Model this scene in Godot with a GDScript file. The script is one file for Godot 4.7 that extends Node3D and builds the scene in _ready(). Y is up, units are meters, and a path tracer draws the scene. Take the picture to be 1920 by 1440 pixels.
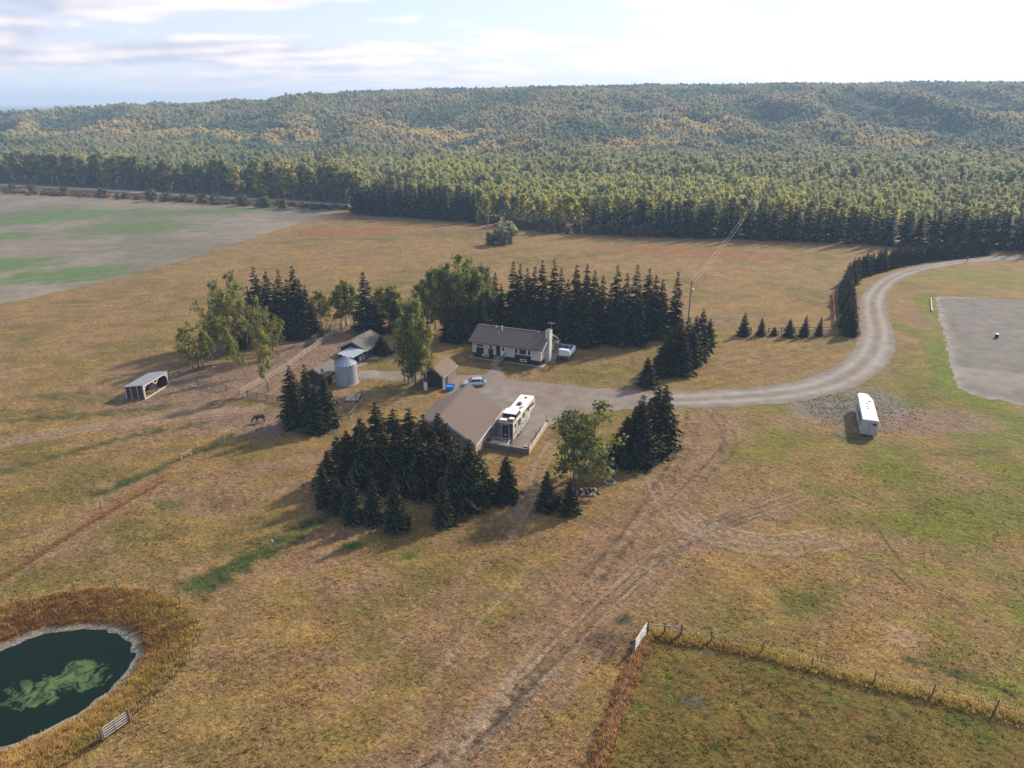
extends Node3D

# ---------------------------------------------------------------- small tools
var rng := RandomNumberGenerator.new()
var taken := {}
var M := {}

class MB:
	var v := PackedVector3Array()
	var n := PackedVector3Array()
	var c := PackedColorArray()
	var xf := Transform3D()
	var col := Color.WHITE
	func tri(a: Vector3, b: Vector3, d: Vector3, out := Vector3.ZERO) -> void:
		a = xf * a; b = xf * b; d = xf * d
		var m := (d - a).cross(b - a).normalized()
		if out != Vector3.ZERO and m.dot(xf.basis * out) < 0.0:
			var t := b; b = d; d = t; m = -m
		v.push_back(a); v.push_back(b); v.push_back(d)
		n.push_back(m); n.push_back(m); n.push_back(m)
		c.push_back(col); c.push_back(col); c.push_back(col)
	func quad(a: Vector3, b: Vector3, d: Vector3, e: Vector3, out := Vector3.ZERO) -> void:
		tri(a, b, d, out); tri(a, d, e, out)
	func tric(a: Vector3, b: Vector3, d: Vector3, ca: Color, cb: Color, cd: Color, nn: Vector3) -> void:
		v.push_back(xf * a); v.push_back(xf * b); v.push_back(xf * d)
		var m := (xf.basis * nn).normalized()
		n.push_back(m); n.push_back(m); n.push_back(m)
		c.push_back(ca); c.push_back(cb); c.push_back(cd)
	func box(at: Vector3, size: Vector3, bevel := 0.0) -> void:
		var h := size * 0.5
		if bevel <= 0.0:
			for k in 3:
				for s in [-1.0, 1.0]:
					var o := Vector3.ZERO; o[k] = s
					var u := Vector3.ZERO; u[(k + 1) % 3] = h[(k + 1) % 3]
					var w := Vector3.ZERO; w[(k + 2) % 3] = h[(k + 2) % 3]
					var p := at + o * h[k]
					quad(p - u - w, p + u - w, p + u + w, p - u + w, o)
			return
		var g := Vector3(minf(bevel, h.x * 0.8), minf(bevel, h.y * 0.8), minf(bevel, h.z * 0.8))
		for k in 3:
			var k1 := (k + 1) % 3
			var k2 := (k + 2) % 3
			for s in [-1.0, 1.0]:
				var o := Vector3.ZERO; o[k] = s
				var u := Vector3.ZERO; u[k1] = h[k1] - g[k1]
				var w := Vector3.ZERO; w[k2] = h[k2] - g[k2]
				var p := at + o * h[k]
				quad(p - u - w, p + u - w, p + u + w, p - u + w, o)
				for s2 in [-1.0, 1.0]:
					var o2 := Vector3.ZERO; o2[k1] = s2
					var e1 := at + o * h[k] + o2 * (h[k1] - g[k1])
					var e2 := at + o * (h[k] - g[k]) + o2 * h[k1]
					quad(e1 - w, e1 + w, e2 + w, e2 - w, o + o2)
		for sx in [-1.0, 1.0]:
			for sy in [-1.0, 1.0]:
				for sz in [-1.0, 1.0]:
					var s := Vector3(sx, sy, sz)
					var q := at + s * (h - g)
					tri(q + Vector3(sx * g.x, 0, 0), q + Vector3(0, sy * g.y, 0), q + Vector3(0, 0, sz * g.z), s)
	func tube(a: Vector3, b: Vector3, r0: float, r1: float, k := 6, caps := true) -> void:
		var d := (b - a).normalized()
		var s := d.cross(Vector3.RIGHT if absf(d.x) < 0.8 else Vector3.UP).normalized()
		var t := d.cross(s)
		for i in k:
			var p := TAU * i / k
			var q := TAU * (i + 1) / k
			var u := s * cos(p) + t * sin(p)
			var w := s * cos(q) + t * sin(q)
			var pts := [a + u * r0, a + w * r0, b + w * r1, b + u * r1]
			var m := (d - Vector3.ZERO).cross(u)
			var flip: bool = (pts[2] - pts[0]).cross(pts[1] - pts[0]).dot(u + w) < 0.0
			var ids := [0, 2, 1, 0, 3, 2] if flip else [0, 1, 2, 0, 2, 3]
			var ns := [u, w, w, u]
			for id in ids:
				v.push_back(xf * (pts[id] as Vector3)); n.push_back((xf.basis * (ns[id] as Vector3)).normalized()); c.push_back(col)
			if caps:
				if r1 > 0.001: tri(b, b + u * r1, b + w * r1, d)
				if r0 > 0.001: tri(a, a + u * r0, a + w * r0, -d)
	func bar(a: Vector3, b: Vector3, w: float, h: float) -> void:
		var d := b - a
		var f := d.normalized()
		var side := f.cross(Vector3.UP).normalized()
		if side.length() < 0.5: side = Vector3.RIGHT
		var keep := xf
		xf = xf * Transform3D(Basis(side, side.cross(f).normalized() * 1.0, -f), (a + b) * 0.5)
		box(Vector3.ZERO, Vector3(w, h, d.length()))
		xf = keep
	func blob(at: Vector3, r: Vector3, rows := 5, cols := 8) -> void:
		for i in rows:
			for j in cols:
				var ns: Array[Vector3] = []
				for e in [[i, j], [i, j + 1], [i + 1, j + 1], [i + 1, j]]:
					var la: float = PI * (float(e[0]) / rows - 0.5)
					var lo: float = TAU * float(e[1]) / cols
					ns.append(Vector3(cos(la) * cos(lo), sin(la), cos(la) * sin(lo)))
				for id in [0, 1, 2, 0, 2, 3]:
					v.push_back(xf * (at + ns[id] * r)); n.push_back((xf.basis * (ns[id] / r)).normalized()); c.push_back(col)
	func prism(poly: PackedVector2Array, a: Vector3, ex: Vector3, ey: Vector3, along: Vector3) -> void:
		# poly in the plane (ex, ey) at a, pushed along
		var mid := Vector2.ZERO
		for p in poly: mid += p
		mid /= poly.size()
		var ids := Geometry2D.triangulate_polygon(poly)
		for i in range(0, ids.size(), 3):
			var t: Array[Vector3] = []
			for k in 3: t.append(a + ex * poly[ids[i + k]].x + ey * poly[ids[i + k]].y)
			tri(t[0], t[1], t[2], -along)
			tri(t[0] + along, t[1] + along, t[2] + along, along)
		var turn := 1.0 if not Geometry2D.is_polygon_clockwise(poly) else -1.0
		for i in poly.size():
			var p := poly[i]
			var q := poly[(i + 1) % poly.size()]
			var o := (q - p).orthogonal() * turn
			var out := ex * o.x + ey * o.y
			if out.length() < 1e-7: continue
			var A := a + ex * p.x + ey * p.y
			var B := a + ex * q.x + ey * q.y
			quad(A, B, B + along, A + along, out)
	func mesh() -> ArrayMesh:
		var a := []
		a.resize(Mesh.ARRAY_MAX)
		a[Mesh.ARRAY_VERTEX] = v; a[Mesh.ARRAY_NORMAL] = n; a[Mesh.ARRAY_COLOR] = c
		var m := ArrayMesh.new()
		m.add_surface_from_arrays(Mesh.PRIMITIVE_TRIANGLES, a)
		return m

func numbered(base: String, where: Node) -> String:
	var key := "%d/%s" % [where.get_instance_id(), base]
	var k: int = taken.get(key, 0)
	taken[key] = k + 1
	return base if k == 0 else "%s_%03d" % [base, k]

func thing(called: String, label: String, category: String, at := Vector3.ZERO, turn := 0.0, group := "") -> Node3D:
	var o := Node3D.new()
	o.name = numbered(called, self)
	add_child(o, true)
	o.position = at
	o.rotation.y = turn
	return tag(o, label, category, group)

func tag(o: Node3D, label: String, category: String, group := "") -> Node3D:
	o.set_meta("label", label)
	o.set_meta("category", category)
	if group != "": o.set_meta("group", group)
	return o

func inst(called: String, mesh: Mesh, mat: Material, parent: Node) -> MeshInstance3D:
	var o := MeshInstance3D.new()
	o.name = numbered(called, parent)
	o.mesh = mesh
	o.material_override = mat
	parent.add_child(o, true)
	return o

func part(called: String, b: MB, mat: Material, parent: Node) -> MeshInstance3D:
	return inst(called, b.mesh(), mat, parent)

func bx(called: String, at: Vector3, size: Vector3, mat: Material, parent: Node, bevel := 0.0, turn := Vector3.ZERO) -> MeshInstance3D:
	var b := MB.new()
	b.box(Vector3.ZERO, size, bevel)
	var o := part(called, b, mat, parent)
	o.position = at
	o.rotation = turn
	return o

func struct(called: String, mesh: Mesh, mat: Material) -> MeshInstance3D:
	var o := inst(called, mesh, mat, self)
	o.set_meta("kind", "structure")
	return o

func mat(r: float, g: float, b: float, rough := 0.85, metal := 0.0, tex: Texture2D = null, tile := 1.0) -> StandardMaterial3D:
	var m := StandardMaterial3D.new()
	m.albedo_color = Color(r, g, b).linear_to_srgb()
	m.roughness = rough
	m.metallic = metal
	if tex:
		m.albedo_texture = tex
		m.uv1_triplanar = true
		m.uv1_scale = Vector3.ONE / tile
	return m

func vmat(rough := 0.9, back := 0.0) -> StandardMaterial3D:
	var m := StandardMaterial3D.new()
	m.vertex_color_use_as_albedo = true
	m.roughness = rough
	m.metallic_specular = 0.25
	m.cull_mode = BaseMaterial3D.CULL_DISABLED
	if back > 0.0:
		m.backlight_enabled = true
		m.backlight = Color(back, back, back)
	return m

func noise(freq: float, s: int, oct := 3, kind := FastNoiseLite.TYPE_SIMPLEX_SMOOTH) -> FastNoiseLite:
	var f := FastNoiseLite.new()
	f.noise_type = kind
	f.frequency = freq
	f.seed = s
	f.fractal_octaves = oct
	if oct == 1: f.fractal_type = FastNoiseLite.FRACTAL_NONE
	return f

func tex(freq: float, s: int, oct: int, lo: Color, hi: Color, side := 512, kind := FastNoiseLite.TYPE_SIMPLEX_SMOOTH) -> NoiseTexture2D:
	var t := NoiseTexture2D.new()
	t.width = side; t.height = side; t.seamless = true
	t.noise = noise(freq, s, oct, kind)
	var g := Gradient.new()
	g.set_color(0, lo); g.set_color(1, hi)
	t.color_ramp = g
	return t

func strands(side: int, many: int, lo: float, hi: float, s: int, long: float, wide: int) -> ImageTexture:
	# short strokes of lighter and darker grass, seamless
	var r := RandomNumberGenerator.new()
	r.seed = s
	var im := Image.create(side, side, false, Image.FORMAT_RGB8)
	im.fill(Color((lo + hi) * 0.5, (lo + hi) * 0.5, (lo + hi) * 0.5))
	for i in many:
		var k := r.randf_range(lo, hi)
		var warm := r.randf_range(-0.05, 0.05)
		var c := Color(minf(k + warm, 1.0), k, maxf(k - warm, 0.0))
		var x := r.randf() * side
		var y := r.randf() * side
		var a := r.randf_range(-0.9, 0.9) + (PI if r.randf() < 0.5 else 0.0)
		var l := int(long * r.randf_range(0.4, 1.3))
		var w := r.randi_range(1, wide)
		for j in l:
			var px := posmod(int(x + cos(a) * j), side)
			var py := posmod(int(y + sin(a) * j), side)
			im.fill_rect(Rect2i(px, py, w, 1), c)
			a += r.randf_range(-0.06, 0.06)
	return ImageTexture.create_from_image(im)

func smooth(pts: Array, step: float, closed := false) -> PackedVector2Array:
	var out := PackedVector2Array()
	var k := pts.size()
	for i in (k if closed else k - 1):
		var p0: Vector2 = pts[(i - 1 + k) % k] if closed else pts[maxi(i - 1, 0)]
		var p1: Vector2 = pts[i]
		var p2: Vector2 = pts[(i + 1) % k]
		var p3: Vector2 = pts[(i + 2) % k] if closed else pts[mini(i + 2, k - 1)]
		var m := maxi(1, int(ceil(p1.distance_to(p2) / step)))
		for j in m:
			out.push_back(p1.cubic_interpolate(p2, p0, p3, float(j) / m))
	if not closed: out.push_back(pts[k - 1])
	return out

func seg_dist(p: Vector2, a: Vector2, b: Vector2) -> float:
	return p.distance_to(Geometry2D.get_closest_point_to_segment(p, a, b))

# signed distance to a closed polygon: negative inside
func poly_dist(p: Vector2, poly: PackedVector2Array) -> float:
	var d := 1e9
	var k := poly.size()
	for i in k:
		d = minf(d, p.distance_squared_to(Geometry2D.get_closest_point_to_segment(p, poly[i], poly[(i + 1) % k])))
	return -sqrt(d) if Geometry2D.is_point_in_polygon(p, poly) else sqrt(d)

# ---------------------------------------------------------------- ground
var n40 := noise(1.0 / 40.0, 11, 3)
var n12 := noise(1.0 / 12.0, 12, 3)
var n3 := noise(1.0 / 3.2, 13, 2)
var n1 := noise(1.0 / 1.1, 14, 2)
var nst := noise(1.0 / 7.0, 15, 2)
var npatch := noise(1.0 / 20.0, 16, 2)
var pond := PackedVector2Array()
var ring := PackedVector2Array()
var paddock := PackedVector2Array()
var cells := {}
const CELL := 10.0

func srgb(r: float, g: float, b: float) -> Color:
	return Color(r / 255.0, g / 255.0, b / 255.0).srgb_to_linear()

func add_feature(f: Dictionary, lo: Vector2, hi: Vector2) -> void:
	for i in range(int(floor(lo.x / CELL)), int(floor(hi.x / CELL)) + 1):
		for j in range(int(floor(lo.y / CELL)), int(floor(hi.y / CELL)) + 1):
			var key := Vector2i(i, j)
			if not cells.has(key): cells[key] = []
			cells[key].append(f)

func line_feature(pts: Array, width: float, c: Color, strength: float, ruts := 0.0, rough := 0.5) -> void:
	var p := smooth(pts, 4.0)
	for i in p.size() - 1:
		var e := width + ruts + 1.0
		add_feature({"k": 0, "a": p[i], "b": p[i + 1], "w": width, "c": c, "s": strength, "r": ruts, "n": rough}, Vector2(minf(p[i].x, p[i + 1].x) - e, minf(p[i].y, p[i + 1].y) - e), Vector2(maxf(p[i].x, p[i + 1].x) + e, maxf(p[i].y, p[i + 1].y) + e))

func blob_feature(at: Vector2, r: Vector2, turn: float, c: Color, strength: float, rough := 0.7) -> void:
	var e := maxf(r.x, r.y) * 1.5
	add_feature({"k": 1, "a": at, "r": r, "t": deg_to_rad(turn), "c": c, "s": strength, "n": rough}, at - Vector2(e, e), at + Vector2(e, e))

func mixc(a: Color, b: Color, t: float) -> Color:
	return a.lerp(b, clampf(t, 0.0, 1.0))

func ground_col(x: float, z: float) -> Color:
	var a := n40.get_noise_2d(x, z)
	var b := n12.get_noise_2d(x * 0.8, z)
	var d := n3.get_noise_2d(x, z)
	var e := n1.get_noise_2d(x, z)
	var far := clampf((-z - 130.0) / 60.0, 0.0, 1.0)
	var c := mixc(C_TAN, C_OLIVE, 0.42 + a * 1.0 + b * 0.8 + d * 0.55 - far * 0.12)
	c = mixc(c, C_PINK, 0.15 + npatch.get_noise_2d(x, z * 1.3) * 1.4 + d * 0.5)
	c = mixc(c, C_GOLD, 0.10 + 0.10 * far + nst.get_noise_2d(x * 0.5 + z * 0.3, z * 1.6) * 1.3 - a * 0.4)
	# the green meadow on the right, darker near the fence corner
	var right := clampf((x - 12.0 - (z + 60.0) * 0.1) / 45.0, 0.0, 1.0) * clampf((z + 150.0) / 40.0, 0.0, 1.0)
	c = mixc(c, C_GREEN, right * (0.34 + a * 1.1 + b * 0.9 + d * 0.5))
	var p := Vector2(x, z)
	if x > 0.0 and z > -75.0 and Geometry2D.is_point_in_polygon(p, paddock):
		c = mixc(C_PAD, C_PADB, 0.4 + d * 0.9 + e * 0.8 + b * 0.3)
		c = mixc(c, C_PADG, clampf(b * 1.6 + d * 1.1 - 0.15, 0.0, 0.8))
		if e > 0.33 and d > 0.1: c = mixc(c, C_WEED, 0.6)
	var key := Vector2i(int(floor(x / CELL)), int(floor(z / CELL)))
	if cells.has(key):
		for f in cells[key]:
			var w := 0.0
			if f.k == 0:
				var q := seg_dist(p, f.a, f.b)
				var dist: float = absf(q - f.r) if f.r > 0.0 else q
				w = 1.0 - smoothstep(f.w * 0.35, f.w, dist + d * f.w * 0.5)
			else:
				var l := (p - (f.a as Vector2)).rotated(-f.t)
				w = 1.0 - smoothstep(0.35, 1.0, Vector2(l.x / f.r.x, l.y / f.r.y).length() + b * 0.25 + d * 0.16)
			if w > 0.0:
				c = mixc(c, f.c, w * f.s * (1.0 - f.n * clampf(0.35 + e * 0.9 + d * 0.6, 0.0, 1.0)))
	if x < -20.0 and z > -80.0:
		var s := poly_dist(p, pond)
		if s < 14.0:
			var o := poly_dist(p, ring)
			if o < 0.5:
				var k := mixc(C_RUST, C_REED, 0.5 + b * 1.2 + d * 0.7)
				k = mixc(k, C_REEDG, clampf((x + 38.0) * 0.12 + b * 0.9, 0.0, 0.75))
				k = mixc(k, C_WEED, clampf(e * 0.8 - 0.15, 0.0, 0.3))
				k = mixc(k, C_RIM, 1.0 - smoothstep(0.55, 1.15, s + d * 0.35))
				c = mixc(c, k, clampf((0.5 - o) * 0.8, 0.0, 1.0))
			else:
				c = mixc(c, C_GOLD, clampf(0.7 - o * 0.35, 0.0, 0.7))
	var speck := 1.0 + e * 0.22 + d * 0.14
	return Color(c.r * speck, c.g * speck, c.b * speck)

func ground_y(x: float, z: float) -> float:
	if x < -20.0 and z > -80.0 and z < -30.0:
		var p := Vector2(x, z)
		var s := poly_dist(p, pond)
		if s < 5.5:
			return -1.5 + 1.5 * smoothstep(-2.5, 5.5, s)
	return 0.0

func spaced(bands: Array, from: float) -> PackedFloat32Array:
	# bands of [until, step]
	var out := PackedFloat32Array([from])
	var x := from
	for b in bands:
		while x < b[0] - b[1] * 0.5:
			x += b[1]
			out.push_back(x)
	return out

func sheet(xs: PackedFloat32Array, zs: PackedFloat32Array, height: Callable, colour: Callable, tile: float, tile2: float) -> ArrayMesh:
	var w := xs.size()
	var h := zs.size()
	var v := PackedVector3Array(); v.resize(w * h)
	var n := PackedVector3Array(); n.resize(w * h)
	var c := PackedColorArray(); c.resize(w * h)
	var u := PackedVector2Array(); u.resize(w * h)
	var u2 := PackedVector2Array(); u2.resize(w * h)
	for j in h:
		for i in w:
			var k := j * w + i
			var x := xs[i]
			var z := zs[j]
			v[k] = Vector3(x, height.call(x, z), z)
			c[k] = colour.call(x, z)
			u[k] = Vector2(x / tile, z / tile)
			u2[k] = Vector2(x / tile2 + 0.31, z / tile2)
	for j in h:
		for i in w:
			var l := v[j * w + maxi(i - 1, 0)]
			var r := v[j * w + mini(i + 1, w - 1)]
			var b := v[maxi(j - 1, 0) * w + i]
			var f := v[mini(j + 1, h - 1) * w + i]
			n[j * w + i] = (f - b).cross(r - l).normalized()
			if n[j * w + i].y < 0.0: n[j * w + i] = -n[j * w + i]
	var id := PackedInt32Array(); id.resize((w - 1) * (h - 1) * 6)
	var t := 0
	for j in h - 1:
		for i in w - 1:
			var k := j * w + i
			# zs grow towards the camera: clockwise from above
			id[t] = k; id[t + 1] = k + 1; id[t + 2] = k + w + 1
			id[t + 3] = k; id[t + 4] = k + w + 1; id[t + 5] = k + w
			t += 6
	var a := []
	a.resize(Mesh.ARRAY_MAX)
	a[Mesh.ARRAY_VERTEX] = v; a[Mesh.ARRAY_NORMAL] = n; a[Mesh.ARRAY_COLOR] = c
	a[Mesh.ARRAY_TEX_UV] = u; a[Mesh.ARRAY_TEX_UV2] = u2; a[Mesh.ARRAY_INDEX] = id
	var m := ArrayMesh.new()
	m.add_surface_from_arrays(Mesh.PRIMITIVE_TRIANGLES, a)
	return m

# a flat sheet inside an outline, on a grid so that its colour can vary
func patch(poly: PackedVector2Array, step: float, y: float, colour: Callable, tile: float, tile2: float) -> ArrayMesh:
	var lo := poly[0]
	var hi := poly[0]
	for p in poly:
		lo = lo.min(p); hi = hi.max(p)
	var v := PackedVector3Array()
	var n := PackedVector3Array()
	var c := PackedColorArray()
	var u := PackedVector2Array()
	var u2 := PackedVector2Array()
	for i in int(ceil((hi.x - lo.x) / step)):
		for j in int(ceil((hi.y - lo.y) / step)):
			var a := lo + Vector2(i, j) * step
			var cell := PackedVector2Array([a, a + Vector2(step, 0), a + Vector2(step, step), a + Vector2(0, step)])
			for piece in Geometry2D.intersect_polygons(cell, poly):
				if piece.size() < 3: continue
				var ids := Geometry2D.triangulate_polygon(piece)
				for t in range(0, ids.size(), 3):
					var p0: Vector2 = piece[ids[t]]
					var p1: Vector2 = piece[ids[t + 1]]
					var p2: Vector2 = piece[ids[t + 2]]
					if (p1 - p0).cross(p2 - p0) < 0.0:
						var s := p1; p1 = p2; p2 = s
					for p: Vector2 in [p0, p1, p2]:
						v.push_back(Vector3(p.x, y, p.y)); n.push_back(Vector3.UP); c.push_back(colour.call(p.x, p.y))
						u.push_back(p / tile); u2.push_back(p / tile2)
	var a := []
	a.resize(Mesh.ARRAY_MAX)
	a[Mesh.ARRAY_VERTEX] = v; a[Mesh.ARRAY_NORMAL] = n; a[Mesh.ARRAY_COLOR] = c
	a[Mesh.ARRAY_TEX_UV] = u; a[Mesh.ARRAY_TEX_UV2] = u2
	var m := ArrayMesh.new()
	m.add_surface_from_arrays(Mesh.PRIMITIVE_TRIANGLES, a)
	return m

# a road along a centre line; the colour takes (x, z, across) with across from -1 to 1
func ribbon(pts: PackedVector2Array, half: Callable, y: float, colour: Callable, tile: float, tile2: float) -> ArrayMesh:
	var k := 13
	var v := PackedVector3Array()
	var n := PackedVector3Array()
	var c := PackedColorArray()
	var u := PackedVector2Array()
	var u2 := PackedVector2Array()
	var id := PackedInt32Array()
	for i in pts.size():
		var d := (pts[mini(i + 1, pts.size() - 1)] - pts[maxi(i - 1, 0)]).normalized()
		var s := Vector2(-d.y, d.x)
		var hw: float = half.call(float(i) / (pts.size() - 1))
		for j in k:
			var t := float(j) / (k - 1) * 2.0 - 1.0
			var p := pts[i] + s * t * (hw + n3.get_noise_2d(pts[i].x + t * 90.0, pts[i].y) * 0.55)
			v.push_back(Vector3(p.x, y + 0.05 * (1.0 - t * t), p.y)); n.push_back(Vector3.UP); c.push_back(colour.call(p.x, p.y, t))
			u.push_back(p / tile); u2.push_back(p / tile2)
			if i > 0 and j > 0:
				var q := i * k + j
				for w in [q - k - 1, q, q - k, q - k - 1, q - 1, q]: id.push_back(w)
	var a := []
	a.resize(Mesh.ARRAY_MAX)
	a[Mesh.ARRAY_VERTEX] = v; a[Mesh.ARRAY_NORMAL] = n; a[Mesh.ARRAY_COLOR] = c
	a[Mesh.ARRAY_TEX_UV] = u; a[Mesh.ARRAY_TEX_UV2] = u2; a[Mesh.ARRAY_INDEX] = id
	var m := ArrayMesh.new()
	m.add_surface_from_arrays(Mesh.PRIMITIVE_TRIANGLES, a)
	return m

var C_TAN := Color(0.382, 0.244, 0.108)
var C_OLIVE := Color(0.235, 0.190, 0.054)
var C_PINK := Color(0.380, 0.242, 0.140)
var C_GOLD := Color(0.420, 0.280, 0.090)
var C_GREEN := Color(0.225, 0.235, 0.036)
var C_VIVID := Color(0.090, 0.160, 0.025)
var C_DGREEN := Color(0.075, 0.105, 0.028)
var C_DIRT := Color(0.345, 0.230, 0.180)
var C_PALE := Color(0.470, 0.340, 0.240)
var C_RUT := Color(0.150, 0.105, 0.065)
var C_PAD := Color(0.230, 0.185, 0.042)
var C_PADB := Color(0.225, 0.130, 0.042)
var C_PADG := Color(0.160, 0.185, 0.028)
var C_WEED := Color(0.045, 0.055, 0.018)
var C_RUST := Color(0.335, 0.195, 0.068)
var C_REED := Color(0.415, 0.265, 0.085)
var C_REEDG := Color(0.300, 0.260, 0.050)
var C_RIM := Color(0.400, 0.370, 0.340)
var C_RED := Color(0.410, 0.185, 0.080)
var C_GRAVEL := Color(0.300, 0.275, 0.250)

func lay_features() -> void:
	# worn corral ground and tracks on the left
	blob_feature(Vector2(-56.34, -129.01), Vector2(20, 16), 0, C_DIRT, 1.0, 0.25)
	blob_feature(Vector2(-44.62, -110.11), Vector2(15, 9), 15, C_DIRT, 1.0, 0.25)
	blob_feature(Vector2(-64.29, -117.07), Vector2(12, 5), 10, C_DIRT, 1.0, 0.25)
	blob_feature(Vector2(-42.75, -154.36), Vector2(16, 12), 25, C_DIRT, 1.0, 0.25)
	blob_feature(Vector2(-45.74, -143.25), Vector2(11, 9), 25, C_DIRT, 1.0, 0.25)
	line_feature([Vector2(-81.87, -101.87), Vector2(-71.05, -106.9), Vector2(-59.09, -111.9), Vector2(-45.65, -115.86)], 2.6, C_PALE, 0.6)
	line_feature([Vector2(-87.43, -110.11), Vector2(-71.02, -113.5), Vector2(-60.45, -117.07)], 2.0, C_DGREEN, 0.5)
	line_feature([Vector2(-74.27, -92.94), Vector2(-67.47, -99.05), Vector2(-61.16, -104.84), Vector2(-52.38, -109.02)], 1.4, C_DGREEN, 0.6)
	blob_feature(Vector2(-80.85, -120.83), Vector2(14, 4), 8, C_DGREEN, 0.6)
	blob_feature(Vector2(-82.01, -114.67), Vector2(9, 3), 8, C_DGREEN, 0.5)
	# old fence line with rank grass
	line_feature([Vector2(-59.03, -64.49), Vector2(-57.22, -70.96), Vector2(-54.75, -77.88), Vector2(-52.61, -85.95), Vector2(-49.83, -91.31)], 0.9, Color(0.36, 0.19, 0.075), 0.9, 0.0, 0.35)
	line_feature([Vector2(-58.08, -63.12), Vector2(-56.22, -69.38), Vector2(-53.86, -76.29), Vector2(-51.17, -84.51)], 0.8, C_PINK, 0.9, 0.0, 0.2)
	line_feature([Vector2(-57.06, -85.95), Vector2(-53.73, -91.31), Vector2(-50.42, -98.13), Vector2(-46.08, -104.23)], 1.5, C_DGREEN, 0.95)
	line_feature([Vector2(-54.52, -92.94), Vector2(-50.81, -99.05), Vector2(-46.57, -107.95)], 1.6, C_GOLD, 0.7)
	blob_feature(Vector2(-42.69, -85.23), Vector2(8, 3.4), 30, Color(0.17, 0.12, 0.06), 0.6)
	# green swale from the pond to the trees
	line_feature([Vector2(-36.01, -64.49), Vector2(-33.15, -67.85), Vector2(-30.24, -72.04), Vector2(-25.48, -78.51), Vector2(-23.08, -83.12)], 1.5, C_VIVID, 0.9)
	line_feature([Vector2(-36.01, -64.49), Vector2(-33.15, -67.85), Vector2(-30.24, -72.04), Vector2(-25.48, -78.51)], 3.0, C_DGREEN, 0.5)
	blob_feature(Vector2(-46.87, -83.12), Vector2(3.6, 2.0), 20, C_VIVID, 0.6)
	blob_feature(Vector2(-19.61, -73.49), Vector2(1.6, 1.1), 0, C_VIVID, 1.0, 0.3)
	blob_feature(Vector2(-12.43, -71.17), Vector2(1.4, 1.1), 0, C_VIVID, 1.0, 0.3)
	blob_feature(Vector2(38.32, -107.32), Vector2(1.6, 1.6), 0, Color(0.16, 0.26, 0.03), 1.0, 0.2)
	blob_feature(Vector2(82.59, -106.9), Vector2(15, 9), 0, Color(0.18, 0.25, 0.025), 0.95)
	blob_feature(Vector2(68.61, -98.13), Vector2(9, 2.4), 0, C_DGREEN, 0.6)
	blob_feature(Vector2(32.7, -63.57), Vector2(6, 4), -20, Color(0.16, 0.18, 0.03), 0.8)
	blob_feature(Vector2(30.86, -61.8), Vector2(4, 3), -20, Color(0.15, 0.19, 0.03), 0.6)
	blob_feature(Vector2(62.32, -82.43), Vector2(12, 7), 0, Color(0.17, 0.18, 0.04), 0.5)
	blob_feature(Vector2(97.96, -154.36), Vector2(5.0, 34), -12, Color(0.22, 0.25, 0.030), 1.0, 0.4)
	blob_feature(Vector2(80.35, -123.46), Vector2(5, 6), 0, Color(0.22, 0.20, 0.045), 0.7)
	line_feature([Vector2(118.8, -197.89), Vector2(105.88, -171.77), Vector2(93.46, -146.8), Vector2(85.04, -129.01), Vector2(82.82, -120.83), Vector2(87.49, -115.86)], 3.2, Color(0.21, 0.26, 0.03), 1.0, 0.0, 0.3)
	blob_feature(Vector2(156.23, -219.66), Vector2(48, 24), 0, Color(0.29, 0.28, 0.055), 0.85, 0.4)
	blob_feature(Vector2(101.98, -176.68), Vector2(7, 24), 8, C_PINK, 0.9)
	blob_feature(Vector2(73.31, -110.11), Vector2(13, 8), 0, C_DIRT, 1.0, 0.4)
	blob_feature(Vector2(49.18, -110.11), Vector2(14, 4), 0, C_PINK, 0.7)
	# gravel spill round the white trailer
	blob_feature(Vector2(57.06, -115.86), Vector2(12, 7), 0, C_GRAVEL, 1.0, 0.35)
	blob_feature(Vector2(65.84, -118.3), Vector2(9, 9), 0, C_GRAVEL, 0.95, 0.5)
	blob_feature(Vector2(55.46, -103.83), Vector2(4, 2.4), 0, C_DGREEN, 0.8, 0.3)
	blob_feature(Vector2(63.13, -107.95), Vector2(2, 1.4), 0, C_GRAVEL, 0.9, 0.3)
	blob_feature(Vector2(54.17, -105.86), Vector2(0.7, 2.6), 10, C_GRAVEL, 1.0, 0.3)
	# wheel tracks over the pasture
	line_feature([Vector2(-7.55, -40.18), Vector2(-4.03, -44.16), Vector2(-0.48, -48.72), Vector2(5.32, -56.16), Vector2(12.53, -65.42), Vector2(18.66, -72.04), Vector2(26.01, -77.88), Vector2(34.38, -82.43)], 4.8, C_PINK, 0.9, 0.0, 0.3)
	line_feature([Vector2(-7.55, -40.18), Vector2(-4.03, -44.16), Vector2(-0.48, -48.72), Vector2(5.32, -56.16), Vector2(12.53, -65.42), Vector2(18.66, -72.04), Vector2(26.01, -77.88)], 2.2, C_PALE, 0.75, 0.0, 0.4)
	line_feature([Vector2(-7.55, -40.18), Vector2(-4.03, -44.16), Vector2(-0.48, -48.72), Vector2(5.32, -56.16), Vector2(12.53, -65.42), Vector2(18.66, -72.04), Vector2(26.01, -77.88), Vector2(34.38, -82.43)], 0.42, C_RUT, 0.8, 1.0, 0.3)
	line_feature([Vector2(-5.37, -44.16), Vector2(-0.98, -49.96), Vector2(4.32, -57.3), Vector2(11.53, -66.86), Vector2(19, -73.72)], 0.7, C_PALE, 0.8, 0.0, 0.3)
	line_feature([Vector2(-4.37, -42.61), Vector2(1.22, -49.96), Vector2(6.75, -57.3), Vector2(13.88, -66.38)], 0.5, C_RUT, 0.7, 0.0, 0.5)
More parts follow.
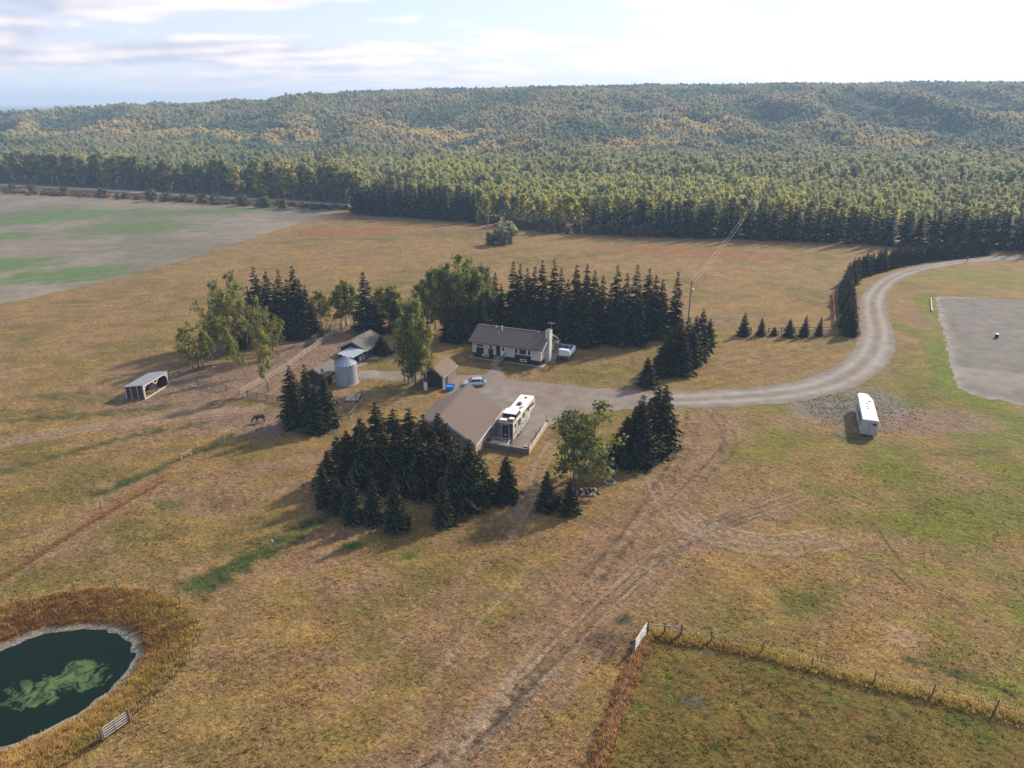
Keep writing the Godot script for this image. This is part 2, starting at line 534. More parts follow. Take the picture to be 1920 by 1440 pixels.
	line_feature([Vector2(-15.21, -48.11), Vector2(-10.74, -56.92), Vector2(-3.75, -69.38), Vector2(0, -76.05)], 1.2, C_PINK, 0.6, 0.0, 0.4)
	line_feature([Vector2(-8.81, -43.12), Vector2(-3.94, -50.6), Vector2(1.64, -58.48), Vector2(7.94, -67.35)], 0.6, C_RUT, 0.35, 0.0, 0.5)
	line_feature([Vector2(2.71, -57.69), Vector2(9.88, -68.35), Vector2(16.53, -78.51), Vector2(24.14, -91.31), Vector2(31.63, -103.83), Vector2(35.98, -113.5)], 6.5, C_PINK, 0.9, 0.0, 0.35)
	line_feature([Vector2(9.05, -66.38), Vector2(15.64, -77.26), Vector2(22.26, -89.72), Vector2(28.14, -101.87), Vector2(31.77, -113.5)], 0.4, C_RUT, 0.6, 0.95, 0.4)
	line_feature([Vector2(20.5, -81.09), Vector2(29.23, -92.94), Vector2(34.97, -101.87), Vector2(35.67, -112.35)], 0.4, C_RUT, 0.6, 0.95, 0.4)
	line_feature([Vector2(20.2, -88.95), Vector2(20.64, -81.75), Vector2(22.98, -76.65), Vector2(27.45, -73.49), Vector2(33.01, -72.59), Vector2(40.06, -73.95)], 0.34, C_PALE, 0.9, 0.9, 0.2)
	line_feature([Vector2(22.82, -85.23), Vector2(24.42, -79.78), Vector2(28.2, -76.05), Vector2(33.16, -74.87), Vector2(39.72, -76.29)], 0.30, C_PALE, 0.8, 0.85, 0.2)
	blob_feature(Vector2(26.86, -83.81), Vector2(10, 7), 0, C_PINK, 0.75)
	blob_feature(Vector2(37.25, -82.43), Vector2(9, 4), 0, C_PINK, 0.5)
	blob_feature(Vector2(51.78, -72.59), Vector2(9, 3.5), 10, C_PINK, 0.7)
	blob_feature(Vector2(39.61, -57.69), Vector2(3.5, 2.5), 10, C_PALE, 0.6)
	blob_feature(Vector2(9.04, -56.16), Vector2(3.0, 2.8), 0, Color(0.15, 0.10, 0.07), 0.8, 0.4)
	blob_feature(Vector2(11.41, -59.69), Vector2(1.8, 0.9), -30, C_WEED, 0.9, 0.3)
	blob_feature(Vector2(-0.58, -62.68), Vector2(5, 3.5), 25, C_OLIVE, 0.6)
	line_feature([Vector2(-1.33, -74.87), Vector2(1.8, -83.12), Vector2(3.95, -92.94), Vector2(6.82, -101.87)], 0.4, C_PALE, 0.6, 0.9, 0.3)
	blob_feature(Vector2(-2.01, -76.05), Vector2(9, 3.5), 20, Color(0.23, 0.15, 0.075), 0.7)
	blob_feature(Vector2(3.07, -89.72), Vector2(5, 5), 0, C_PINK, 0.6)
	line_feature([Vector2(-38.76, -89.72), Vector2(-38.21, -93.77), Vector2(-35.39, -94.96), Vector2(-31.6, -92.94)], 0.3, C_RUT, 0.4, 0.9, 0.3)
	line_feature([Vector2(-43.28, -86.68), Vector2(-39.71, -91.31), Vector2(-33.68, -94.62), Vector2(-28.49, -96.35)], 3.0, C_PINK, 0.8)
	for q in [[Vector2(46.32, -76.29), Vector2(46.14, -70.42)], [Vector2(43.97, -68.35), Vector2(44.59, -64.86)], [Vector2(48, -63.57), Vector2(48.61, -60.44)]]:
		line_feature(q, 0.3, C_OLIVE, 0.6, 0.0, 0.3)
	line_feature([Vector2(38.41, -54.33), Vector2(41.98, -52.45), Vector2(45.9, -49.96)], 0.7, C_DGREEN, 0.8)
	# pale rows mown across the lawn east of the house
	for i in 6:
		var t := float(i)
		line_feature([Vector2(8.6, -133.48) + Vector2(t * 1.5, -t * 2.2), Vector2(18.37, -143.95) + Vector2(t * 1.5, -t * 2.2), Vector2(28.79, -151.26) + Vector2(t * 1.5, -t * 2.2)], 0.5, C_GOLD if i % 2 else C_RUT, 0.5, 0.0, 0.3)
	blob_feature(Vector2(48.25, -136.6), Vector2(16, 9), 8, Color(0.34, 0.22, 0.10), 0.7)
	for i in 7:
		line_feature([Vector2(33.14, -123.46) + Vector2(0, -i * 3.2), Vector2(46.18, -129.89) + Vector2(0, -i * 3.4), Vector2(61.41, -136.6) + Vector2(0, -i * 3.6), Vector2(76.95, -154.36) + Vector2(0, -i * 1.5)], 0.55, Color(0.22, 0.15, 0.06), 0.55, 0.0, 0.4)
	blob_feature(Vector2(-1.1, -136.6), Vector2(14, 5), -20, C_DGREEN, 0.5)
	blob_feature(Vector2(-22.3, -124.81), Vector2(7, 4), 0, C_VIVID, 0.45)
	blob_feature(Vector2(9.11, -110.11), Vector2(8, 4), -10, Color(0.17, 0.15, 0.03), 0.7)
	# dry weeds far out in the pasture
	blob_feature(Vector2(61.73, -264.02), Vector2(38, 9), 0, C_RED, 1.0, 0.15)
	blob_feature(Vector2(84.49, -253.88), Vector2(30, 8), 0, C_RED, 1.0, 0.15)
	blob_feature(Vector2(-73.23, -306.32), Vector2(30, 14), 0, C_RED, 1.0, 0.15)
	blob_feature(Vector2(-60.79, -313.42), Vector2(16, 8), 0, C_RED, 1.0, 0.15)
	blob_feature(Vector2(45.68, -171.77), Vector2(22, 5), 0, Color(0.26, 0.21, 0.17), 0.8)
	blob_feature(Vector2(-17.92, -299.52), Vector2(30, 14), 0, Color(0.18, 0.16, 0.06), 0.6)
	blob_feature(Vector2(85.1, -193.06), Vector2(10, 16), 0, Color(0.20, 0.18, 0.055), 0.7)
	blob_feature(Vector2(41.89, -110.11), Vector2(3, 6), 0, C_OLIVE, 0.5)
	# bare patches and rank weeds inside the paddock
	for q in [Vector2(25.48, -51.58), Vector2(21.73, -49.96), Vector2(23.69, -47.22), Vector2(24.9, -46.08), Vector2(20.63, -45.68), Vector2(14.29, -50.6), Vector2(25.07, -44.16), Vector2(34.87, -47.52), Vector2(38.77, -46.93), Vector2(30.82, -44.97), Vector2(17.01, -44.16)]:
		blob_feature(q, Vector2(0.8, 0.45), 20, Color(0.055, 0.085, 0.018), 0.9, 0.3)
	line_feature([Vector2(13.64, -56.92), Vector2(24.32, -54.11), Vector2(33.33, -50.21), Vector2(42.32, -46.93), Vector2(48.83, -43.63)], 0.8, Color(0.09, 0.07, 0.02), 0.7, 0.0, 0.4)
	line_feature([Vector2(12, -54.69), Vector2(9.03, -48.11), Vector2(5.85, -42.1), Vector2(3.16, -36.66)], 0.55, Color(0.10, 0.07, 0.035), 0.8, 0.0, 0.3)
	blob_feature(Vector2(16.27, -48.96), Vector2(1.9, 0.9), 0, Color(0.17, 0.16, 0.11), 0.9, 0.3)
	blob_feature(Vector2(18.82, -55.27), Vector2(1.6, 0.6), 10, Color(0.22, 0.19, 0.13), 0.9, 0.3)

# ---------------------------------------------------------------- trees
# a spruce 10 m tall and about 2 m in radius, base at the origin; grown whorl by whorl
func spruce_crown(s: int, whorls: int, around: int, fine: bool, low: float, rusty: float) -> ArrayMesh:
	var r := RandomNumberGenerator.new()
	r.seed = s
	var b := MB.new()
	var lop := r.randf() * TAU
	for i in whorls:
		var t := low + (0.985 - low) * pow(maxf(0.0, i + r.randf_range(-0.3, 0.3)) / whorls, 0.92)
		var y := 10.0 * clampf(t, low, 0.985)
		var reach := (0.06 + 2.35 * pow(1.0 - t, 0.80)) * (0.80 + 0.20 * smoothstep(low, low + 0.16, t))
		var turn := r.randf() * TAU
		var k := maxi(4, int(around * (0.5 + 0.5 * (1.0 - t))))
		for j in k:
			if r.randf() < 0.16: continue
			var a := turn + TAU * (j + r.randf_range(-0.35, 0.35)) / k
			var len := reach * (r.randf_range(0.55, 1.05) if r.randf() < 0.8 else r.randf_range(1.05, 1.32)) * (1.0 + 0.10 * cos(a - lop))
			var out := Vector3(cos(a), 0, sin(a))
			var side := Vector3(-sin(a), 0, cos(a))
			var droop := r.randf_range(0.20, 0.50) * (1.0 - 0.75 * t)
			var root := Vector3(0, clampf(y + r.randf_range(-0.5, 0.5) * (10.0 / whorls), 0.15, 9.8), 0)
			var mid := root + out * len * 0.55 + Vector3(0, -droop * len * 0.62 + 0.06, 0)
			var tip := root + out * len + Vector3(0, -droop * len * 0.85, 0)
			var w := len * r.randf_range(0.16, 0.26) + 0.04
			var k1 := r.randf_range(0.6, 1.5)
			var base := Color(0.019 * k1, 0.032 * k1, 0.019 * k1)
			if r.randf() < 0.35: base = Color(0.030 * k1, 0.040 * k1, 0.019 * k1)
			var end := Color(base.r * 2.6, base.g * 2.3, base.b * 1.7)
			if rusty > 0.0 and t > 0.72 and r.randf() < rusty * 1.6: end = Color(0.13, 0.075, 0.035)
			elif r.randf() < rusty * 0.45: end = Color(0.10, 0.075, 0.030)
			var nn := (Vector3.UP * 0.9 + out * 0.55).normalized()
			for q in [-1.0, 1.0]:
				var e: Vector3 = mid + side * w * q + Vector3(0, -w * 0.55, 0)
				var nq: Vector3 = (nn + side * q * 0.4).normalized()
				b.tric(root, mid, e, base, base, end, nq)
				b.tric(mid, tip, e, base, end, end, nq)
				if fine:
					# side sprays that hang from the limb
					for f in 4:
						var u := 0.22 + 0.20 * f + r.randf_range(-0.07, 0.07)
						var from := root.lerp(mid, u / 0.55) if u < 0.55 else mid.lerp(tip, (u - 0.55) / 0.45)
						var reach2 := w * r.randf_range(0.8, 1.5)
						var to: Vector3 = from + side * q * reach2 + out * reach2 * 0.8 + Vector3(0, -reach2 * r.randf_range(0.3, 1.0), 0)
						var wide := out * reach2 * 0.32 + Vector3(0, 0.03, 0)
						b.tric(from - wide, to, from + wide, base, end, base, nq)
	var spike := 0.045
	b.col = Color(0.05, 0.055, 0.025)
	for j in 5:
		var a := TAU * j / 5.0
		b.tri(Vector3(cos(a) * spike, 9.3, sin(a) * spike), Vector3(0, 10.0, 0), Vector3(cos(a + 1.4) * spike, 9.3, sin(a + 1.4) * spike))
	return b.mesh()

func spruce_trunk() -> ArrayMesh:
	var b := MB.new()
	b.col = Color(0.10, 0.075, 0.055)
	b.tube(Vector3.ZERO, Vector3(0, 5, 0), 0.16, 0.09, 7, false)
	b.tube(Vector3(0, 5, 0), Vector3(0, 9.4, 0), 0.09, 0.02, 5, false)
	return b.mesh()

# a birch or poplar 10 m tall: [trunk with limbs, crown of leaf clumps]
func leafy(s: int, clumps: int, leaves: int, size: float, stems: int, low: float, wide: float, hues: Array, lean := 0.0) -> Array:
	var r := RandomNumberGenerator.new()
	r.seed = s
	var t := MB.new()
	var c := MB.new()
	var bark := Color(0.48, 0.45, 0.40)
	for k in stems:
		var a := TAU * k / stems + r.randf()
		var foot := Vector3(cos(a), 0, sin(a)) * (0.0 if stems == 1 else 0.35 * wide)
		var top := Vector3(cos(a) * wide * (0.12 if stems == 1 else 0.5) + lean, 10.0 * (1.0 if k == 0 else r.randf_range(0.74, 0.95)), sin(a) * wide * (0.1 if stems == 1 else 0.5))
		var last := foot
		var joints: Array[Vector3] = [foot]
		for i in 6:
			var u := (i + 1) / 6.0
			var p := foot.lerp(top, u) + Vector3(r.randf_range(-1, 1), 0, r.randf_range(-1, 1)) * 0.12
			var dark := r.randf() < 0.3
			t.col = Color(0.16, 0.14, 0.12) if i == 0 or dark else bark
			t.tube(last, p, 0.15 * (1.05 - u) + 0.03, 0.15 * (1.05 - u - 0.16) + 0.03, 6, false)
			joints.append(p)
			last = p
		var mine := clumps / stems
		for i in mine:
			var u := low + (1.0 - low) * pow((i + r.randf()) / mine, 0.85)
			var at := joints[0].lerp(joints[6], u)
			var a2 := r.randf() * TAU
			var belly := sin(PI * clampf((u - low) / (1.02 - low) * 0.86 + 0.14, 0.0, 1.0))
			var reach := wide * (0.25 + 0.75 * belly) * sqrt(r.randf()) * (1.0 if stems == 1 else 0.8)
			var hub := at + Vector3(cos(a2) * reach, reach * 0.35 * r.randf_range(-0.2, 1.0), sin(a2) * reach)
			if hub.y > 10.0: hub.y = 10.0 - r.randf() * 0.5
			t.col = Color(0.24, 0.21, 0.17)
			t.tube(at - Vector3(0, reach * 0.25, 0), hub, 0.035, 0.012, 3, false)
			var spread := wide * r.randf_range(0.20, 0.36) * (0.7 + 0.3 * belly)
			var hue: Color = hues[r.randi() % hues.size()]
			var k1 := r.randf_range(0.75, 1.25)
			for l in leaves:
				var d := Vector3(r.randfn(), r.randfn() * 0.75, r.randfn()) * spread * 0.62
				var p := hub + d
				var kk := k1 * r.randf_range(0.75, 1.3)
				c.col = Color(hue.r * kk, hue.g * kk, hue.b * kk)
				var n := (d.normalized() * 0.7 + Vector3(r.randfn(), r.randfn() + 0.5, r.randfn()) * 0.6).normalized()
				var x := n.cross(Vector3(r.randfn(), r.randfn(), r.randfn())).normalized()
				var y := n.cross(x)
				var z := size * r.randf_range(0.6, 1.3)
				var soft := (n + d.normalized() * 0.5 + Vector3.UP * 0.7).normalized()
				c.tric(p - x * z - y * z * 0.5, p + y * z, p + x * z - y * z * 0.5, c.col, c.col, c.col, soft)
				if l % 2 == 0: c.tric(p - x * z * 0.9 + y * z * 0.3, p + x * z * 0.9 + y * z * 0.5, p - y * z, c.col, c.col, c.col, soft)
	return [t.mesh(), c.mesh()]

var spruces: Array = []
var spruces_far: Array = []
var trunk_mesh: ArrayMesh

# spots are [x, z, height]
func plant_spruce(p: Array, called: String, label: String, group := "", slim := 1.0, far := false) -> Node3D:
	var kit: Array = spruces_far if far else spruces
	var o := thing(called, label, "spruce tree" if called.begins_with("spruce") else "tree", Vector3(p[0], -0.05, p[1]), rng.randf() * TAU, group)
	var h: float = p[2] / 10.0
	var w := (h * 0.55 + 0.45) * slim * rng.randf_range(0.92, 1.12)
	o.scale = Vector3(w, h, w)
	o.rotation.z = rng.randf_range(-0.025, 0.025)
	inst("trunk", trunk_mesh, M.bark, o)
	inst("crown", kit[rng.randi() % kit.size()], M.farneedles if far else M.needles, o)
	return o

func plant_leafy(kit: Array, p: Array, called: String, label: String, group := "", wide := 1.0) -> Node3D:
	var o := thing(called, label, "bush" if called.contains("shrub") or called.contains("bush") else "tree", Vector3(p[0], -0.05, p[1]), rng.randf() * TAU, group)
	var h: float = p[2] / 10.0
	o.scale = Vector3(h * wide, h, h * wide)
	inst("trunk", kit[0], M.birch, o)
	inst("crown", kit[1], M.leaf, o)
	return o

func scatter(called: String, mesh: Mesh, material: Material, where: Array, tint: Array) -> MultiMeshInstance3D:
	var mm := MultiMesh.new()
	mm.transform_format = MultiMesh.TRANSFORM_3D
	mm.use_colors = true
	mm.mesh = mesh
	mm.instance_count = where.size()
	for i in where.size():
		mm.set_instance_transform(i, where[i])
		mm.set_instance_color(i, tint[i])
	var o := MultiMeshInstance3D.new()
	o.name = numbered(called, self)
	o.multimesh = mm
	o.material_override = material
	add_child(o, true)
	o.set_meta("kind", "stuff")
	return o

func simple_crown(s: int, faces: int, size: float, low: float, round_: float) -> ArrayMesh:
	# a far poplar, 10 m tall, white so that each copy takes its own hue
	var r := RandomNumberGenerator.new()
	r.seed = s
	var b := MB.new()
	var lumps: Array = []
	for i in 9:
		var a := r.randf() * TAU
		var y := r.randf_range(low, 0.94)
		var q := round_ * sin(PI * clampf((y - low) / (1.04 - low) * 0.84 + 0.16, 0, 1))
		lumps.append([Vector3(cos(a) * q * 0.6, y * 10.0, sin(a) * q * 0.6), q * 0.55 + 0.35])
	for i in faces:
		var l: Array = lumps[i % 9]
		var d := Vector3(r.randfn(), r.randfn(), r.randfn()).normalized()
		var p: Vector3 = l[0] + d * l[1] * r.randf_range(0.6, 1.1)
		var n := (d + Vector3(r.randfn(), r.randfn(), r.randfn()) * 0.45).normalized()
		var x := n.cross(Vector3(r.randfn(), r.randfn(), r.randfn())).normalized()
		var y2 := n.cross(x)
		var z := size * r.randf_range(0.6, 1.3)
		var k := r.randf_range(0.85, 1.15)
		b.col = Color(k, k, k)
		b.tric(p - x * z - y2 * z * 0.6, p + y2 * z, p + x * z - y2 * z * 0.6, b.col, b.col, b.col, (Vector3.UP + (p - Vector3(0, 4.5, 0)) * 0.10 + n * 0.25).normalized())
	return b.mesh()

# ---------------------------------------------------------------- fences and small things
func plank_fence(label: String, a: Vector2, b: Vector2, panel: float, boards: int, high: float, board_mat: Material, post_mat: Material, called := "plank_fence", category := "fence", skip := []) -> Node3D:
	var d := b - a
	var k := maxi(1, int(round(d.length() / panel)))
	var o := thing(called, label, category, Vector3(a.x, 0, a.y), -atan2(d.y, d.x))
	var l := d.length() / k
	var post := MB.new()
	post.box(Vector3(0, high * 0.5 + 0.05, 0), Vector3(0.16, high + 0.1, 0.16), 0.02)
	var pm := post.mesh()
	var shapes: Array = []
	for s in 3:
		var board := MB.new()
		board.box(Vector3.ZERO, Vector3(l - 0.03, 0.13, 0.045), 0.008)
		shapes.append(board.mesh())
	for i in k + 1:
		var p := inst("post", pm, post_mat, o)
		p.position = Vector3(i * l, 0, 0)
		p.rotation = Vector3(rng.randf_range(-0.03, 0.03), rng.randf() * 0.3, rng.randf_range(-0.03, 0.03))
	for i in k:
		for j in boards:
			if skip.has(i * 10 + j): continue
			var p := inst("board", shapes[rng.randi() % 3], board_mat, o)
			p.position = Vector3((i + 0.5) * l, high * (0.30 + 0.66 * j / maxf(1, boards - 1)) if boards > 1 else high * 0.9, 0.11)
			p.rotation.z = rng.randf_range(-0.018, 0.018)
	return o

func wire_fence(label: String, pts: Array, high: float, wires: int, post_mat: Material, group := "") -> Node3D:
	var o := thing("wire_fence", label, "fence", Vector3(pts[0].x, 0, pts[0].y), 0.0, group)
	var b := MB.new()
	b.tube(Vector3(0, -0.1, 0), Vector3(0, high, 0), 0.075, 0.065, 7)
	var pm := b.mesh()
	var tops: Array = []
	for p in pts:
		var q := inst("post", pm, post_mat, o)
		q.position = Vector3(p.x - pts[0].x, 0, p.y - pts[0].y)
		q.rotation = Vector3(rng.randf_range(-0.07, 0.07), 0, rng.randf_range(-0.07, 0.07))
		tops.append(q.position)
	for w in wires:
		var wire := MB.new()
		var y := high * (0.35 + 0.58 * w / maxf(1, wires - 1))
		for i in pts.size() - 1:
			wire.tube(tops[i] + Vector3(0, y, 0.06), tops[i + 1] + Vector3(0, y, 0.06), 0.006, 0.006, 3, false)
		part("wire", wire, M.wire, o)
	return o

func tube_gate(label: String, a: Vector2, b: Vector2, bars: int, high: float, m: Material) -> Node3D:
	var d := b - a
	var l := d.length()
	var o := thing("metal_gate", label, "gate", Vector3(a.x, 0, a.y), -atan2(d.y, d.x))
	for x in [0.0, l]:
		var p := MB.new()
		p.tube(Vector3(x, 0.15, 0), Vector3(x, high, 0), 0.04, 0.04, 8)
		part("stile", p, m, o)
	for i in bars:
		var p := MB.new()
		var y := 0.2 + (high - 0.22) * i / (bars - 1)
		p.tube(Vector3(0, y, 0), Vector3(l, y, 0), 0.045, 0.045, 7)
		part("bar", p, m, o)
	var v := MB.new()
	v.bar(Vector3(l * 0.5, 0.2, 0.05), Vector3(l * 0.5, high, 0.05), 0.05, 0.02)
	part("brace", v, m, o)
	for x in [-0.2, l + 0.2]:
		var p := MB.new()
		p.tube(Vector3(x, -0.1, 0), Vector3(x, high + 0.2, 0), 0.10, 0.09, 8)
		part("post", p, M.oldwood, o)
	return o

func gable_shed(o: Node3D, w: float, d: float, eave: float, ridge: float, over: float, wall: Material, roof: Material, trim: Material, plank := 0.0) -> void:
	# x across, z along the ridge; the gables face +z and -z
	var b := MB.new()
	for s in [-1.0, 1.0]:
		b.prism(PackedVector2Array([Vector2(-w / 2, 0), Vector2(w / 2, 0), Vector2(w / 2, eave), Vector2(0, ridge - 0.02), Vector2(-w / 2, eave)]), Vector3(0, 0, s * d / 2 - 0.06), Vector3.RIGHT, Vector3.UP, Vector3(0, 0, 0.12))
		b.box(Vector3(s * (w / 2 - 0.06), eave / 2, 0), Vector3(0.12, eave, d - 0.13))
	part("wall", b, wall, o)
	if plank > 0.0:
		# boards nailed over the gables and the long walls
		var k := int(w / plank)
		for s in [-1.0, 1.0]:
			for i in k:
				var x := -w / 2 + (i + 0.5) * w / k
				var top := eave + (ridge - eave) * (1.0 - absf(x) / (w / 2)) - 0.16
				bx("board", Vector3(x, top / 2, s * (d / 2 + 0.075)), Vector3(w / k - 0.03, top, 0.03), wall, o)
	var slope := Vector2(w / 2, eave - ridge)
	var dir := slope.normalized()
	var len := slope.length() + over
	for s in [-1.0, 1.0]:
		var r := MB.new()
		var e := Vector3(dir.x * s, dir.y, 0)
		var n := Vector3(-dir.y * s, dir.x, 0)
		r.prism(PackedVector2Array([Vector2(0, 0), Vector2(len, 0), Vector2(len, 0.10), Vector2(0, 0.10)]), Vector3(0, ridge, -d / 2 - over), e, n, Vector3(0, 0, d + over * 2))
		var p := part("roof", r, roof, o)
		for z in [-1.0, 1.0]:
			var f := MB.new()
			f.bar(Vector3(0, ridge - 0.06, z * (d / 2 + over + 0.02)), Vector3(0, ridge - 0.06, z * (d / 2 + over + 0.02)) + e * len, 0.03, 0.18)
			part("fascia", f, trim, p)
		var g := MB.new()
		g.box(Vector3(e.x * len + s * 0.03, ridge + e.y * len - 0.02, 0), Vector3(0.05, 0.16, d + over * 2))
		part("fascia", g, trim, p)
	bx("ridge_cap", Vector3(0, ridge + 0.09, 0), Vector3(0.26, 0.05, d + over * 2 - 0.04), roof, o)

func window(o: Node, at: Vector3, w: float, h: float, frame: Material, cols := 1, turn := 0.0) -> void:
	# a frame with panes, facing local +z before the turn
	var b := MB.new()
	var t := 0.14
	for s in [-1.0, 1.0]:
		b.box(Vector3(s * (w / 2 - t / 2), 0, 0), Vector3(t, h, 0.07))
		b.box(Vector3(0, s * (h / 2 - t / 2), 0), Vector3(w - t * 2, t, 0.07))
	for i in range(1, cols):
		b.box(Vector3(-w / 2 + w * i / cols, 0, 0), Vector3(0.07, h - t * 2, 0.06))
	var f := part("window", b, frame, o)
	f.position = at
	f.rotation.y = turn
	for i in cols:
		bx("pane", Vector3(-w / 2 + w * (i + 0.5) / cols, 0, -0.01), Vector3(w / cols - 0.09, h - t * 2, 0.02), M.glass, f)

func wheel(o: Node, at: Vector3, r: float, w: float) -> void:
	var b := MB.new()
	b.tube(at - Vector3(w / 2, 0, 0), at + Vector3(w / 2, 0, 0), r, r, 18)
	var t := part("wheel", b, M.rubber, o)
	var h := MB.new()
	h.tube(at - Vector3(w / 2 + 0.012, 0, 0), at + Vector3(w / 2 + 0.012, 0, 0), r * 0.58, r * 0.58, 12)
	part("rim", h, M.steel, t)

# ---------------------------------------------------------------- buildings
func house() -> void:
	# x along the front, +z the front
	var o := thing("bungalow", "cream and dark brown raised bungalow with grey shingle roof and white chimney", "house", Vector3(0.35, 0, -144.5), deg_to_rad(-22.5))
	var L := 15.6
	var W := 8.4
	bx("foundation", Vector3(0, 0.55, 0), Vector3(L - 0.1, 1.1, W - 0.1), M.darkwood, o)
	bx("apron", Vector3(0, 0.03, 0), Vector3(L + 1.4, 0.1, W + 1.6), M.concrete, o)
	bx("wall", Vector3(0, 2.47, 0), Vector3(L, 2.74, W), M.cream, o)
	for s in [-1.0, 1.0]:
		var g := MB.new()
		g.prism(PackedVector2Array([Vector2(-W / 2, 3.84), Vector2(W / 2, 3.84), Vector2(0, 5.92)]), Vector3(s * L / 2 - 0.08, 0, 0), Vector3.BACK, Vector3.UP, Vector3(0.16, 0, 0))
		part("gable", g, M.cream, o)
		for i in 9:
			var z := -W / 2 + (i + 0.5) * W / 9
			bx("batten", Vector3(s * (L / 2 + 0.02), 2.3, z), Vector3(0.03, 2.38, 0.05), M.cream, o)
	var run := Vector2(W / 2, -2.08)
	var dir := run.normalized()
	var len := run.length() + 0.75
	for s in [-1.0, 1.0]:
		var r := MB.new()
		r.prism(PackedVector2Array([Vector2(0, 0), Vector2(len, 0), Vector2(len, 0.14), Vector2(0, 0.14)]), Vector3(-L / 2 - 0.6, 5.95, 0), Vector3(0, dir.y, dir.x * s), Vector3(0, dir.x, -dir.y * s), Vector3(L + 1.2, 0, 0))
		var roof := part("roof", r, M.shingle, o)
		var gut := MB.new()
		gut.box(Vector3(0, 5.95 + dir.y * len + 0.02, s * (dir.x * len + 0.06)), Vector3(L + 1.2, 0.15, 0.12), 0.02)
		part("gutter", gut, M.darktrim, roof)
		for e in [-1.0, 1.0]:
			var f := MB.new()
			f.bar(Vector3(e * (L / 2 + 0.62), 5.89, 0), Vector3(e * (L / 2 + 0.62), 5.89 + dir.y * len, s * dir.x * len), 0.04, 0.24)
			part("fascia", f, M.cream, roof)
		# courses of shingles
		for i in 13:
			var u := (i + 0.7) * len / 13.5
			var c := MB.new()
			c.box(Vector3(0, 5.95 + dir.y * u + 0.155 * dir.x + 0.01, s * (dir.x * u - 0.14 * dir.y)), Vector3(L + 1.18, 0.018, 0.05))
			part("shingle_course", c, M.shingle, roof)
	bx("ridge_cap", Vector3(0, 6.10, 0), Vector3(L + 1.18, 0.06, 0.34), M.shingle, o)
	var F := W / 2
	# dark boarded panels under the windows, each of upright boards
	for p in [[-6.85, -5.15, 1.1, 2.45], [-4.05, -2.95, 1.1, 2.45], [1.95, 5.6, 1.1, 1.95]]:
		var k := int((p[1] - p[0]) / 0.28)
		for i in k:
			bx("dark_board", Vector3(p[0] + (i + 0.5) * (p[1] - p[0]) / k, (p[2] + p[3]) / 2, F + 0.03), Vector3((p[1] - p[0]) / k - 0.02, p[3] - p[2], 0.05), M.darkwood, o)
	window(o, Vector3(-6.0, 2.84, F + 0.04), 1.7, 0.78, M.white, 2)
	window(o, Vector3(-3.5, 2.84, F + 0.04), 0.95, 0.78, M.white, 1)
	window(o, Vector3(-4.75, 0.75, F - 0.02), 1.5, 0.55, M.white, 2)
	window(o, Vector3(3.9, 0.72, F - 0.02), 1.5, 0.55, M.white, 1)
	window(o, Vector3(2.35, 2.62, F + 0.04), 0.85, 1.35, M.white, 1)
	window(o, Vector3(3.78, 2.62, F + 0.04), 1.85, 1.35, M.white, 1)
	window(o, Vector3(5.2, 2.62, F + 0.04), 0.85, 1.35, M.white, 1)
	bx("entry_panel", Vector3(-1.75, 2.2, F + 0.025), Vector3(0.95, 2.2, 0.05), M.darkwood, o)
	var door := bx("door", Vector3(-0.62, 2.22, F + 0.03), Vector3(1.0, 2.15, 0.08), M.bluewhite, o, 0.015)
	bx("pane", Vector3(0.05, 0.45, 0.045), Vector3(0.48, 0.8, 0.02), M.glass, door)
	bx("handle", Vector3(0.4, -0.1, 0.06), Vector3(0.05, 0.14, 0.05), M.steel, door)
	for x in [-1.2, -0.05]:
		bx("door_frame", Vector3(x, 2.22, F + 0.03), Vector3(0.11, 2.25, 0.1), M.white, o)
	# front steps
	bx("landing", Vector3(-1.1, 1.05, F + 0.65), Vector3(2.3, 0.12, 1.2), M.greywood, o)
	for i in 7:
		bx("step", Vector3(-1.15, 0.96 - i * 0.14, F + 1.42 + i * 0.38), Vector3(2.1, 0.05, 0.21), M.palewood, o)
	for s in [-1.0, 1.0]:
		var g := MB.new()
		g.bar(Vector3(-1.15 + s * 0.95, 0.92, F + 1.25), Vector3(-1.15 + s * 0.95, 0.02, F + 3.8), 0.06, 0.2)
		part("stringer", g, M.darkwood, o)
	for p in [[0.02, 1.1, F + 0.3], [0.02, 1.1, F + 1.2], [0.02, 0.1, F + 3.7]]:
		bx("rail_post", Vector3(p[0], p[1] + 0.5, p[2]), Vector3(0.09, 1.0, 0.09), M.darkwood, o)
	var hr := MB.new()
	hr.bar(Vector3(0.02, 2.08, F + 0.3), Vector3(0.02, 2.08, F + 1.2), 0.07, 0.07)
	hr.bar(Vector3(0.02, 2.08, F + 1.2), Vector3(0.02, 1.08, F + 3.7), 0.07, 0.07)
	part("handrail", hr, M.darkwood, o)
	# chimney on the east gable
	bx("chimney", Vector3(L / 2 + 0.45, 3.4, 0.9), Vector3(0.95, 6.8, 1.7), M.palebrick, o, 0.03)
	bx("chimney_cap", Vector3(L / 2 + 0.45, 6.86, 0.9), Vector3(1.07, 0.12, 1.82), M.concrete, o, 0.02)
	for z in [0.55, 1.25]:
		var flue := MB.new()
		flue.tube(Vector3(L / 2 + 0.45, 6.9, z), Vector3(L / 2 + 0.45, 7.2, z), 0.13, 0.13, 10)
		part("flue", flue, M.concrete, o)
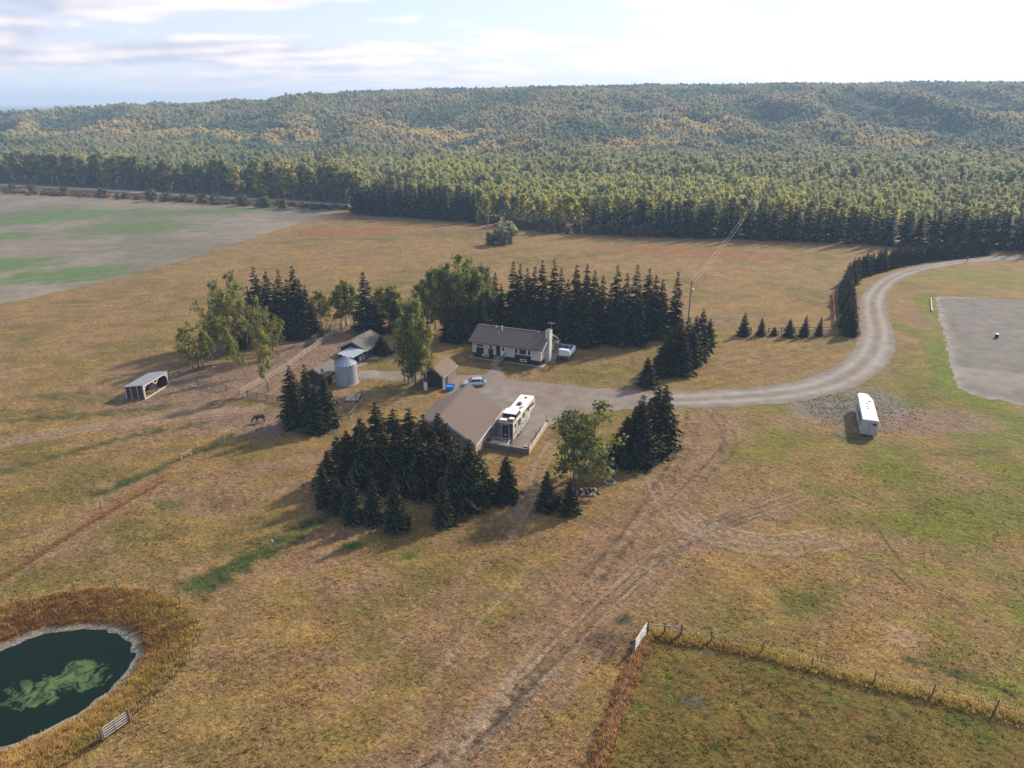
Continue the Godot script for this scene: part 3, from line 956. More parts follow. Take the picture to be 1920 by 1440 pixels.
	# vents and mast on the roof
	for q in [[-6.9, 5.85, 0.0, 0.3, 0.09], [-3.9, 5.8, 0.3, 0.35, 0.13], [-2.3, 5.55, 0.9, 1.0, 0.11], [-2.7, 4.75, 1.9, 0.6, 0.07], [5.7, 5.8, 0.2, 0.35, 0.14]]:
		var v := MB.new()
		v.tube(Vector3(q[0], q[1] - 0.2, q[2]), Vector3(q[0], q[1] + q[3], q[2]), q[4], q[4], 9)
		v.tube(Vector3(q[0], q[1] + q[3], q[2]), Vector3(q[0], q[1] + q[3] + 0.12, q[2]), q[4] * 1.7, q[4] * 0.8, 9)
		part("roof_vent", v, M.white, o)
	var mast := MB.new()
	mast.tube(Vector3(L / 2 + 0.5, 3.5, -0.6), Vector3(L / 2 + 0.5, 8.2, -0.6), 0.035, 0.03, 6)
	for i in 4:
		mast.bar(Vector3(L / 2 - 0.2 - i * 0.05, 8.05 - i * 0.02, -0.9 + i * 0.22), Vector3(L / 2 + 1.2, 8.05 - i * 0.02, -0.9 + i * 0.22), 0.03, 0.03)
	part("antenna", mast, M.steel, o)
	# deck behind the east end
	var x0 := L / 2 + 0.3
	for i in 17:
		bx("deck_plank", Vector3(x0 + 0.12 + i * 0.25, 1.1, -2.9), Vector3(0.235, 0.06, 4.4), M.greywood, o)
	bx("deck_frame", Vector3(x0 + 2.1, 0.96, -2.9), Vector3(4.2, 0.2, 4.36), M.greywood, o)
	for x in [x0 + 0.15, x0 + 2.1, x0 + 4.1]:
		for z in [-5.0, -0.8]:
			bx("deck_post", Vector3(x, 0.45, z), Vector3(0.14, 0.9, 0.14), M.greywood, o)
	for q in [[x0 + 0.1, -5.05], [x0 + 1.45, -5.05], [x0 + 2.8, -5.05], [x0 + 4.15, -5.05], [x0 + 4.15, -3.6], [x0 + 4.15, -2.2], [x0 + 4.15, -0.75]]:
		bx("railing_post", Vector3(q[0], 1.65, q[1]), Vector3(0.09, 1.1, 0.09), M.bluewhite, o)
	var top := MB.new()
	top.box(Vector3(x0 + 2.12, 2.2, -5.05), Vector3(4.15, 0.06, 0.12))
	top.box(Vector3(x0 + 4.15, 2.203, -2.9), Vector3(0.12, 0.06, 4.4))
	part("top_rail", top, M.bluewhite, o)
	for i in 3:
		bx("railing_panel", Vector3(x0 + 0.78 + i * 1.35, 1.65, -5.05), Vector3(1.22, 0.85, 0.03), M.blueglass, o)
		bx("railing_panel", Vector3(x0 + 4.15, 1.65, -4.33 + i * 1.43), Vector3(0.03, 0.85, 1.3), M.bluewhite, o)
	bx("deck_cabinet", Vector3(x0 + 2.9, 1.75, -1.2), Vector3(2.0, 1.25, 0.9), M.white, o, 0.03)
	bx("deck_cabinet_lid", Vector3(x0 + 2.9, 2.41, -1.2), Vector3(2.1, 0.07, 1.0), M.bluewhite, o, 0.02)
	for i in 6:
		bx("deck_step", Vector3(x0 + 0.95, 0.95 - i * 0.17, -0.5 + i * 0.34), Vector3(1.5, 0.05, 0.28), M.palewood, o)
	for s in [-1.0, 1.0]:
		var g := MB.new()
		g.bar(Vector3(x0 + 0.95 + s * 0.72, 0.95, -0.65), Vector3(x0 + 0.95 + s * 0.72, 0.0, 1.3), 0.05, 0.18)
		part("stringer", g, M.greywood, o)
	# porch roof behind
	bx("porch_roof", Vector3(x0 + 0.5, 3.55, -2.9), Vector3(1.6, 0.1, 2.6), M.shingle, o, 0.0, Vector3(0, 0, -0.12))

func garage() -> void:
	var dir := Vector2(3.84, -13.45).normalized()
	var mid := Vector2(-3.44, -102.2) + Vector2(-dir.y, dir.x) * -5.95
	var turn := atan2(-dir.x, -dir.y)
	var o := thing("garage", "long garage with broad mauve brown shingle roof beside the parked camper", "garage", Vector3(mid.x, 0, mid.y), turn)
	gable_shed(o, 11.2, 13.4, 2.95, 6.55, 0.45, M.beige, M.mauve, M.white)
	for i in 2:
		var d := bx("garage_door", Vector3(-2.3 + i * 4.6, 1.25, -6.76), Vector3(3.2, 2.4, 0.06), M.white, o)
		for j in 4:
			bx("door_panel", Vector3(0, -0.9 + j * 0.6, -0.04), Vector3(3.1, 0.56, 0.03), M.white, d)
	window(o, Vector3(5.63, 1.7, 2.0), 1.2, 0.8, M.white, 2, PI / 2)
	window(o, Vector3(5.63, 1.7, -2.5), 1.2, 0.8, M.white, 2, PI / 2)
	# courses of shingles on the slopes
	for s in [-1.0, 1.0]:
		var a := Vector2(5.6, -3.6)
		var e := a.normalized()
		for i in 21:
			var u: float = 0.3 + i * 0.32
			var c := MB.new()
			c.box(Vector3(s * (e.x * u - 0.1 * e.y), 6.55 + e.y * u + 0.1 * e.x + 0.012, 0), Vector3(0.05, 0.022, 14.28))
			part("shingle_course", c, M.mauve, o)

func brown_shed() -> void:
	# ridge from the far left to the near right of the little shed
	var o := thing("brown_shed", "small dark brown plank shed with tan shingle roof beside the tall birches", "shed", Vector3(-14.0, 0, -129.0), deg_to_rad(-18))
	gable_shed(o, 3.9, 6.4, 2.5, 4.1, 0.4, M.darkwood, M.tanroof, M.palewood, 0.26)
	for i in 22:
		bx("wall_board", Vector3(1.965, 1.25, -3.1 + i * 0.295), Vector3(0.03, 2.4, 0.27), M.greywood, o)
	bx("door", Vector3(1.99, 1.0, 1.5), Vector3(0.05, 2.0, 1.0), M.darkwood, o)
	for s in [-1.0, 1.0]:
		bx("corner_board", Vector3(s * 1.97, 1.25, 3.28), Vector3(0.14, 2.5, 0.12), M.palewood, o)

func cabin() -> void:
	var o := thing("log_cabin", "dark log cabin with low grey shingle roof beneath the plank fence", "cabin", Vector3(-32.6, 0, -146.2), deg_to_rad(-16))
	gable_shed(o, 5.6, 7.6, 2.5, 3.9, 0.65, M.darkwood, M.greyroof, M.palewood)
	for s in [-1.0, 1.0]:
		for i in 9:
			var l := MB.new()
			l.tube(Vector3(-2.9, 0.14 + i * 0.27, s * 3.82), Vector3(2.9, 0.14 + i * 0.27, s * 3.82), 0.14, 0.14, 8)
			part("log", l, M.darkwood, o)
			var m := MB.new()
			m.tube(Vector3(s * 2.82, 0.10 + i * 0.27, -4.0), Vector3(s * 2.82, 0.10 + i * 0.27, 4.0), 0.135, 0.135, 8)
			part("log", m, M.darkwood, o)
	window(o, Vector3(2.97, 1.5, 0.8), 1.1, 0.7, M.palewood, 2, PI / 2)
	window(o, Vector3(2.97, 1.5, -1.6), 1.1, 0.7, M.palewood, 2, PI / 2)
	var pipe := MB.new()
	pipe.tube(Vector3(0.9, 3.2, 0.4), Vector3(0.9, 4.7, 0.4), 0.11, 0.11, 9)
	part("stove_pipe", pipe, M.steel, o)
	bx("porch_slab", Vector3(3.9, 0.05, 0.5), Vector3(1.9, 0.12, 6.0), M.concrete, o)
	var l := thing("lean_to_shed", "open dark lean-to with pale blue metal roof beside the log cabin", "shed", Vector3(-33.4, 0, -139.6), deg_to_rad(-34))
	for q in [[-1.9, -1.5, 2.5], [1.9, -1.5, 2.5], [-1.9, 1.5, 2.1], [1.9, 1.5, 2.1]]:
		bx("post", Vector3(q[0], q[2] / 2, q[1]), Vector3(0.14, q[2], 0.14), M.darkwood, l)
	for i in 12:
		bx("wall_board", Vector3(-1.75 + i * 0.32, 1.1, 1.55), Vector3(0.29, 2.1, 0.03), M.darkwood, l)
		bx("wall_board", Vector3(-2.0, 1.15, -1.45 + i * 0.262), Vector3(0.03, 2.15, 0.24), M.darkwood, l)
	bx("roof", Vector3(0, 2.4, 0), Vector3(4.7, 0.06, 3.9), M.bluemetal, l, 0.0, Vector3(0.13, 0, 0))
	for i in 8:
		bx("roof_rib", Vector3(-2.2 + i * 0.63, 2.45, 0), Vector3(0.04, 0.04, 3.88), M.bluemetal, l, 0.0, Vector3(0.13, 0, 0))
	bx("floor", Vector3(2.2, 0.06, 0), Vector3(1.4, 0.1, 3.4), M.concrete, l)

func grain_bin() -> void:
	var o := thing("grain_bin", "round galvanised grain bin with conical ribbed roof", "grain bin", Vector3(-32.1, 0, -128.3))
	var R := 2.08
	for i in 5:
		var b := MB.new()
		for k in 3:
			var y := i * 0.82 + k * 0.2733
			b.tube(Vector3(0, y, 0), Vector3(0, y + 0.1367, 0), R - 0.012, R + 0.02, 36, false)
			b.tube(Vector3(0, y + 0.1367, 0), Vector3(0, y + 0.2733, 0), R + 0.02, R - 0.012, 36, false)
		part("wall_ring", b, M.galv, o)
	for i in 22:
		var b := MB.new()
		var a := TAU * i / 22
		var c := TAU * (i + 1) / 22
		var e := R + 0.12
		var p := Vector3(cos(a) * e, 4.06, sin(a) * e)
		var q := Vector3(cos(c) * e, 4.06, sin(c) * e)
		var u := Vector3(cos(a) * 0.35, 5.35, sin(a) * 0.35)
		var w := Vector3(cos(c) * 0.35, 5.35, sin(c) * 0.35)
		b.quad(p, q, w, u, Vector3(cos(a), 0.8, sin(a)))
		b.bar(p + Vector3(0, 0.05, 0), u + Vector3(0, 0.05, 0), 0.05, 0.07)
		part("roof_sheet", b, M.galvroof, o)
	var cap := MB.new()
	cap.tube(Vector3(0, 5.3, 0), Vector3(0, 5.62, 0), 0.38, 0.34, 16)
	part("roof_cap", cap, M.galv, o)
	bx("door", Vector3(0.9, 1.1, R * 0.93), Vector3(0.7, 1.5, 0.1), M.galvroof, o)
	var slab := MB.new()
	slab.tube(Vector3(0, -0.05, 0), Vector3(0, 0.1, 0), R + 0.35, R + 0.35, 28)
	part("base", slab, M.concrete, o)
	# shed half hidden by the spruces left of the bin
	var s := thing("weathered_shed", "weathered shed with grey roof half hidden behind spruces near the bin", "shed", Vector3(-37.0, 0, -129.6), deg_to_rad(-20))
	gable_shed(s, 4.4, 5.4, 2.2, 3.4, 0.4, M.darkwood, M.greyroof, M.palewood, 0.3)

func shelter() -> void:
	# local +x runs along the open front, +z faces out of it
	var d := Vector2(1.0, -7.2)
	var mid := Vector2(-67.3, -119.8) + d * 0.5
	var turn := -atan2(d.y, d.x)
	var o := thing("horse_shelter", "maroon open-fronted horse shelter with white trim and pale metal roof", "animal shelter", Vector3(mid.x, 0, mid.y), turn)
	var L := 7.3
	var D := 3.6
	bx("back_wall", Vector3(0, 1.1, -D), Vector3(L, 2.2, 0.08), M.maroon, o)
	for s in [-1.0, 1.0]:
		var w := MB.new()
		w.prism(PackedVector2Array([Vector2(0, 0), Vector2(-D, 0), Vector2(-D, 2.2), Vector2(0, 2.75)]), Vector3(s * L / 2 - 0.04, 0, 0), Vector3.BACK, Vector3.UP, Vector3(0.08, 0, 0))
		part("side_wall", w, M.maroon, o)
		for z in [0.0, -1.2, -2.5, -D]:
			var h: float = 2.75 + z * 0.15
			bx("trim_board", Vector3(s * (L / 2 + 0.05), h / 2, z + (0.0 if z > -0.1 else 0.0)), Vector3(0.06, h, 0.2 if z == 0.0 or z == -D else 0.14), M.trimwhite, o)
	bx("roof", Vector3(0, 2.56, -D / 2), Vector3(L + 0.4, 0.07, D + 0.5), M.palemetal, o, 0.0, Vector3(-0.148, 0, 0))
	for i in 10:
		bx("roof_rib", Vector3(-3.4 + i * 0.755, 2.61, -D / 2), Vector3(0.05, 0.04, D + 0.48), M.palemetal, o, 0.0, Vector3(-0.148, 0, 0))
	# two openings with clipped corners
	for s in [-1.0, 1.0]:
		for e in [-1.0, 1.0]:
			var br := MB.new()
			var x: float = s * 1.83 + e * 1.72
			br.bar(Vector3(x, 1.75, 0.06), Vector3(x - e * 0.75, 2.5, 0.06), 0.05, 0.2)
			part("corner_brace", br, M.trimwhite, o)
		bx("front_post", Vector3(s * (L / 2 - 0.1), 1.35, 0.06), Vector3(0.24, 2.7, 0.1), M.trimwhite, o)
	bx("header_board", Vector3(0, 2.55, 0.05), Vector3(L, 0.26, 0.08), M.trimwhite, o)
	bx("centre_post", Vector3(0, 1.3, 0.0), Vector3(0.2, 2.6, 0.14), M.maroon, o)
	bx("sill_log", Vector3(0, 0.1, 0.05), Vector3(L, 0.18, 0.16), M.trimwhite, o)
	for i in 4:
		bx("divider_board", Vector3(0, 0.5 + i * 0.42, -0.75), Vector3(0.05, 0.2, 1.5), M.trimwhite, o)

# ---------------------------------------------------------------- vehicles
func camper() -> void:
	# local -z points to its front, far end; the rear faces the camera
	var a := Vector2(-1.03, -101.6)
	var f := Vector2(2.75, -113.1)
	var d := (f - a).normalized()
	var o := thing("camper", "long white fifth wheel camper with dark rear window and black roof fittings", "camper", Vector3(a.x, 0, a.y), atan2(-d.x, -d.y))
	var W := 2.5
	var L := 12.2
	var b := MB.new()
	# side profile: rear at z=0, front at -L; the nose is raised
	b.prism(PackedVector2Array([Vector2(0, 0.62), Vector2(9.1, 0.62), Vector2(9.5, 1.75), Vector2(L - 0.35, 1.75), Vector2(L, 2.2), Vector2(L - 0.15, 3.35), Vector2(L - 0.75, 3.66), Vector2(0.12, 3.66), Vector2(0, 3.5)]), Vector3(-W / 2, 0, 0), Vector3.FORWARD, Vector3.UP, Vector3(W, 0, 0))
	part("body", b, M.offwhite, o)
	bx("roof", Vector3(0, 3.675, -L / 2 - 0.3), Vector3(W - 0.1, 0.05, L - 1.2), M.roofwhite, o, 0.02)
	# rear wall: dark window in a pale grey frame, ladder on the left
	bx("rear_wall", Vector3(0, 2.1, 0.02), Vector3(W - 0.06, 2.9, 0.05), M.camperdark, o)
	for x in [-0.62, 0.62]:
		bx("rear_frame", Vector3(x, 2.1, 0.07), Vector3(0.14, 2.7, 0.06), M.greypanel, o)
	bx("rear_frame", Vector3(0, 3.38, 0.07), Vector3(1.1, 0.14, 0.06), M.greypanel, o)
	bx("rear_window", Vector3(0, 2.55, 0.055), Vector3(1.08, 1.2, 0.04), M.glass, o)
	bx("emblem", Vector3(0, 1.55, 0.06), Vector3(0.42, 0.3, 0.02), M.greypanel, o)
	for x in [-1.12, -0.78]:
		var l := MB.new()
		l.tube(Vector3(x, 0.9, 0.16), Vector3(x, 3.75, 0.16), 0.025, 0.025, 6)
		part("ladder_rail", l, M.steel, o)
	for i in 9:
		var l := MB.new()
		l.tube(Vector3(-1.12, 1.05 + i * 0.31, 0.16), Vector3(-0.78, 1.05 + i * 0.31, 0.16), 0.02, 0.02, 5)
		part("ladder_rung", l, M.steel, o)
	bx("bumper", Vector3(0, 0.6, 0.12), Vector3(W - 0.1, 0.16, 0.16), M.greypanel, o, 0.02)
	for s in [-1.0, 1.0]:
		bx("tail_lamp", Vector3(s * 1.12, 1.0, 0.06), Vector3(0.14, 0.4, 0.05), M.red, o)
	# roof fittings
	bx("roof_membrane", Vector3(0, 3.72, -2.35), Vector3(W - 0.12, 0.06, 4.4), M.camperdark, o)
	bx("slide_roof", Vector3(-0.2, 4.16, -3.35), Vector3(2.3, 0.08, 2.1), M.roofwhite, o, 0.03)
	bx("slide_box", Vector3(-0.1, 3.9, -3.35), Vector3(2.3, 0.44, 2.04), M.camperdark, o)
	bx("roof_panel", Vector3(-0.6, 3.84, -0.62), Vector3(1.15, 0.16, 0.8), M.roofwhite, o, 0.04)
	bx("roof_panel", Vector3(0.62, 3.9, -1.2), Vector3(0.75, 0.22, 0.8), M.roofwhite, o, 0.05)
	bx("air_conditioner", Vector3(-0.05, 3.86, -7.6), Vector3(0.75, 0.32, 0.95), M.camperdark, o, 0.08)
	bx("roof_vent", Vector3(0.55, 3.76, -6.1), Vector3(0.36, 0.14, 0.36), M.camperdark, o, 0.03)
	bx("roof_vent", Vector3(0.75, 3.76, -6.75), Vector3(0.30, 0.14, 0.42), M.greypanel, o, 0.03)
	bx("roof_vent", Vector3(0.1, 3.78, -10.6), Vector3(0.42, 0.16, 0.42), M.camperdark, o, 0.04)
	# right flank: windows, door, dark swooping bands, skirt
	var X := W / 2
	for q in [[-1.3, 2.75, 0.9, 0.65], [-3.2, 2.7, 1.5, 0.8], [-5.6, 2.7, 1.1, 0.8], [-8.3, 2.7, 0.9, 0.7], [-10.6, 2.75, 0.9, 0.5]]:
		bx("side_window", Vector3(X + 0.012, q[1], q[0]), Vector3(0.03, q[3], q[2]), M.glass, o)
		bx("side_window", Vector3(-X - 0.012, q[1], q[0]), Vector3(0.03, q[3], q[2]), M.glass, o)
	bx("door", Vector3(X + 0.012, 1.75, -7.0), Vector3(0.04, 2.0, 0.75), M.greypanel, o)
	bx("door", Vector3(X + 0.012, 1.75, -4.5), Vector3(0.04, 2.0, 0.7), M.greypanel, o)
	for q in [[-0.2, 1.5, -3.6, 2.15, 0.3], [-1.5, 1.2, -7.8, 1.5, 0.18], [-6.8, 3.2, -11.6, 2.5, 0.45], [-4.8, 3.2, -9.4, 3.05, 0.16], [-3.4, 2.1, -5.2, 1.4, 0.22]]:
		var s := MB.new()
		s.bar(Vector3(X + 0.008, q[1], q[0]), Vector3(X + 0.008, q[3], q[2]), 0.02, q[4])
		part("stripe", s, M.camperdark, o)
	bx("skirt", Vector3(X + 0.004, 0.85, -4.6), Vector3(0.03, 0.42, 8.9), M.greypanel, o)
	var aw := MB.new()
	aw.tube(Vector3(X + 0.08, 3.5, -1.6), Vector3(X + 0.08, 3.5, -7.6), 0.07, 0.07, 8)
	part("awning_roll", aw, M.offwhite, o)
	# slide-out on the left
	bx("slide_out", Vector3(-X - 0.28, 2.25, -5.4), Vector3(0.56, 1.9, 3.6), M.offwhite, o, 0.02)
	for s in [-1.0, 1.0]:
		for z in [-3.6, -4.6]:
			wheel(o, Vector3(s * (W / 2 - 0.14), 0.4, z), 0.4, 0.25)
		for z in [-0.8, -8.6]:
			bx("jack", Vector3(s * 0.95, 0.32, z), Vector3(0.1, 0.64, 0.1), M.steel, o)
	var hitch := MB.new()
	hitch.bar(Vector3(0, 1.7, -10.6), Vector3(0, 1.0, -11.0), 0.3, 0.3)
	part("hitch", hitch, M.camperdark, o)
	for s in [-1.0, 1.0]:
		bx("landing_leg", Vector3(s * 0.9, 0.85, -9.6), Vector3(0.12, 1.7, 0.12), M.steel, o)

func horse_trailer() -> void:
	var a := Vector2(57.95, -104.2)
	var f := Vector2(62.45, -116.4)
	var d := (f - a).normalized()
	var o := thing("horse_trailer", "white gooseneck horse trailer parked on gravel beside the driveway bend", "trailer", Vector3(a.x, 0, a.y), atan2(-d.x, -d.y))
	var W := 2.45
	var plan := PackedVector2Array([Vector2(-W / 2, 0), Vector2(W / 2, 0), Vector2(W / 2, 9.3), Vector2(W / 2 - 0.35, 11.1), Vector2(W / 2 - 0.85, 12.2), Vector2(-W / 2 + 0.45, 12.3), Vector2(-W / 2 + 0.1, 11.6)])
	var b := MB.new()
	var low := PackedVector2Array([plan[0], plan[1], Vector2(W / 2, 9.2), Vector2(-W / 2, 9.2)])
	b.prism(low, Vector3(0, 0.42, 0), Vector3.RIGHT, Vector3.FORWARD, Vector3(0, 1.1, 0))
	b.prism(plan, Vector3(0, 1.52, 0), Vector3.RIGHT, Vector3.FORWARD, Vector3(0, 1.25, 0))
	part("body", b, M.trailerwhite, o)
	var inner := PackedVector2Array()
	for p in plan: inner.push_back((p - Vector2(0, 6)) * Vector2(0.93, 0.99) + Vector2(0, 6))
	var r := MB.new()
	r.prism(inner, Vector3(0, 2.77, 0), Vector3.RIGHT, Vector3.FORWARD, Vector3(0, 0.13, 0))
	part("roof", r, M.roofwhite, o)
	bx("roof_seam", Vector3(0, 2.905, -2.3), Vector3(W - 0.2, 0.03, 0.08), M.greypanel, o)
	bx("roof_seam", Vector3(0, 2.905, -1.1), Vector3(W - 0.2, 0.03, 0.06), M.greypanel, o)
	for q in [[0.55, -8.6, 0.5], [0.1, -7.4, 0.34], [0.05, -6.1, 0.34], [0.0, -4.9, 0.34]]:
		bx("roof_vent", Vector3(q[0], 2.95, q[1]), Vector3(q[2], 0.12, q[2]), M.greypanel, o, 0.03)
	# rear doors
	for s in [-1.0, 1.0]:
		bx("rear_door", Vector3(s * 0.58, 1.6, 0.03), Vector3(1.12, 2.1, 0.05), M.trailergrey, o, 0.01)
		bx("rear_post", Vector3(s * 1.19, 1.6, 0.04), Vector3(0.09, 2.4, 0.09), M.roofwhite, o)
		bx("tail_lamp", Vector3(s * 1.19, 0.75, 0.1), Vector3(0.1, 0.22, 0.04), M.red, o)
		bx("door_bar", Vector3(s * 0.1, 1.6, 0.08), Vector3(0.035, 2.0, 0.035), M.steel, o)
	bx("rear_window", Vector3(0.68, 2.2, 0.065), Vector3(0.6, 0.36, 0.03), M.glass, o)
	bx("bumper", Vector3(0, 0.42, 0.1), Vector3(W, 0.14, 0.14), M.greypanel, o)
	# flanks
	for s in [-1.0, 1.0]:
		var x: float = s * (W / 2 + 0.012)
		for i in 4:
			bx("side_window", Vector3(x, 2.2, -1.2 - i * 1.25), Vector3(0.03, 0.42, 0.95), M.glass, o)
		bx("stripe", Vector3(x, 1.80, -4.5), Vector3(0.02, 0.26, 8.9), M.trailerblue, o)
		bx("stripe", Vector3(x, 1.58, -4.5), Vector3(0.02, 0.05, 8.6), M.trailerblue, o)
		bx("lower_panel", Vector3(x, 0.95, -4.5), Vector3(0.02, 0.85, 8.9), M.trailergrey, o)
		bx("fender", Vector3(s * (W / 2 + 0.06), 0.92, -5.0), Vector3(0.18, 0.08, 2.2), M.greypanel, o, 0.02)
		for z in [-4.5, -5.5]:
			wheel(o, Vector3(s * (W / 2 - 0.12), 0.38, z), 0.38, 0.24)
		bx("landing_leg", Vector3(s * 0.7, 0.75, -10.2), Vector3(0.12, 1.5, 0.12), M.steel, o)
	bx("side_door", Vector3(W / 2 + 0.02, 1.55, -8.3), Vector3(0.04, 1.9, 0.75), M.trailergrey, o)

func car() -> void:
	# lofted sections along x: the nose at -x
	var o := thing("car", "pale silver blue hatchback parked behind the mauve roofed garage", "car", Vector3(-7.2, 0, -126.9), deg_to_rad(4))
	# [x, half width low, sill y, half width belt, belt y]
	var lower := [[-2.15, 0.70, 0.35, 0.62, 0.62], [-2.0, 0.80, 0.28, 0.74, 0.74], [-1.3, 0.86, 0.24, 0.82, 0.88], [-0.6, 0.88, 0.24, 0.85, 0.96], [0.8, 0.88, 0.24, 0.86, 1.0], [1.6, 0.87, 0.26, 0.83, 1.02], [2.05, 0.80, 0.32, 0.76, 0.98], [2.18, 0.72, 0.42, 0.66, 0.8]]
	var b := MB.new()
	for i in lower.size() - 1:
		var p: Array = lower[i]
		var q: Array = lower[i + 1]
		for s in [-1.0, 1.0]:
			b.quad(Vector3(p[0], p[2], s * p[1]), Vector3(q[0], q[2], s * q[1]), Vector3(q[0], (q[2] + q[4]) * 0.55, s * (q[1] + 0.03)), Vector3(p[0], (p[2] + p[4]) * 0.55, s * (p[1] + 0.03)), Vector3(0, 0, s))
			b.quad(Vector3(p[0], (p[2] + p[4]) * 0.55, s * (p[1] + 0.03)), Vector3(q[0], (q[2] + q[4]) * 0.55, s * (q[1] + 0.03)), Vector3(q[0], q[4], s * q[3]), Vector3(p[0], p[4], s * p[3]), Vector3(0, 0, s))
		b.quad(Vector3(p[0], p[4], -p[3]), Vector3(q[0], q[4], -q[3]), Vector3(q[0], q[4], q[3]), Vector3(p[0], p[4], p[3]), Vector3.UP)
		b.quad(Vector3(p[0], p[2], -p[1]), Vector3(q[0], q[2], -q[1]), Vector3(q[0], q[2], q[1]), Vector3(p[0], p[2], p[1]), Vector3.DOWN)
	for e in [lower[0], lower[7]]:
		b.quad(Vector3(e[0], e[2], -e[1]), Vector3(e[0], e[2], e[1]), Vector3(e[0], e[4], e[3]), Vector3(e[0], e[4], -e[3]), Vector3(signf(e[0]), 0, 0))
	part("body", b, M.carblue, o)
	# the cabin: pillars and roof, with glass set between
	var R := [[-0.45, 1.44, 0.60], [0.5, 1.50, 0.62], [1.45, 1.45, 0.58]]
	var roof := MB.new()
	for i in 2:
		roof.quad(Vector3(R[i][0], R[i][1], -R[i][2]), Vector3(R[i + 1][0], R[i + 1][1], -R[i + 1][2]), Vector3(R[i + 1][0], R[i + 1][1], R[i + 1][2]), Vector3(R[i][0], R[i][1], R[i][2]), Vector3.UP)
	for s in [-1.0, 1.0]:
		for q in [[-1.2, 0.90, 0.83, -0.45, 1.44, 0.60], [0.35, 0.99, 0.86, 0.35, 1.49, 0.62], [1.2, 1.0, 0.85, 1.1, 1.47, 0.6], [2.0, 1.0, 0.77, 1.45, 1.45, 0.58]]:
			roof.bar(Vector3(q[0], q[1], s * q[2]), Vector3(q[3], q[4], s * q[5]), 0.08, 0.06)
		roof.bar(Vector3(-0.45, 1.44, s * 0.6), Vector3(1.45, 1.45, s * 0.58), 0.07, 0.06)
	part("roof", roof, M.carblue, o)
	var ws := MB.new()
	ws.quad(Vector3(-1.18, 0.91, -0.8), Vector3(-1.18, 0.91, 0.8), Vector3(-0.46, 1.42, 0.58), Vector3(-0.46, 1.42, -0.58), Vector3(-1, 1, 0))
	part("windscreen", ws, M.glass, o)
	var rw := MB.new()
	rw.quad(Vector3(1.98, 1.0, -0.75), Vector3(1.98, 1.0, 0.75), Vector3(1.46, 1.43, 0.56), Vector3(1.46, 1.43, -0.56), Vector3(1, 1, 0))
	part("rear_window", rw, M.glass, o)
	for s in [-1.0, 1.0]:
		for q in [[-1.1, 0.32, -0.42, 0.32], [0.38, 1.17, 0.38, 1.07], [1.22, 1.9, 1.13, 1.42]]:
			var g := MB.new()
			g.quad(Vector3(q[0], 0.97, s * 0.845), Vector3(q[1], 1.0, s * 0.84), Vector3(q[3], 1.45, s * 0.605), Vector3(q[2], 1.44, s * 0.605), Vector3(0, 0.3, s))
			part("side_window", g, M.glass, o)
		bx("headlight", Vector3(-2.08, 0.66, s * 0.55), Vector3(0.1, 0.14, 0.3), M.white, o, 0.02)
		bx("tail_light", Vector3(2.12, 0.85, s * 0.62), Vector3(0.1, 0.2, 0.2), M.red, o, 0.02)
		bx("mirror", Vector3(-0.85, 1.0, s * 0.95), Vector3(0.1, 0.12, 0.16), M.carblue, o, 0.02)
		for x in [-1.32, 1.35]:
			var w := MB.new()
			w.tube(Vector3(x, 0.32, s * 0.70), Vector3(x, 0.32, s * 0.90), 0.32, 0.32, 18)
			var t := part("wheel", w, M.rubber, o)
			var h := MB.new()
			h.tube(Vector3(x, 0.32, s * 0.72), Vector3(x, 0.32, s * 0.915), 0.2, 0.2, 12)
			part("rim", h, M.steel, t)

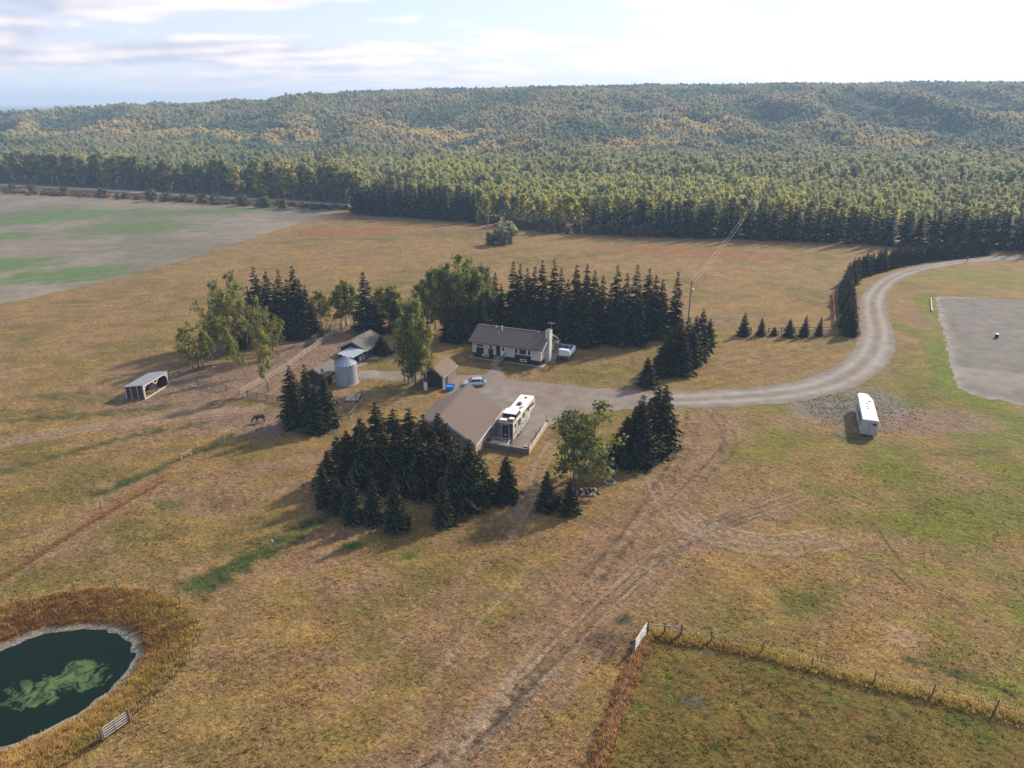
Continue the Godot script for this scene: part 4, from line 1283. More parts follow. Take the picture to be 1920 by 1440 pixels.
# ---------------------------------------------------------------- a grazing horse: one surface meshed from capsules
func horse() -> void:
	var at := Vector2(-42.84, -109.68)
	var o := thing("horse", "black horse grazing on bare ground left of the dark spruces", "horse", Vector3(at.x, 0, at.y), deg_to_rad(200))
	# joints in metres: x forward, y up, z across; [from, to, r0, r1]
	var bones := [
		[Vector3(-0.62, 1.16, 0), Vector3(0.0, 1.10, 0), 0.31, 0.33], [Vector3(0.0, 1.10, 0), Vector3(0.52, 1.14, 0), 0.33, 0.30],
		[Vector3(0.60, 1.20, 0), Vector3(1.05, 0.88, 0), 0.23, 0.15], [Vector3(1.05, 0.88, 0), Vector3(1.30, 0.52, 0), 0.15, 0.12],
		[Vector3(1.30, 0.52, 0), Vector3(1.42, 0.12, 0), 0.13, 0.065], [Vector3(-0.80, 1.22, 0), Vector3(-0.98, 0.62, 0), 0.07, 0.05],
		[Vector3(1.30, 0.60, 0.07), Vector3(1.24, 0.70, 0.10), 0.03, 0.012], [Vector3(1.30, 0.60, -0.07), Vector3(1.24, 0.70, -0.10), 0.03, 0.012]]
	for s in [-1.0, 1.0]:
		bones.append_array([[Vector3(0.52, 1.0, s * 0.17), Vector3(0.52 + s * 0.1, 0.56, s * 0.16), 0.15, 0.075], [Vector3(0.52 + s * 0.1, 0.56, s * 0.16), Vector3(0.53 + s * 0.13, 0.10, s * 0.16), 0.07, 0.05], [Vector3(0.53 + s * 0.13, 0.10, s * 0.16), Vector3(0.58 + s * 0.13, 0.03, s * 0.16), 0.055, 0.065],
			[Vector3(-0.62, 1.08, s * 0.18), Vector3(-0.50, 0.74, s * 0.18), 0.23, 0.12], [Vector3(-0.50, 0.74, s * 0.18), Vector3(-0.72 - s * 0.06, 0.48, s * 0.17), 0.11, 0.065], [Vector3(-0.72 - s * 0.06, 0.48, s * 0.17), Vector3(-0.66 - s * 0.06, 0.10, s * 0.17), 0.062, 0.048], [Vector3(-0.66 - s * 0.06, 0.10, s * 0.17), Vector3(-0.61 - s * 0.06, 0.03, s * 0.17), 0.055, 0.065]])
	var cell := 0.035
	var lo := Vector3(-1.15, -0.05, -0.5)
	var dims := Vector3i(78, 46, 29)
	var field := PackedFloat32Array()
	field.resize(dims.x * dims.y * dims.z)
	field.fill(1.0)
	for k in bones:
		var r: float = maxf(k[2], k[3]) + 0.16
		var p0: Vector3 = ((k[0] as Vector3).min(k[1]) - Vector3(r, r, r) - lo) / cell
		var p1: Vector3 = ((k[0] as Vector3).max(k[1]) + Vector3(r, r, r) - lo) / cell
		for x in range(maxi(0, int(p0.x)), mini(dims.x, int(p1.x) + 1)):
			for y in range(maxi(0, int(p0.y)), mini(dims.y, int(p1.y) + 1)):
				for z in range(maxi(0, int(p0.z)), mini(dims.z, int(p1.z) + 1)):
					var p := lo + Vector3(x, y, z) * cell
					var ab: Vector3 = k[1] - k[0]
					var t := clampf((p - (k[0] as Vector3)).dot(ab) / ab.length_squared(), 0.0, 1.0)
					var dd: float = p.distance_to(k[0] + ab * t) - lerpf(k[2], k[3], t)
					var id := (x * dims.y + y) * dims.z + z
					var h := maxf(0.07 - absf(field[id] - dd), 0.0) / 0.07
					field[id] = minf(field[id], dd) - h * h * 0.07 * 0.25
	var at_cell := {}
	var verts := PackedVector3Array()
	var get_f := func(x: int, y: int, z: int) -> float: return field[(x * dims.y + y) * dims.z + z]
	for x in dims.x - 1:
		for y in dims.y - 1:
			for z in dims.z - 1:
				var sum := Vector3.ZERO
				var k := 0
				var f := PackedFloat32Array()
				for c in 8: f.push_back(get_f.call(x + (c & 1), y + ((c >> 1) & 1), z + ((c >> 2) & 1)))
				for e in [[0, 1], [2, 3], [4, 5], [6, 7], [0, 2], [1, 3], [4, 6], [5, 7], [0, 4], [1, 5], [2, 6], [3, 7]]:
					var fa := f[e[0]]
					var fb := f[e[1]]
					if (fa < 0.0) != (fb < 0.0):
						var u := fa / (fa - fb)
						var ca := Vector3(e[0] & 1, (e[0] >> 1) & 1, (e[0] >> 2) & 1)
						var cb := Vector3(e[1] & 1, (e[1] >> 1) & 1, (e[1] >> 2) & 1)
						sum += ca.lerp(cb, u); k += 1
				if k:
					at_cell[Vector3i(x, y, z)] = verts.size()
					verts.push_back(lo + (Vector3(x, y, z) + sum / k) * cell)
	var st := SurfaceTool.new()
	st.begin(Mesh.PRIMITIVE_TRIANGLES)
	st.set_smooth_group(0)
	for v in verts: st.add_vertex(v)
	for x in range(1, dims.x - 1):
		for y in range(1, dims.y - 1):
			for z in range(1, dims.z - 1):
				var here: bool = get_f.call(x, y, z) < 0.0
				for ax in 3:
					var step := Vector3i.ZERO; step[ax] = 1
					var there: bool = get_f.call(x + step.x, y + step.y, z + step.z) < 0.0
					if here == there: continue
					var s1 := Vector3i.ZERO; s1[(ax + 1) % 3] = 1
					var s2 := Vector3i.ZERO; s2[(ax + 2) % 3] = 1
					var c := Vector3i(x, y, z)
					var q := [c - s1 - s2, c - s2, c, c - s1]
					if not (at_cell.has(q[0]) and at_cell.has(q[1]) and at_cell.has(q[2]) and at_cell.has(q[3])): continue
					var order := [0, 2, 1, 0, 3, 2] if here else [0, 1, 2, 0, 2, 3]
					for w in order: st.add_index(at_cell[q[w]])
	st.generate_normals()
	inst("body", st.commit(), M.blackhair, o)
	var mane := MB.new()
	mane.col = Color.WHITE
	for i in 14:
		var u := i / 13.0
		var p := Vector3(0.45, 1.46, 0).lerp(Vector3(1.12, 1.0, 0), u)
		mane.tri(p + Vector3(-0.05, 0.0, 0), p + Vector3(0.06, 0.0, 0), p + Vector3(0.02, -0.24, 0.16), Vector3.BACK)
	part("mane", mane, M.blackhair, o)

# ---------------------------------------------------------------- sky
func make_sky() -> ImageTexture:
	var W := 2048
	var H := 1024
	var im := Image.create(W, H, false, Image.FORMAT_RGBF)
	var sun := Vector3(SUN.x, 0.0, SUN.z).normalized() * cos(SUN_UP) + Vector3(0, sin(SUN_UP), 0)
	var cl := noise(0.55, 41, 5)
	var cw := noise(1.6, 42, 4)
	for j in H:
		var el := PI * (0.5 - (j + 0.5) / H)
		if el < -0.02:
			im.fill_rect(Rect2i(0, j, W, H - j), Color(0.2, 0.2, 0.2))
			break
		var y := sin(el)
		var up := clampf(y, 0.0, 1.0)
		var base := Color(0.55, 0.58, 0.68).lerp(Color(0.36, 0.50, 0.72), smoothstep(0.02, 0.16, up)).lerp(Color(0.12, 0.21, 0.42), smoothstep(0.1, 0.6, up))
		for i in W:
			var ph := TAU * (i + 0.5) / W
			var dir := Vector3(sin(ph) * cos(el), y, -cos(ph) * cos(el))
			var ang := acos(clampf(dir.dot(sun), -1, 1))
			var q := 1.0 / (maxf(up, 0.0) + 0.055)
			var px := dir.x * q
			var pz := dir.z * q
			var n := cl.get_noise_2d(px * 0.30 + 3.0, pz * 0.55)
			var n2 := cw.get_noise_2d(px * 0.4, pz * 0.8)
			var glow := 1.0 * exp(-pow(ang / 1.08, 2.0)) + 0.5 * exp(-pow(ang / 0.35, 2.0))
			var cover := smoothstep(-0.10, 0.20, n + n2 * 0.50 + glow * 0.32)
			var shade := clampf(0.45 + n2 * 1.3 - n * 0.3, 0.0, 1.0)
			var white := Color(0.30, 0.345, 0.50).lerp(Color(0.76, 0.685, 0.68), clampf(shade + glow * 0.8, 0.0, 1.0))
			var c := base.lerp(white, cover * smoothstep(0.005, 0.06, up) * (0.95 - 0.55 * smoothstep(0.15, 0.6, up)))
			c = Color((c.r + glow * 0.50) * 0.84, (c.g + glow * 0.47) * 0.84, (c.b + glow * 0.41) * 0.84)
			im.set_pixel(i, j, c)
	return ImageTexture.create_from_image(im)

const RIDGE := [[-2600.0, 5.0], [-1500.0, 6.0], [-950.0, 17.0], [-475.0, 54.0], [-257.0, 72.0], [0.0, 77.0], [287.0, 82.0], [930.0, 86.0], [2600.0, 84.0]]
var hn := noise(1.0 / 260.0, 51, 3)
var hn2 := noise(1.0 / 110.0, 52, 2)
var hue_n := noise(1.0 / 150.0, 53, 2)
var hue_n2 := noise(1.0 / 40.0, 54, 2)

func hill_y(x: float, z: float) -> float:
	var d := -z
	var foot := 640.0 + hn.get_noise_2d(x, 0.0) * 90.0
	var t := clampf((d - foot) / 780.0, 0.0, 1.0)
	if t <= 0.0: return -1.2
	var top := 84.0 if x > 0.0 else 5.0
	for i in RIDGE.size() - 1:
		if x >= RIDGE[i][0] and x <= RIDGE[i + 1][0]:
			top = lerpf(RIDGE[i][1], RIDGE[i + 1][1], smoothstep(0.0, 1.0, (x - RIDGE[i][0]) / (RIDGE[i + 1][0] - RIDGE[i][0])))
	var s := t * t * (3.0 - 2.0 * t) * 0.35 + t * 0.65
	var bump := (1.0 - absf(hn.get_noise_2d(x * 1.15, z * 0.45)) * 2.2) * 18.0 + hn2.get_noise_2d(x, z) * 7.0
	return top * s + bump * sin(PI * clampf(t * 1.12, 0.0, 1.0)) - 1.2 * (1.0 - smoothstep(0.0, 0.05, t))

const EDGE := [[-1400.0, -760.0], [-700.0, -610.0], [-345.0, -505.0], [-190.0, -440.0], [-100.0, -395.0], [-78.0, -362.0], [-15.0, -335.0], [14.0, -310.0], [52.0, -298.0], [105.0, -288.0], [190.0, -263.0], [420.0, -190.0], [900.0, -60.0]]
func edge_z(x: float) -> float:
	for i in EDGE.size() - 1:
		if x <= EDGE[i + 1][0]:
			return lerpf(EDGE[i][1], EDGE[i + 1][1], clampf((x - EDGE[i][0]) / (EDGE[i + 1][0] - EDGE[i][0]), 0.0, 1.0))
	return -60.0

const GOLD_STANDS := [[-640.0, -805.0, 120.0, 48.0], [-520.0, -860.0, 60.0, 40.0], [-440.0, -835.0, 55.0, 36.0], [-350.0, -820.0, 75.0, 48.0], [-235.0, -835.0, 60.0, 48.0], [-95.0, -805.0, 70.0, 48.0], [-40.0, -725.0, 55.0, 28.8], [120.0, -755.0, 50.0, 32.0], [205.0, -835.0, 60.0, 48.0], [380.0, -735.0, 50.0, 28.8], [640.0, -875.0, 90.0, 40.0]]

# how far a point lies in a gully (1) or on a rib (0) of the hillside
func gully(x: float, z: float) -> float:
	return clampf(absf(hn.get_noise_2d(x * 1.15, z * 0.45)) * 3.6, 0.0, 1.0)

func forest_hue(x: float, z: float, back: float) -> Color:
	var a := hue_n.get_noise_2d(x * 0.7, z * 0.9)
	var b := hue_n2.get_noise_2d(x, z)
	var c := Color(0.250, 0.262, 0.125)
	var up := clampf((-z - 640.0) / 120.0, 0.0, 1.0)
	c = c.lerp(Color(0.345, 0.300, 0.195), up * clampf(0.75 - gully(x, z) + b * 0.9 + a * 0.8, 0.0, 1.0) * 0.9)
	c = c.lerp(Color(0.100, 0.150, 0.100), up * clampf(gully(x, z) * 1.3 - 0.45 + b * 0.8 - a * 0.5, 0.0, 0.85))
	if back < 260.0 and x < 60.0:
		c = c.lerp(Color(0.32, 0.30, 0.10), clampf(a + b * 1.4 - 0.05, 0.0, 0.7))
		c = c.lerp(Color(0.115, 0.160, 0.075), clampf(-a - b * 1.3 - 0.05, 0.0, 0.7))
	if x > -60.0 and back < 240.0 and -z < 660.0:
		c = c.lerp(Color(0.34, 0.345, 0.095), clampf(0.75 + b, 0.0, 1.0) * (1.0 - smoothstep(150.0, 240.0, back)) * (1.0 - smoothstep(160.0, 260.0, x)))
	var k := rng.randf_range(0.84, 1.16) * 1.2
	for q in GOLD_STANDS:
		var l := Vector2((x - q[0]) / q[2], (z - q[1]) / q[3]).length() + b * 0.7
		c = c.lerp(Color(0.50, 0.39, 0.16), 0.8 * (1.0 - smoothstep(0.55, 1.05, l)))
	if rng.randf() < 0.02: c = c.lerp(Color(0.42, 0.30, 0.07), 0.5)
	return Color(c.r * k, c.g * k, c.b * k)

var SUN := Vector3(1.0, 0.0, -0.88)
const SUN_UP := 0.56

# ---------------------------------------------------------------- the scene
func _ready() -> void:
	rng.seed = 7
	var cam := Camera3D.new()
	cam.name = "camera"
	cam.position = Vector3(0, 50, 0)
	cam.rotation_degrees = Vector3(-21.4, 0, 0)
	cam.fov = 57.0
	cam.near = 0.5
	cam.far = 9000.0
	add_child(cam)
	cam.current = true
	var env := Environment.new()
	env.background_mode = Environment.BG_SKY
	var pan := PanoramaSkyMaterial.new()
	pan.panorama = make_sky()
	var sky := Sky.new()
	sky.sky_material = pan
	env.sky = sky
	env.tonemap_mode = Environment.TONE_MAPPER_LINEAR
	env.tonemap_exposure = 1.64
	env.fog_enabled = true
	env.fog_density = 0.00027
	env.fog_light_color = Color(0.66, 0.79, 0.94)
	env.sdfgi_enabled = true
	env.ssao_enabled = true
	env.ssil_enabled = true
	var we := WorldEnvironment.new()
	we.name = "environment"
	we.environment = env
	add_child(we)
	var sun := DirectionalLight3D.new()
	sun.name = "sun"
	sun.light_energy = 1.6
	sun.light_color = Color(1.0, 0.93, 0.82)
	sun.light_angular_distance = 3.0
	sun.shadow_enabled = true
	var sd := SUN.normalized() * cos(SUN_UP) + Vector3(0, sin(SUN_UP), 0)
	sun.basis = Basis.looking_at(-sd, Vector3.UP)
	add_child(sun)
	materials()
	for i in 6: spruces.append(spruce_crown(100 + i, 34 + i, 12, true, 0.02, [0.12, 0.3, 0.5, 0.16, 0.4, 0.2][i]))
	for i in 4: spruces_far.append(spruce_crown(120 + i, 22, 10, false, 0.03, 0.12))
	trunk_mesh = spruce_trunk()
	setting()
	far_woods()
	yard_buildings()
	yard_trees()
	small_things()

func materials() -> void:
	var speckle := tex(0.09, 61, 4, Color(0.72, 0.72, 0.72), Color(1, 1, 1), 256)
	var streak := tex(0.05, 62, 3, Color(0.80, 0.79, 0.78), Color(1, 1, 1), 256)
	var hay := strands(1024, 30000, 0.42, 1.0, 5, 22.0, 5)
	var broad := tex(0.02, 63, 5, Color(0.84, 0.85, 0.84), Color(1, 1, 1), 512)
	var lumps := tex(0.035, 64, 4, Color.BLACK, Color.WHITE, 512)
	var g := vmat(0.95)
	g.albedo_texture = hay
	g.albedo_color = Color(1, 1, 1)
	g.detail_enabled = true
	g.detail_albedo = broad
	g.detail_blend_mode = BaseMaterial3D.BLEND_MODE_MUL
	g.detail_uv_layer = BaseMaterial3D.DETAIL_UV_2
	g.heightmap_enabled = true
	g.heightmap_texture = lumps
	g.heightmap_scale = 10.0
	g.cull_mode = BaseMaterial3D.CULL_BACK
	M.ground = g
	var gr := vmat(0.95)
	gr.albedo_texture = tex(0.16, 65, 4, Color(0.74, 0.74, 0.74), Color(1, 1, 1), 512)
	gr.detail_enabled = true
	gr.detail_albedo = broad
	gr.detail_blend_mode = BaseMaterial3D.BLEND_MODE_MUL
	gr.detail_uv_layer = BaseMaterial3D.DETAIL_UV_2
	gr.cull_mode = BaseMaterial3D.CULL_BACK
	M.gravel = gr
	M.hill = vmat(0.95)
	var w := vmat(0.10)
	w.metallic_specular = 0.12
	w.normal_enabled = true
	w.normal_texture = NoiseTexture2D.new()
	w.normal_texture.width = 256; w.normal_texture.height = 256; w.normal_texture.seamless = true
	w.normal_texture.as_normal_map = true
	w.normal_texture.bump_strength = 2.0
	w.normal_texture.noise = noise(0.04, 66, 3)
	w.normal_scale = 0.25
	M.water = w
	M.algae = vmat(0.7)
	M.needles = vmat(0.85, 0.16)
	M.needles.albedo_color = Color(1.0, 1.0, 1.0).linear_to_srgb()
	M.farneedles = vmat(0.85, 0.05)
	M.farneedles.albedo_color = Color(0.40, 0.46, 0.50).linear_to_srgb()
	M.leaf = vmat(0.65, 1.0)
	M.farleaf = vmat(0.8, 1.0)
	M.grass = vmat(0.85, 0.8)
	M.bark = vmat(0.95)
	M.birch = vmat(0.85)
	M.stone = mat(0.34, 0.31, 0.28, 0.95, 0.0, speckle, 0.6)
	M.wood = mat(0.391, 0.323, 0.238, 0.85, 0.0, streak, 1.4)
	M.palewood = mat(0.442, 0.391, 0.323, 0.85, 0.0, streak, 1.4)
	M.oldwood = mat(0.16, 0.12, 0.09, 0.95, 0.0, streak, 1.0)
	M.greywood = mat(0.192, 0.176, 0.160, 0.9, 0.0, streak, 1.2)
	M.darkwood = mat(0.024, 0.018, 0.015, 0.85, 0.0, streak, 1.2)
	M.maroon = mat(0.060, 0.026, 0.030, 0.8, 0.0, streak, 1.4)
	M.cream = mat(0.699, 0.662, 0.598, 0.8, 0.0, streak, 2.5)
	M.beige = mat(0.315, 0.285, 0.247, 0.85, 0.0, streak, 2.5)
	M.white = mat(0.684, 0.684, 0.675, 0.55)
	M.trimwhite = mat(0.527, 0.510, 0.484, 0.75, 0.0, streak, 1.5)
	M.bluewhite = mat(0.62, 0.72, 0.88, 0.5)
	M.darktrim = mat(0.08, 0.07, 0.065, 0.6)
	M.concrete = mat(0.288, 0.272, 0.256, 0.95, 0.0, speckle, 2.0)
	M.palebrick = mat(0.643, 0.620, 0.597, 0.9, 0.0, speckle, 0.8)
	M.shingle = mat(0.154, 0.135, 0.122, 0.95, 0.0, speckle, 1.3)
	M.greyroof = mat(0.144, 0.133, 0.122, 0.95, 0.0, speckle, 1.2)
	M.tanroof = mat(0.171, 0.126, 0.097, 0.95, 0.0, speckle, 1.1)
	M.mauve = mat(0.141, 0.109, 0.100, 0.95, 0.0, speckle, 1.5)
	M.bluemetal = mat(0.315, 0.375, 0.435, 0.5, 0.2)
	M.palemetal = mat(0.320, 0.336, 0.376, 0.55, 0.2, streak, 3.0)
	M.galv = mat(0.380, 0.433, 0.512, 0.5, 0.2, streak, 3.0)
	M.galvroof = mat(0.260, 0.339, 0.462, 0.5, 0.2, streak, 3.0)
	M.steel = mat(0.50, 0.50, 0.52, 0.4, 0.8)
	M.wire = mat(0.30, 0.29, 0.28, 0.6, 0.6)
	M.gatemetal = mat(0.36, 0.37, 0.38, 0.5, 0.4)
	M.glass = mat(0.015, 0.018, 0.024, 0.08)
	M.blueglass = mat(0.10, 0.17, 0.28, 0.2)
	M.rubber = mat(0.02, 0.02, 0.02, 0.9)
	M.offwhite = mat(0.594, 0.576, 0.531, 0.45, 0.0, streak, 4.0)
	M.roofwhite = mat(0.756, 0.756, 0.747, 0.6, 0.0, streak, 5.0)
	M.trailerwhite = mat(0.581, 0.598, 0.634, 0.4, 0.0, streak, 4.0)
	M.trailergrey = mat(0.48, 0.50, 0.52, 0.5, 0.1, streak, 4.0)
	M.trailerblue = mat(0.09, 0.14, 0.22, 0.5)
	M.greypanel = mat(0.30, 0.30, 0.31, 0.6)
	M.camperdark = mat(0.020, 0.020, 0.022, 0.5)
	M.red = mat(0.32, 0.03, 0.03, 0.5)
	M.carblue = mat(0.42, 0.50, 0.66, 0.25, 0.35)
	M.bluetub = mat(0.01, 0.14, 0.52, 0.4)
	M.black = mat(0.012, 0.012, 0.013, 0.6)
	M.blackhair = mat(0.010, 0.009, 0.008, 0.6)
	M.orange = mat(0.55, 0.10, 0.04, 0.7)
	M.birch.albedo_texture = speckle
	M.birch.uv1_triplanar = true

func field_col(x: float, z: float) -> Color:
	var a := n40.get_noise_2d(x * 0.6, z * 0.35)
	var b := n12.get_noise_2d(x * 0.35, z * 0.9)
	var d := n3.get_noise_2d(x * 0.5, z)
	var rows := sin((x * 0.42 + z * 0.907) * 0.9) * 0.12 * clampf(1.4 + z * 0.0025, 0.0, 1.0)
	var c := mixc(Color(0.270, 0.235, 0.200), Color(0.195, 0.170, 0.145), 0.5 + a * 1.1 + b * 0.8 + rows)
	var green := 0.0
	for q in [[Vector2(-240.48, -348.69), 62.0, 34.0], [Vector2(-223.67, -359.65), 50.0, 20.0], [Vector2(-166.28, -316.34), 34.0, 26.0], [Vector2(-212.89, -293), 26.0, 14.0], [Vector2(-141.2, -222.7), 26.0, 14.0], [Vector2(-133.96, -231.44), 14.0, 8.0], [Vector2(-173.77, -238.21), 22.0, 16.0], [Vector2(-163, -367.32), 60.0, 14.0]]:
		var e: Vector2 = Vector2(x, z) - q[0]
		e = e.rotated(0.30)
		green = maxf(green, 1.0 - smoothstep(0.5, 1.05, Vector2(e.x / q[1], e.y / q[2]).length() + b * 0.5 + d * 0.25))
	c = mixc(c, Color(0.105, 0.180, 0.055), green * 0.85)
	c = mixc(c, Color(0.15, 0.17, 0.11), clampf(a * 0.8 + 0.1 + d * 0.4, 0.0, 0.4))
	var k := 1.0 + d * 0.16
	return Color(c.r * k, c.g * k, c.b * k)

func gravel_col(x: float, z: float) -> Color:
	var b := n12.get_noise_2d(x, z)
	var d := n3.get_noise_2d(x, z)
	var e := n1.get_noise_2d(x, z)
	var c := mixc(Color(0.300, 0.275, 0.258), Color(0.225, 0.202, 0.185), 0.45 + b * 0.9 + d * 0.4)
	c = mixc(c, Color(0.260, 0.195, 0.165), clampf(0.25 + n40.get_noise_2d(x * 2.0 + 80.0, z * 2.0), 0.0, 0.7))
	var k := 1.0 + e * 0.14
	return Color(c.r * k, c.g * k, c.b * k)

func road_col(x: float, z: float, t: float) -> Color:
	var c := gravel_col(x, z)
	var track := exp(-pow((absf(t) - 0.42) / 0.17, 2.0))
	c = mixc(c, Color(0.39, 0.365, 0.34), track * 0.85)
	c = mixc(c, Color(0.20, 0.175, 0.15), exp(-pow(t / 0.16, 2.0)) * 0.35)
	c = mixc(c, Color(0.20, 0.17, 0.12), smoothstep(0.80, 1.0, absf(t) + n1.get_noise_2d(x, z) * 0.2) * 0.75)
	return c

func arena_col(x: float, z: float) -> Color:
	var b := n12.get_noise_2d(x, z * 1.5)
	var d := n3.get_noise_2d(x * 0.7, z * 1.6)
	var c := mixc(Color(0.225, 0.210, 0.202), Color(0.190, 0.177, 0.172), 0.5 + b + d * 0.5)
	var pale := 1.0 - smoothstep(2.0, 6.5, seg_dist(Vector2(x, z), Vector2(90.28, -133.48), Vector2(100.17, -129.01)) + d * 2.5 + b * 2.0)
	c = mixc(c, Color(0.29, 0.27, 0.255), pale * 0.8)
	var rim := 1.0 - smoothstep(0.2, 1.6, absf(poly_dist(Vector2(x, z), arena_edge)) + d * 0.8) if x < 130.0 else 0.0
	c = mixc(c, Color(0.36, 0.34, 0.32), rim * 0.7)
	var k := 1.0 + n1.get_noise_2d(x, z) * 0.14
	return Color(c.r * k, c.g * k, c.b * k)

var arena_edge := PackedVector2Array()

func setting() -> void:
	pond = smooth([Vector2(-53.7, -48.26), Vector2(-53.89, -51.71), Vector2(-52.64, -54.94), Vector2(-50.65, -57.55), Vector2(-48.52, -58.96), Vector2(-45.33, -59.68), Vector2(-42.04, -59.28), Vector2(-39.33, -57.78), Vector2(-37.98, -55.74), Vector2(-37.78, -53.19), Vector2(-38.58, -50.42), Vector2(-40.1, -47.97), Vector2(-41.87, -46.24), Vector2(-43.64, -45.41), Vector2(-46.47, -44.86), Vector2(-50.29, -45.68)], 1.0, true)
	ring = smooth([Vector2(-65.6, -48.11), Vector2(-62.31, -56.92), Vector2(-57.38, -60.52), Vector2(-52.91, -63.21), Vector2(-48.51, -64.67), Vector2(-44.07, -65.23), Vector2(-39.55, -64.49), Vector2(-35.74, -62.5), Vector2(-32.84, -59.69), Vector2(-31.65, -57.07), Vector2(-31.61, -53.62), Vector2(-32.53, -50.09), Vector2(-33.54, -47.22), Vector2(-34.76, -44.7), Vector2(-36.82, -42.1), Vector2(-39.67, -39.26), Vector2(-48.19, -36.66)], 2.0, true)
	paddock = PackedVector2Array([Vector2(13.38, -57.53), Vector2(20.02, -56.46), Vector2(24.61, -54.98), Vector2(28.72, -52.93), Vector2(33.76, -51.12), Vector2(38.27, -49.58), Vector2(42.92, -47.87), Vector2(49.57, -44.59), Vector2(51.41, -35.05), Vector2(3.84, -35.05), Vector2(6.84, -42.1), Vector2(9.83, -48.72)])
	for i in pond.size():
		pond[i] += Vector2(n1.get_noise_2d(pond[i].x * 0.8, pond[i].y * 0.8), n1.get_noise_2d(pond[i].y * 0.8, pond[i].x * 0.8 + 50.0)) * 0.55
	lay_features()
	var xs := spaced([[-250, 60], [-110, 4], [-58, 0.9], [64, 0.48], [110, 0.9], [230, 3.5], [480, 12], [1000, 60], [4000, 300]], -4000.0)
	var zs := spaced([[-1000, 300], [-560, 40], [-330, 6.5], [-220, 2.2], [-140, 0.9], [-38, 0.44], [60, 7], [700, 80]], -4000.0)
	struct("ground", sheet(xs, zs, ground_y, ground_col, 21.0, 61.0), M.ground)
	var hx := spaced([[-1100, 60], [1300, 22], [4000, 150]], -4000.0)
	var hz := spaced([[-1700, 120], [-520, 20]], -4000.0)
	struct("hills", sheet(hx, hz, hill_y, func(x: float, z: float) -> Color: return Color(0.26, 0.25, 0.13), 30.0, 200.0), M.hill)
	struct("crop_field", patch(smooth([Vector2(-86.93, -367.32), Vector2(-97.78, -328.57), Vector2(-109.6, -274.94), Vector2(-115.99, -242.63), Vector2(-122.63, -219.66), Vector2(-130.87, -202.31), Vector2(-139.46, -187.3), Vector2(-159.33, -160.51)], 8.0) + PackedVector2Array([Vector2(-227.18, -154.36), Vector2(-552.47, -328.57), Vector2(-503.62, -471.7)]) + smooth([Vector2(-423.75, -459.4), Vector2(-311.16, -442.05), Vector2(-234.99, -420.79), Vector2(-162.84, -394.56), Vector2(-108.7, -377.36), Vector2(-91.94, -371.28)], 10.0), 2.8, 0.02, field_col, 12.0, 70.0), M.gravel)
	var yard := smooth([Vector2(-32, -134.4), Vector2(-28.28, -135.34), Vector2(-21.62, -134.4), Vector2(-13.97, -133.48), Vector2(-9.83, -132.56), Vector2(-5.86, -132.26), Vector2(-2.16, -134.4), Vector2(0.21, -130.18), Vector2(4.17, -129.01), Vector2(10.31, -127.3), Vector2(17.27, -125.08), Vector2(24.2, -123.99), Vector2(32.58, -123.19), Vector2(30.91, -115.86), Vector2(22.74, -115.38), Vector2(16, -114.43), Vector2(11.1, -112.12), Vector2(7.07, -109.46), Vector2(4.32, -103.44), Vector2(2.65, -98.5), Vector2(-1.25, -98.86), Vector2(-5.06, -100.54), Vector2(-8.2, -110.11), Vector2(-10.85, -120.83), Vector2(-16.79, -129.89), Vector2(-23.04, -129.59), Vector2(-30.68, -131.06)], 1.5, true)
	for i in yard.size():
		yard[i] += Vector2(n3.get_noise_2d(yard[i].x, yard[i].y), n3.get_noise_2d(yard[i].y, yard[i].x)) * 0.9
	struct("gravel_yard", patch(yard, 1.0, 0.02, gravel_col, 5.0, 37.0), M.gravel)
	var walk := PackedVector2Array([Vector2(-5.84, -131.66), Vector2(-2.65, -131.36), Vector2(-1.98, -136.92), Vector2(-3.85, -137.24)])
	struct("path", patch(walk, 1.0, 0.04, func(x: float, z: float) -> Color: return gravel_col(x, z), 5.0, 37.0), M.gravel)
	var drive := smooth([Vector2(25.89, -119.55), Vector2(33.28, -119.81), Vector2(43.46, -121.09), Vector2(52.13, -123.19), Vector2(60.22, -127.02), Vector2(68.25, -133.48), Vector2(75.35, -141.54), Vector2(81.69, -151.26), Vector2(88.07, -163.53), Vector2(93.92, -177.7), Vector2(100.67, -191.88), Vector2(109.09, -205.58), Vector2(119.74, -218.92), Vector2(132.64, -230.62), Vector2(146.21, -239.08), Vector2(162.4, -246.28), Vector2(183.02, -251.94), Vector2(213.5, -256.85), Vector2(286.75, -264.02)], 1.5)
	struct("driveway", ribbon(drive, func(t: float) -> float: return 3.3 + 0.5 * sin(t * 9.0) + 0.6 * (1.0 - smoothstep(0.0, 0.3, t)), 0.035, road_col, 5.0, 37.0), M.gravel)
	var lane := smooth([Vector2(-84.45, -392.33), Vector2(-134.5, -415.77), Vector2(-217.87, -450.56), Vector2(-283.04, -478.1), Vector2(-351.47, -501.85), Vector2(-471.95, -535.93), Vector2(-687.41, -570.2)], 6.0)
	struct("gravel_road", ribbon(lane, func(_t: float) -> float: return 5.2, 0.06, func(x: float, z: float, t: float) -> Color: return mixc(Color(0.55, 0.50, 0.44), C_TAN, smoothstep(0.7, 1.0, absf(t))), 8.0, 50.0), M.gravel)
	var arena := smooth([Vector2(119.58, -195.45), Vector2(110.25, -176.68), Vector2(101.24, -158.41), Vector2(93.93, -143.95), Vector2(88.88, -133.48), Vector2(85.51, -125.91), Vector2(86.25, -121.61), Vector2(89.56, -119.05), Vector2(93.07, -117.07)], 0.7) + PackedVector2Array([Vector2(115.52, -107.95), Vector2(180.09, -179.24)]) + smooth([Vector2(143.63, -191.3), Vector2(132.12, -194.24), Vector2(119.88, -195.45)], 1.5)
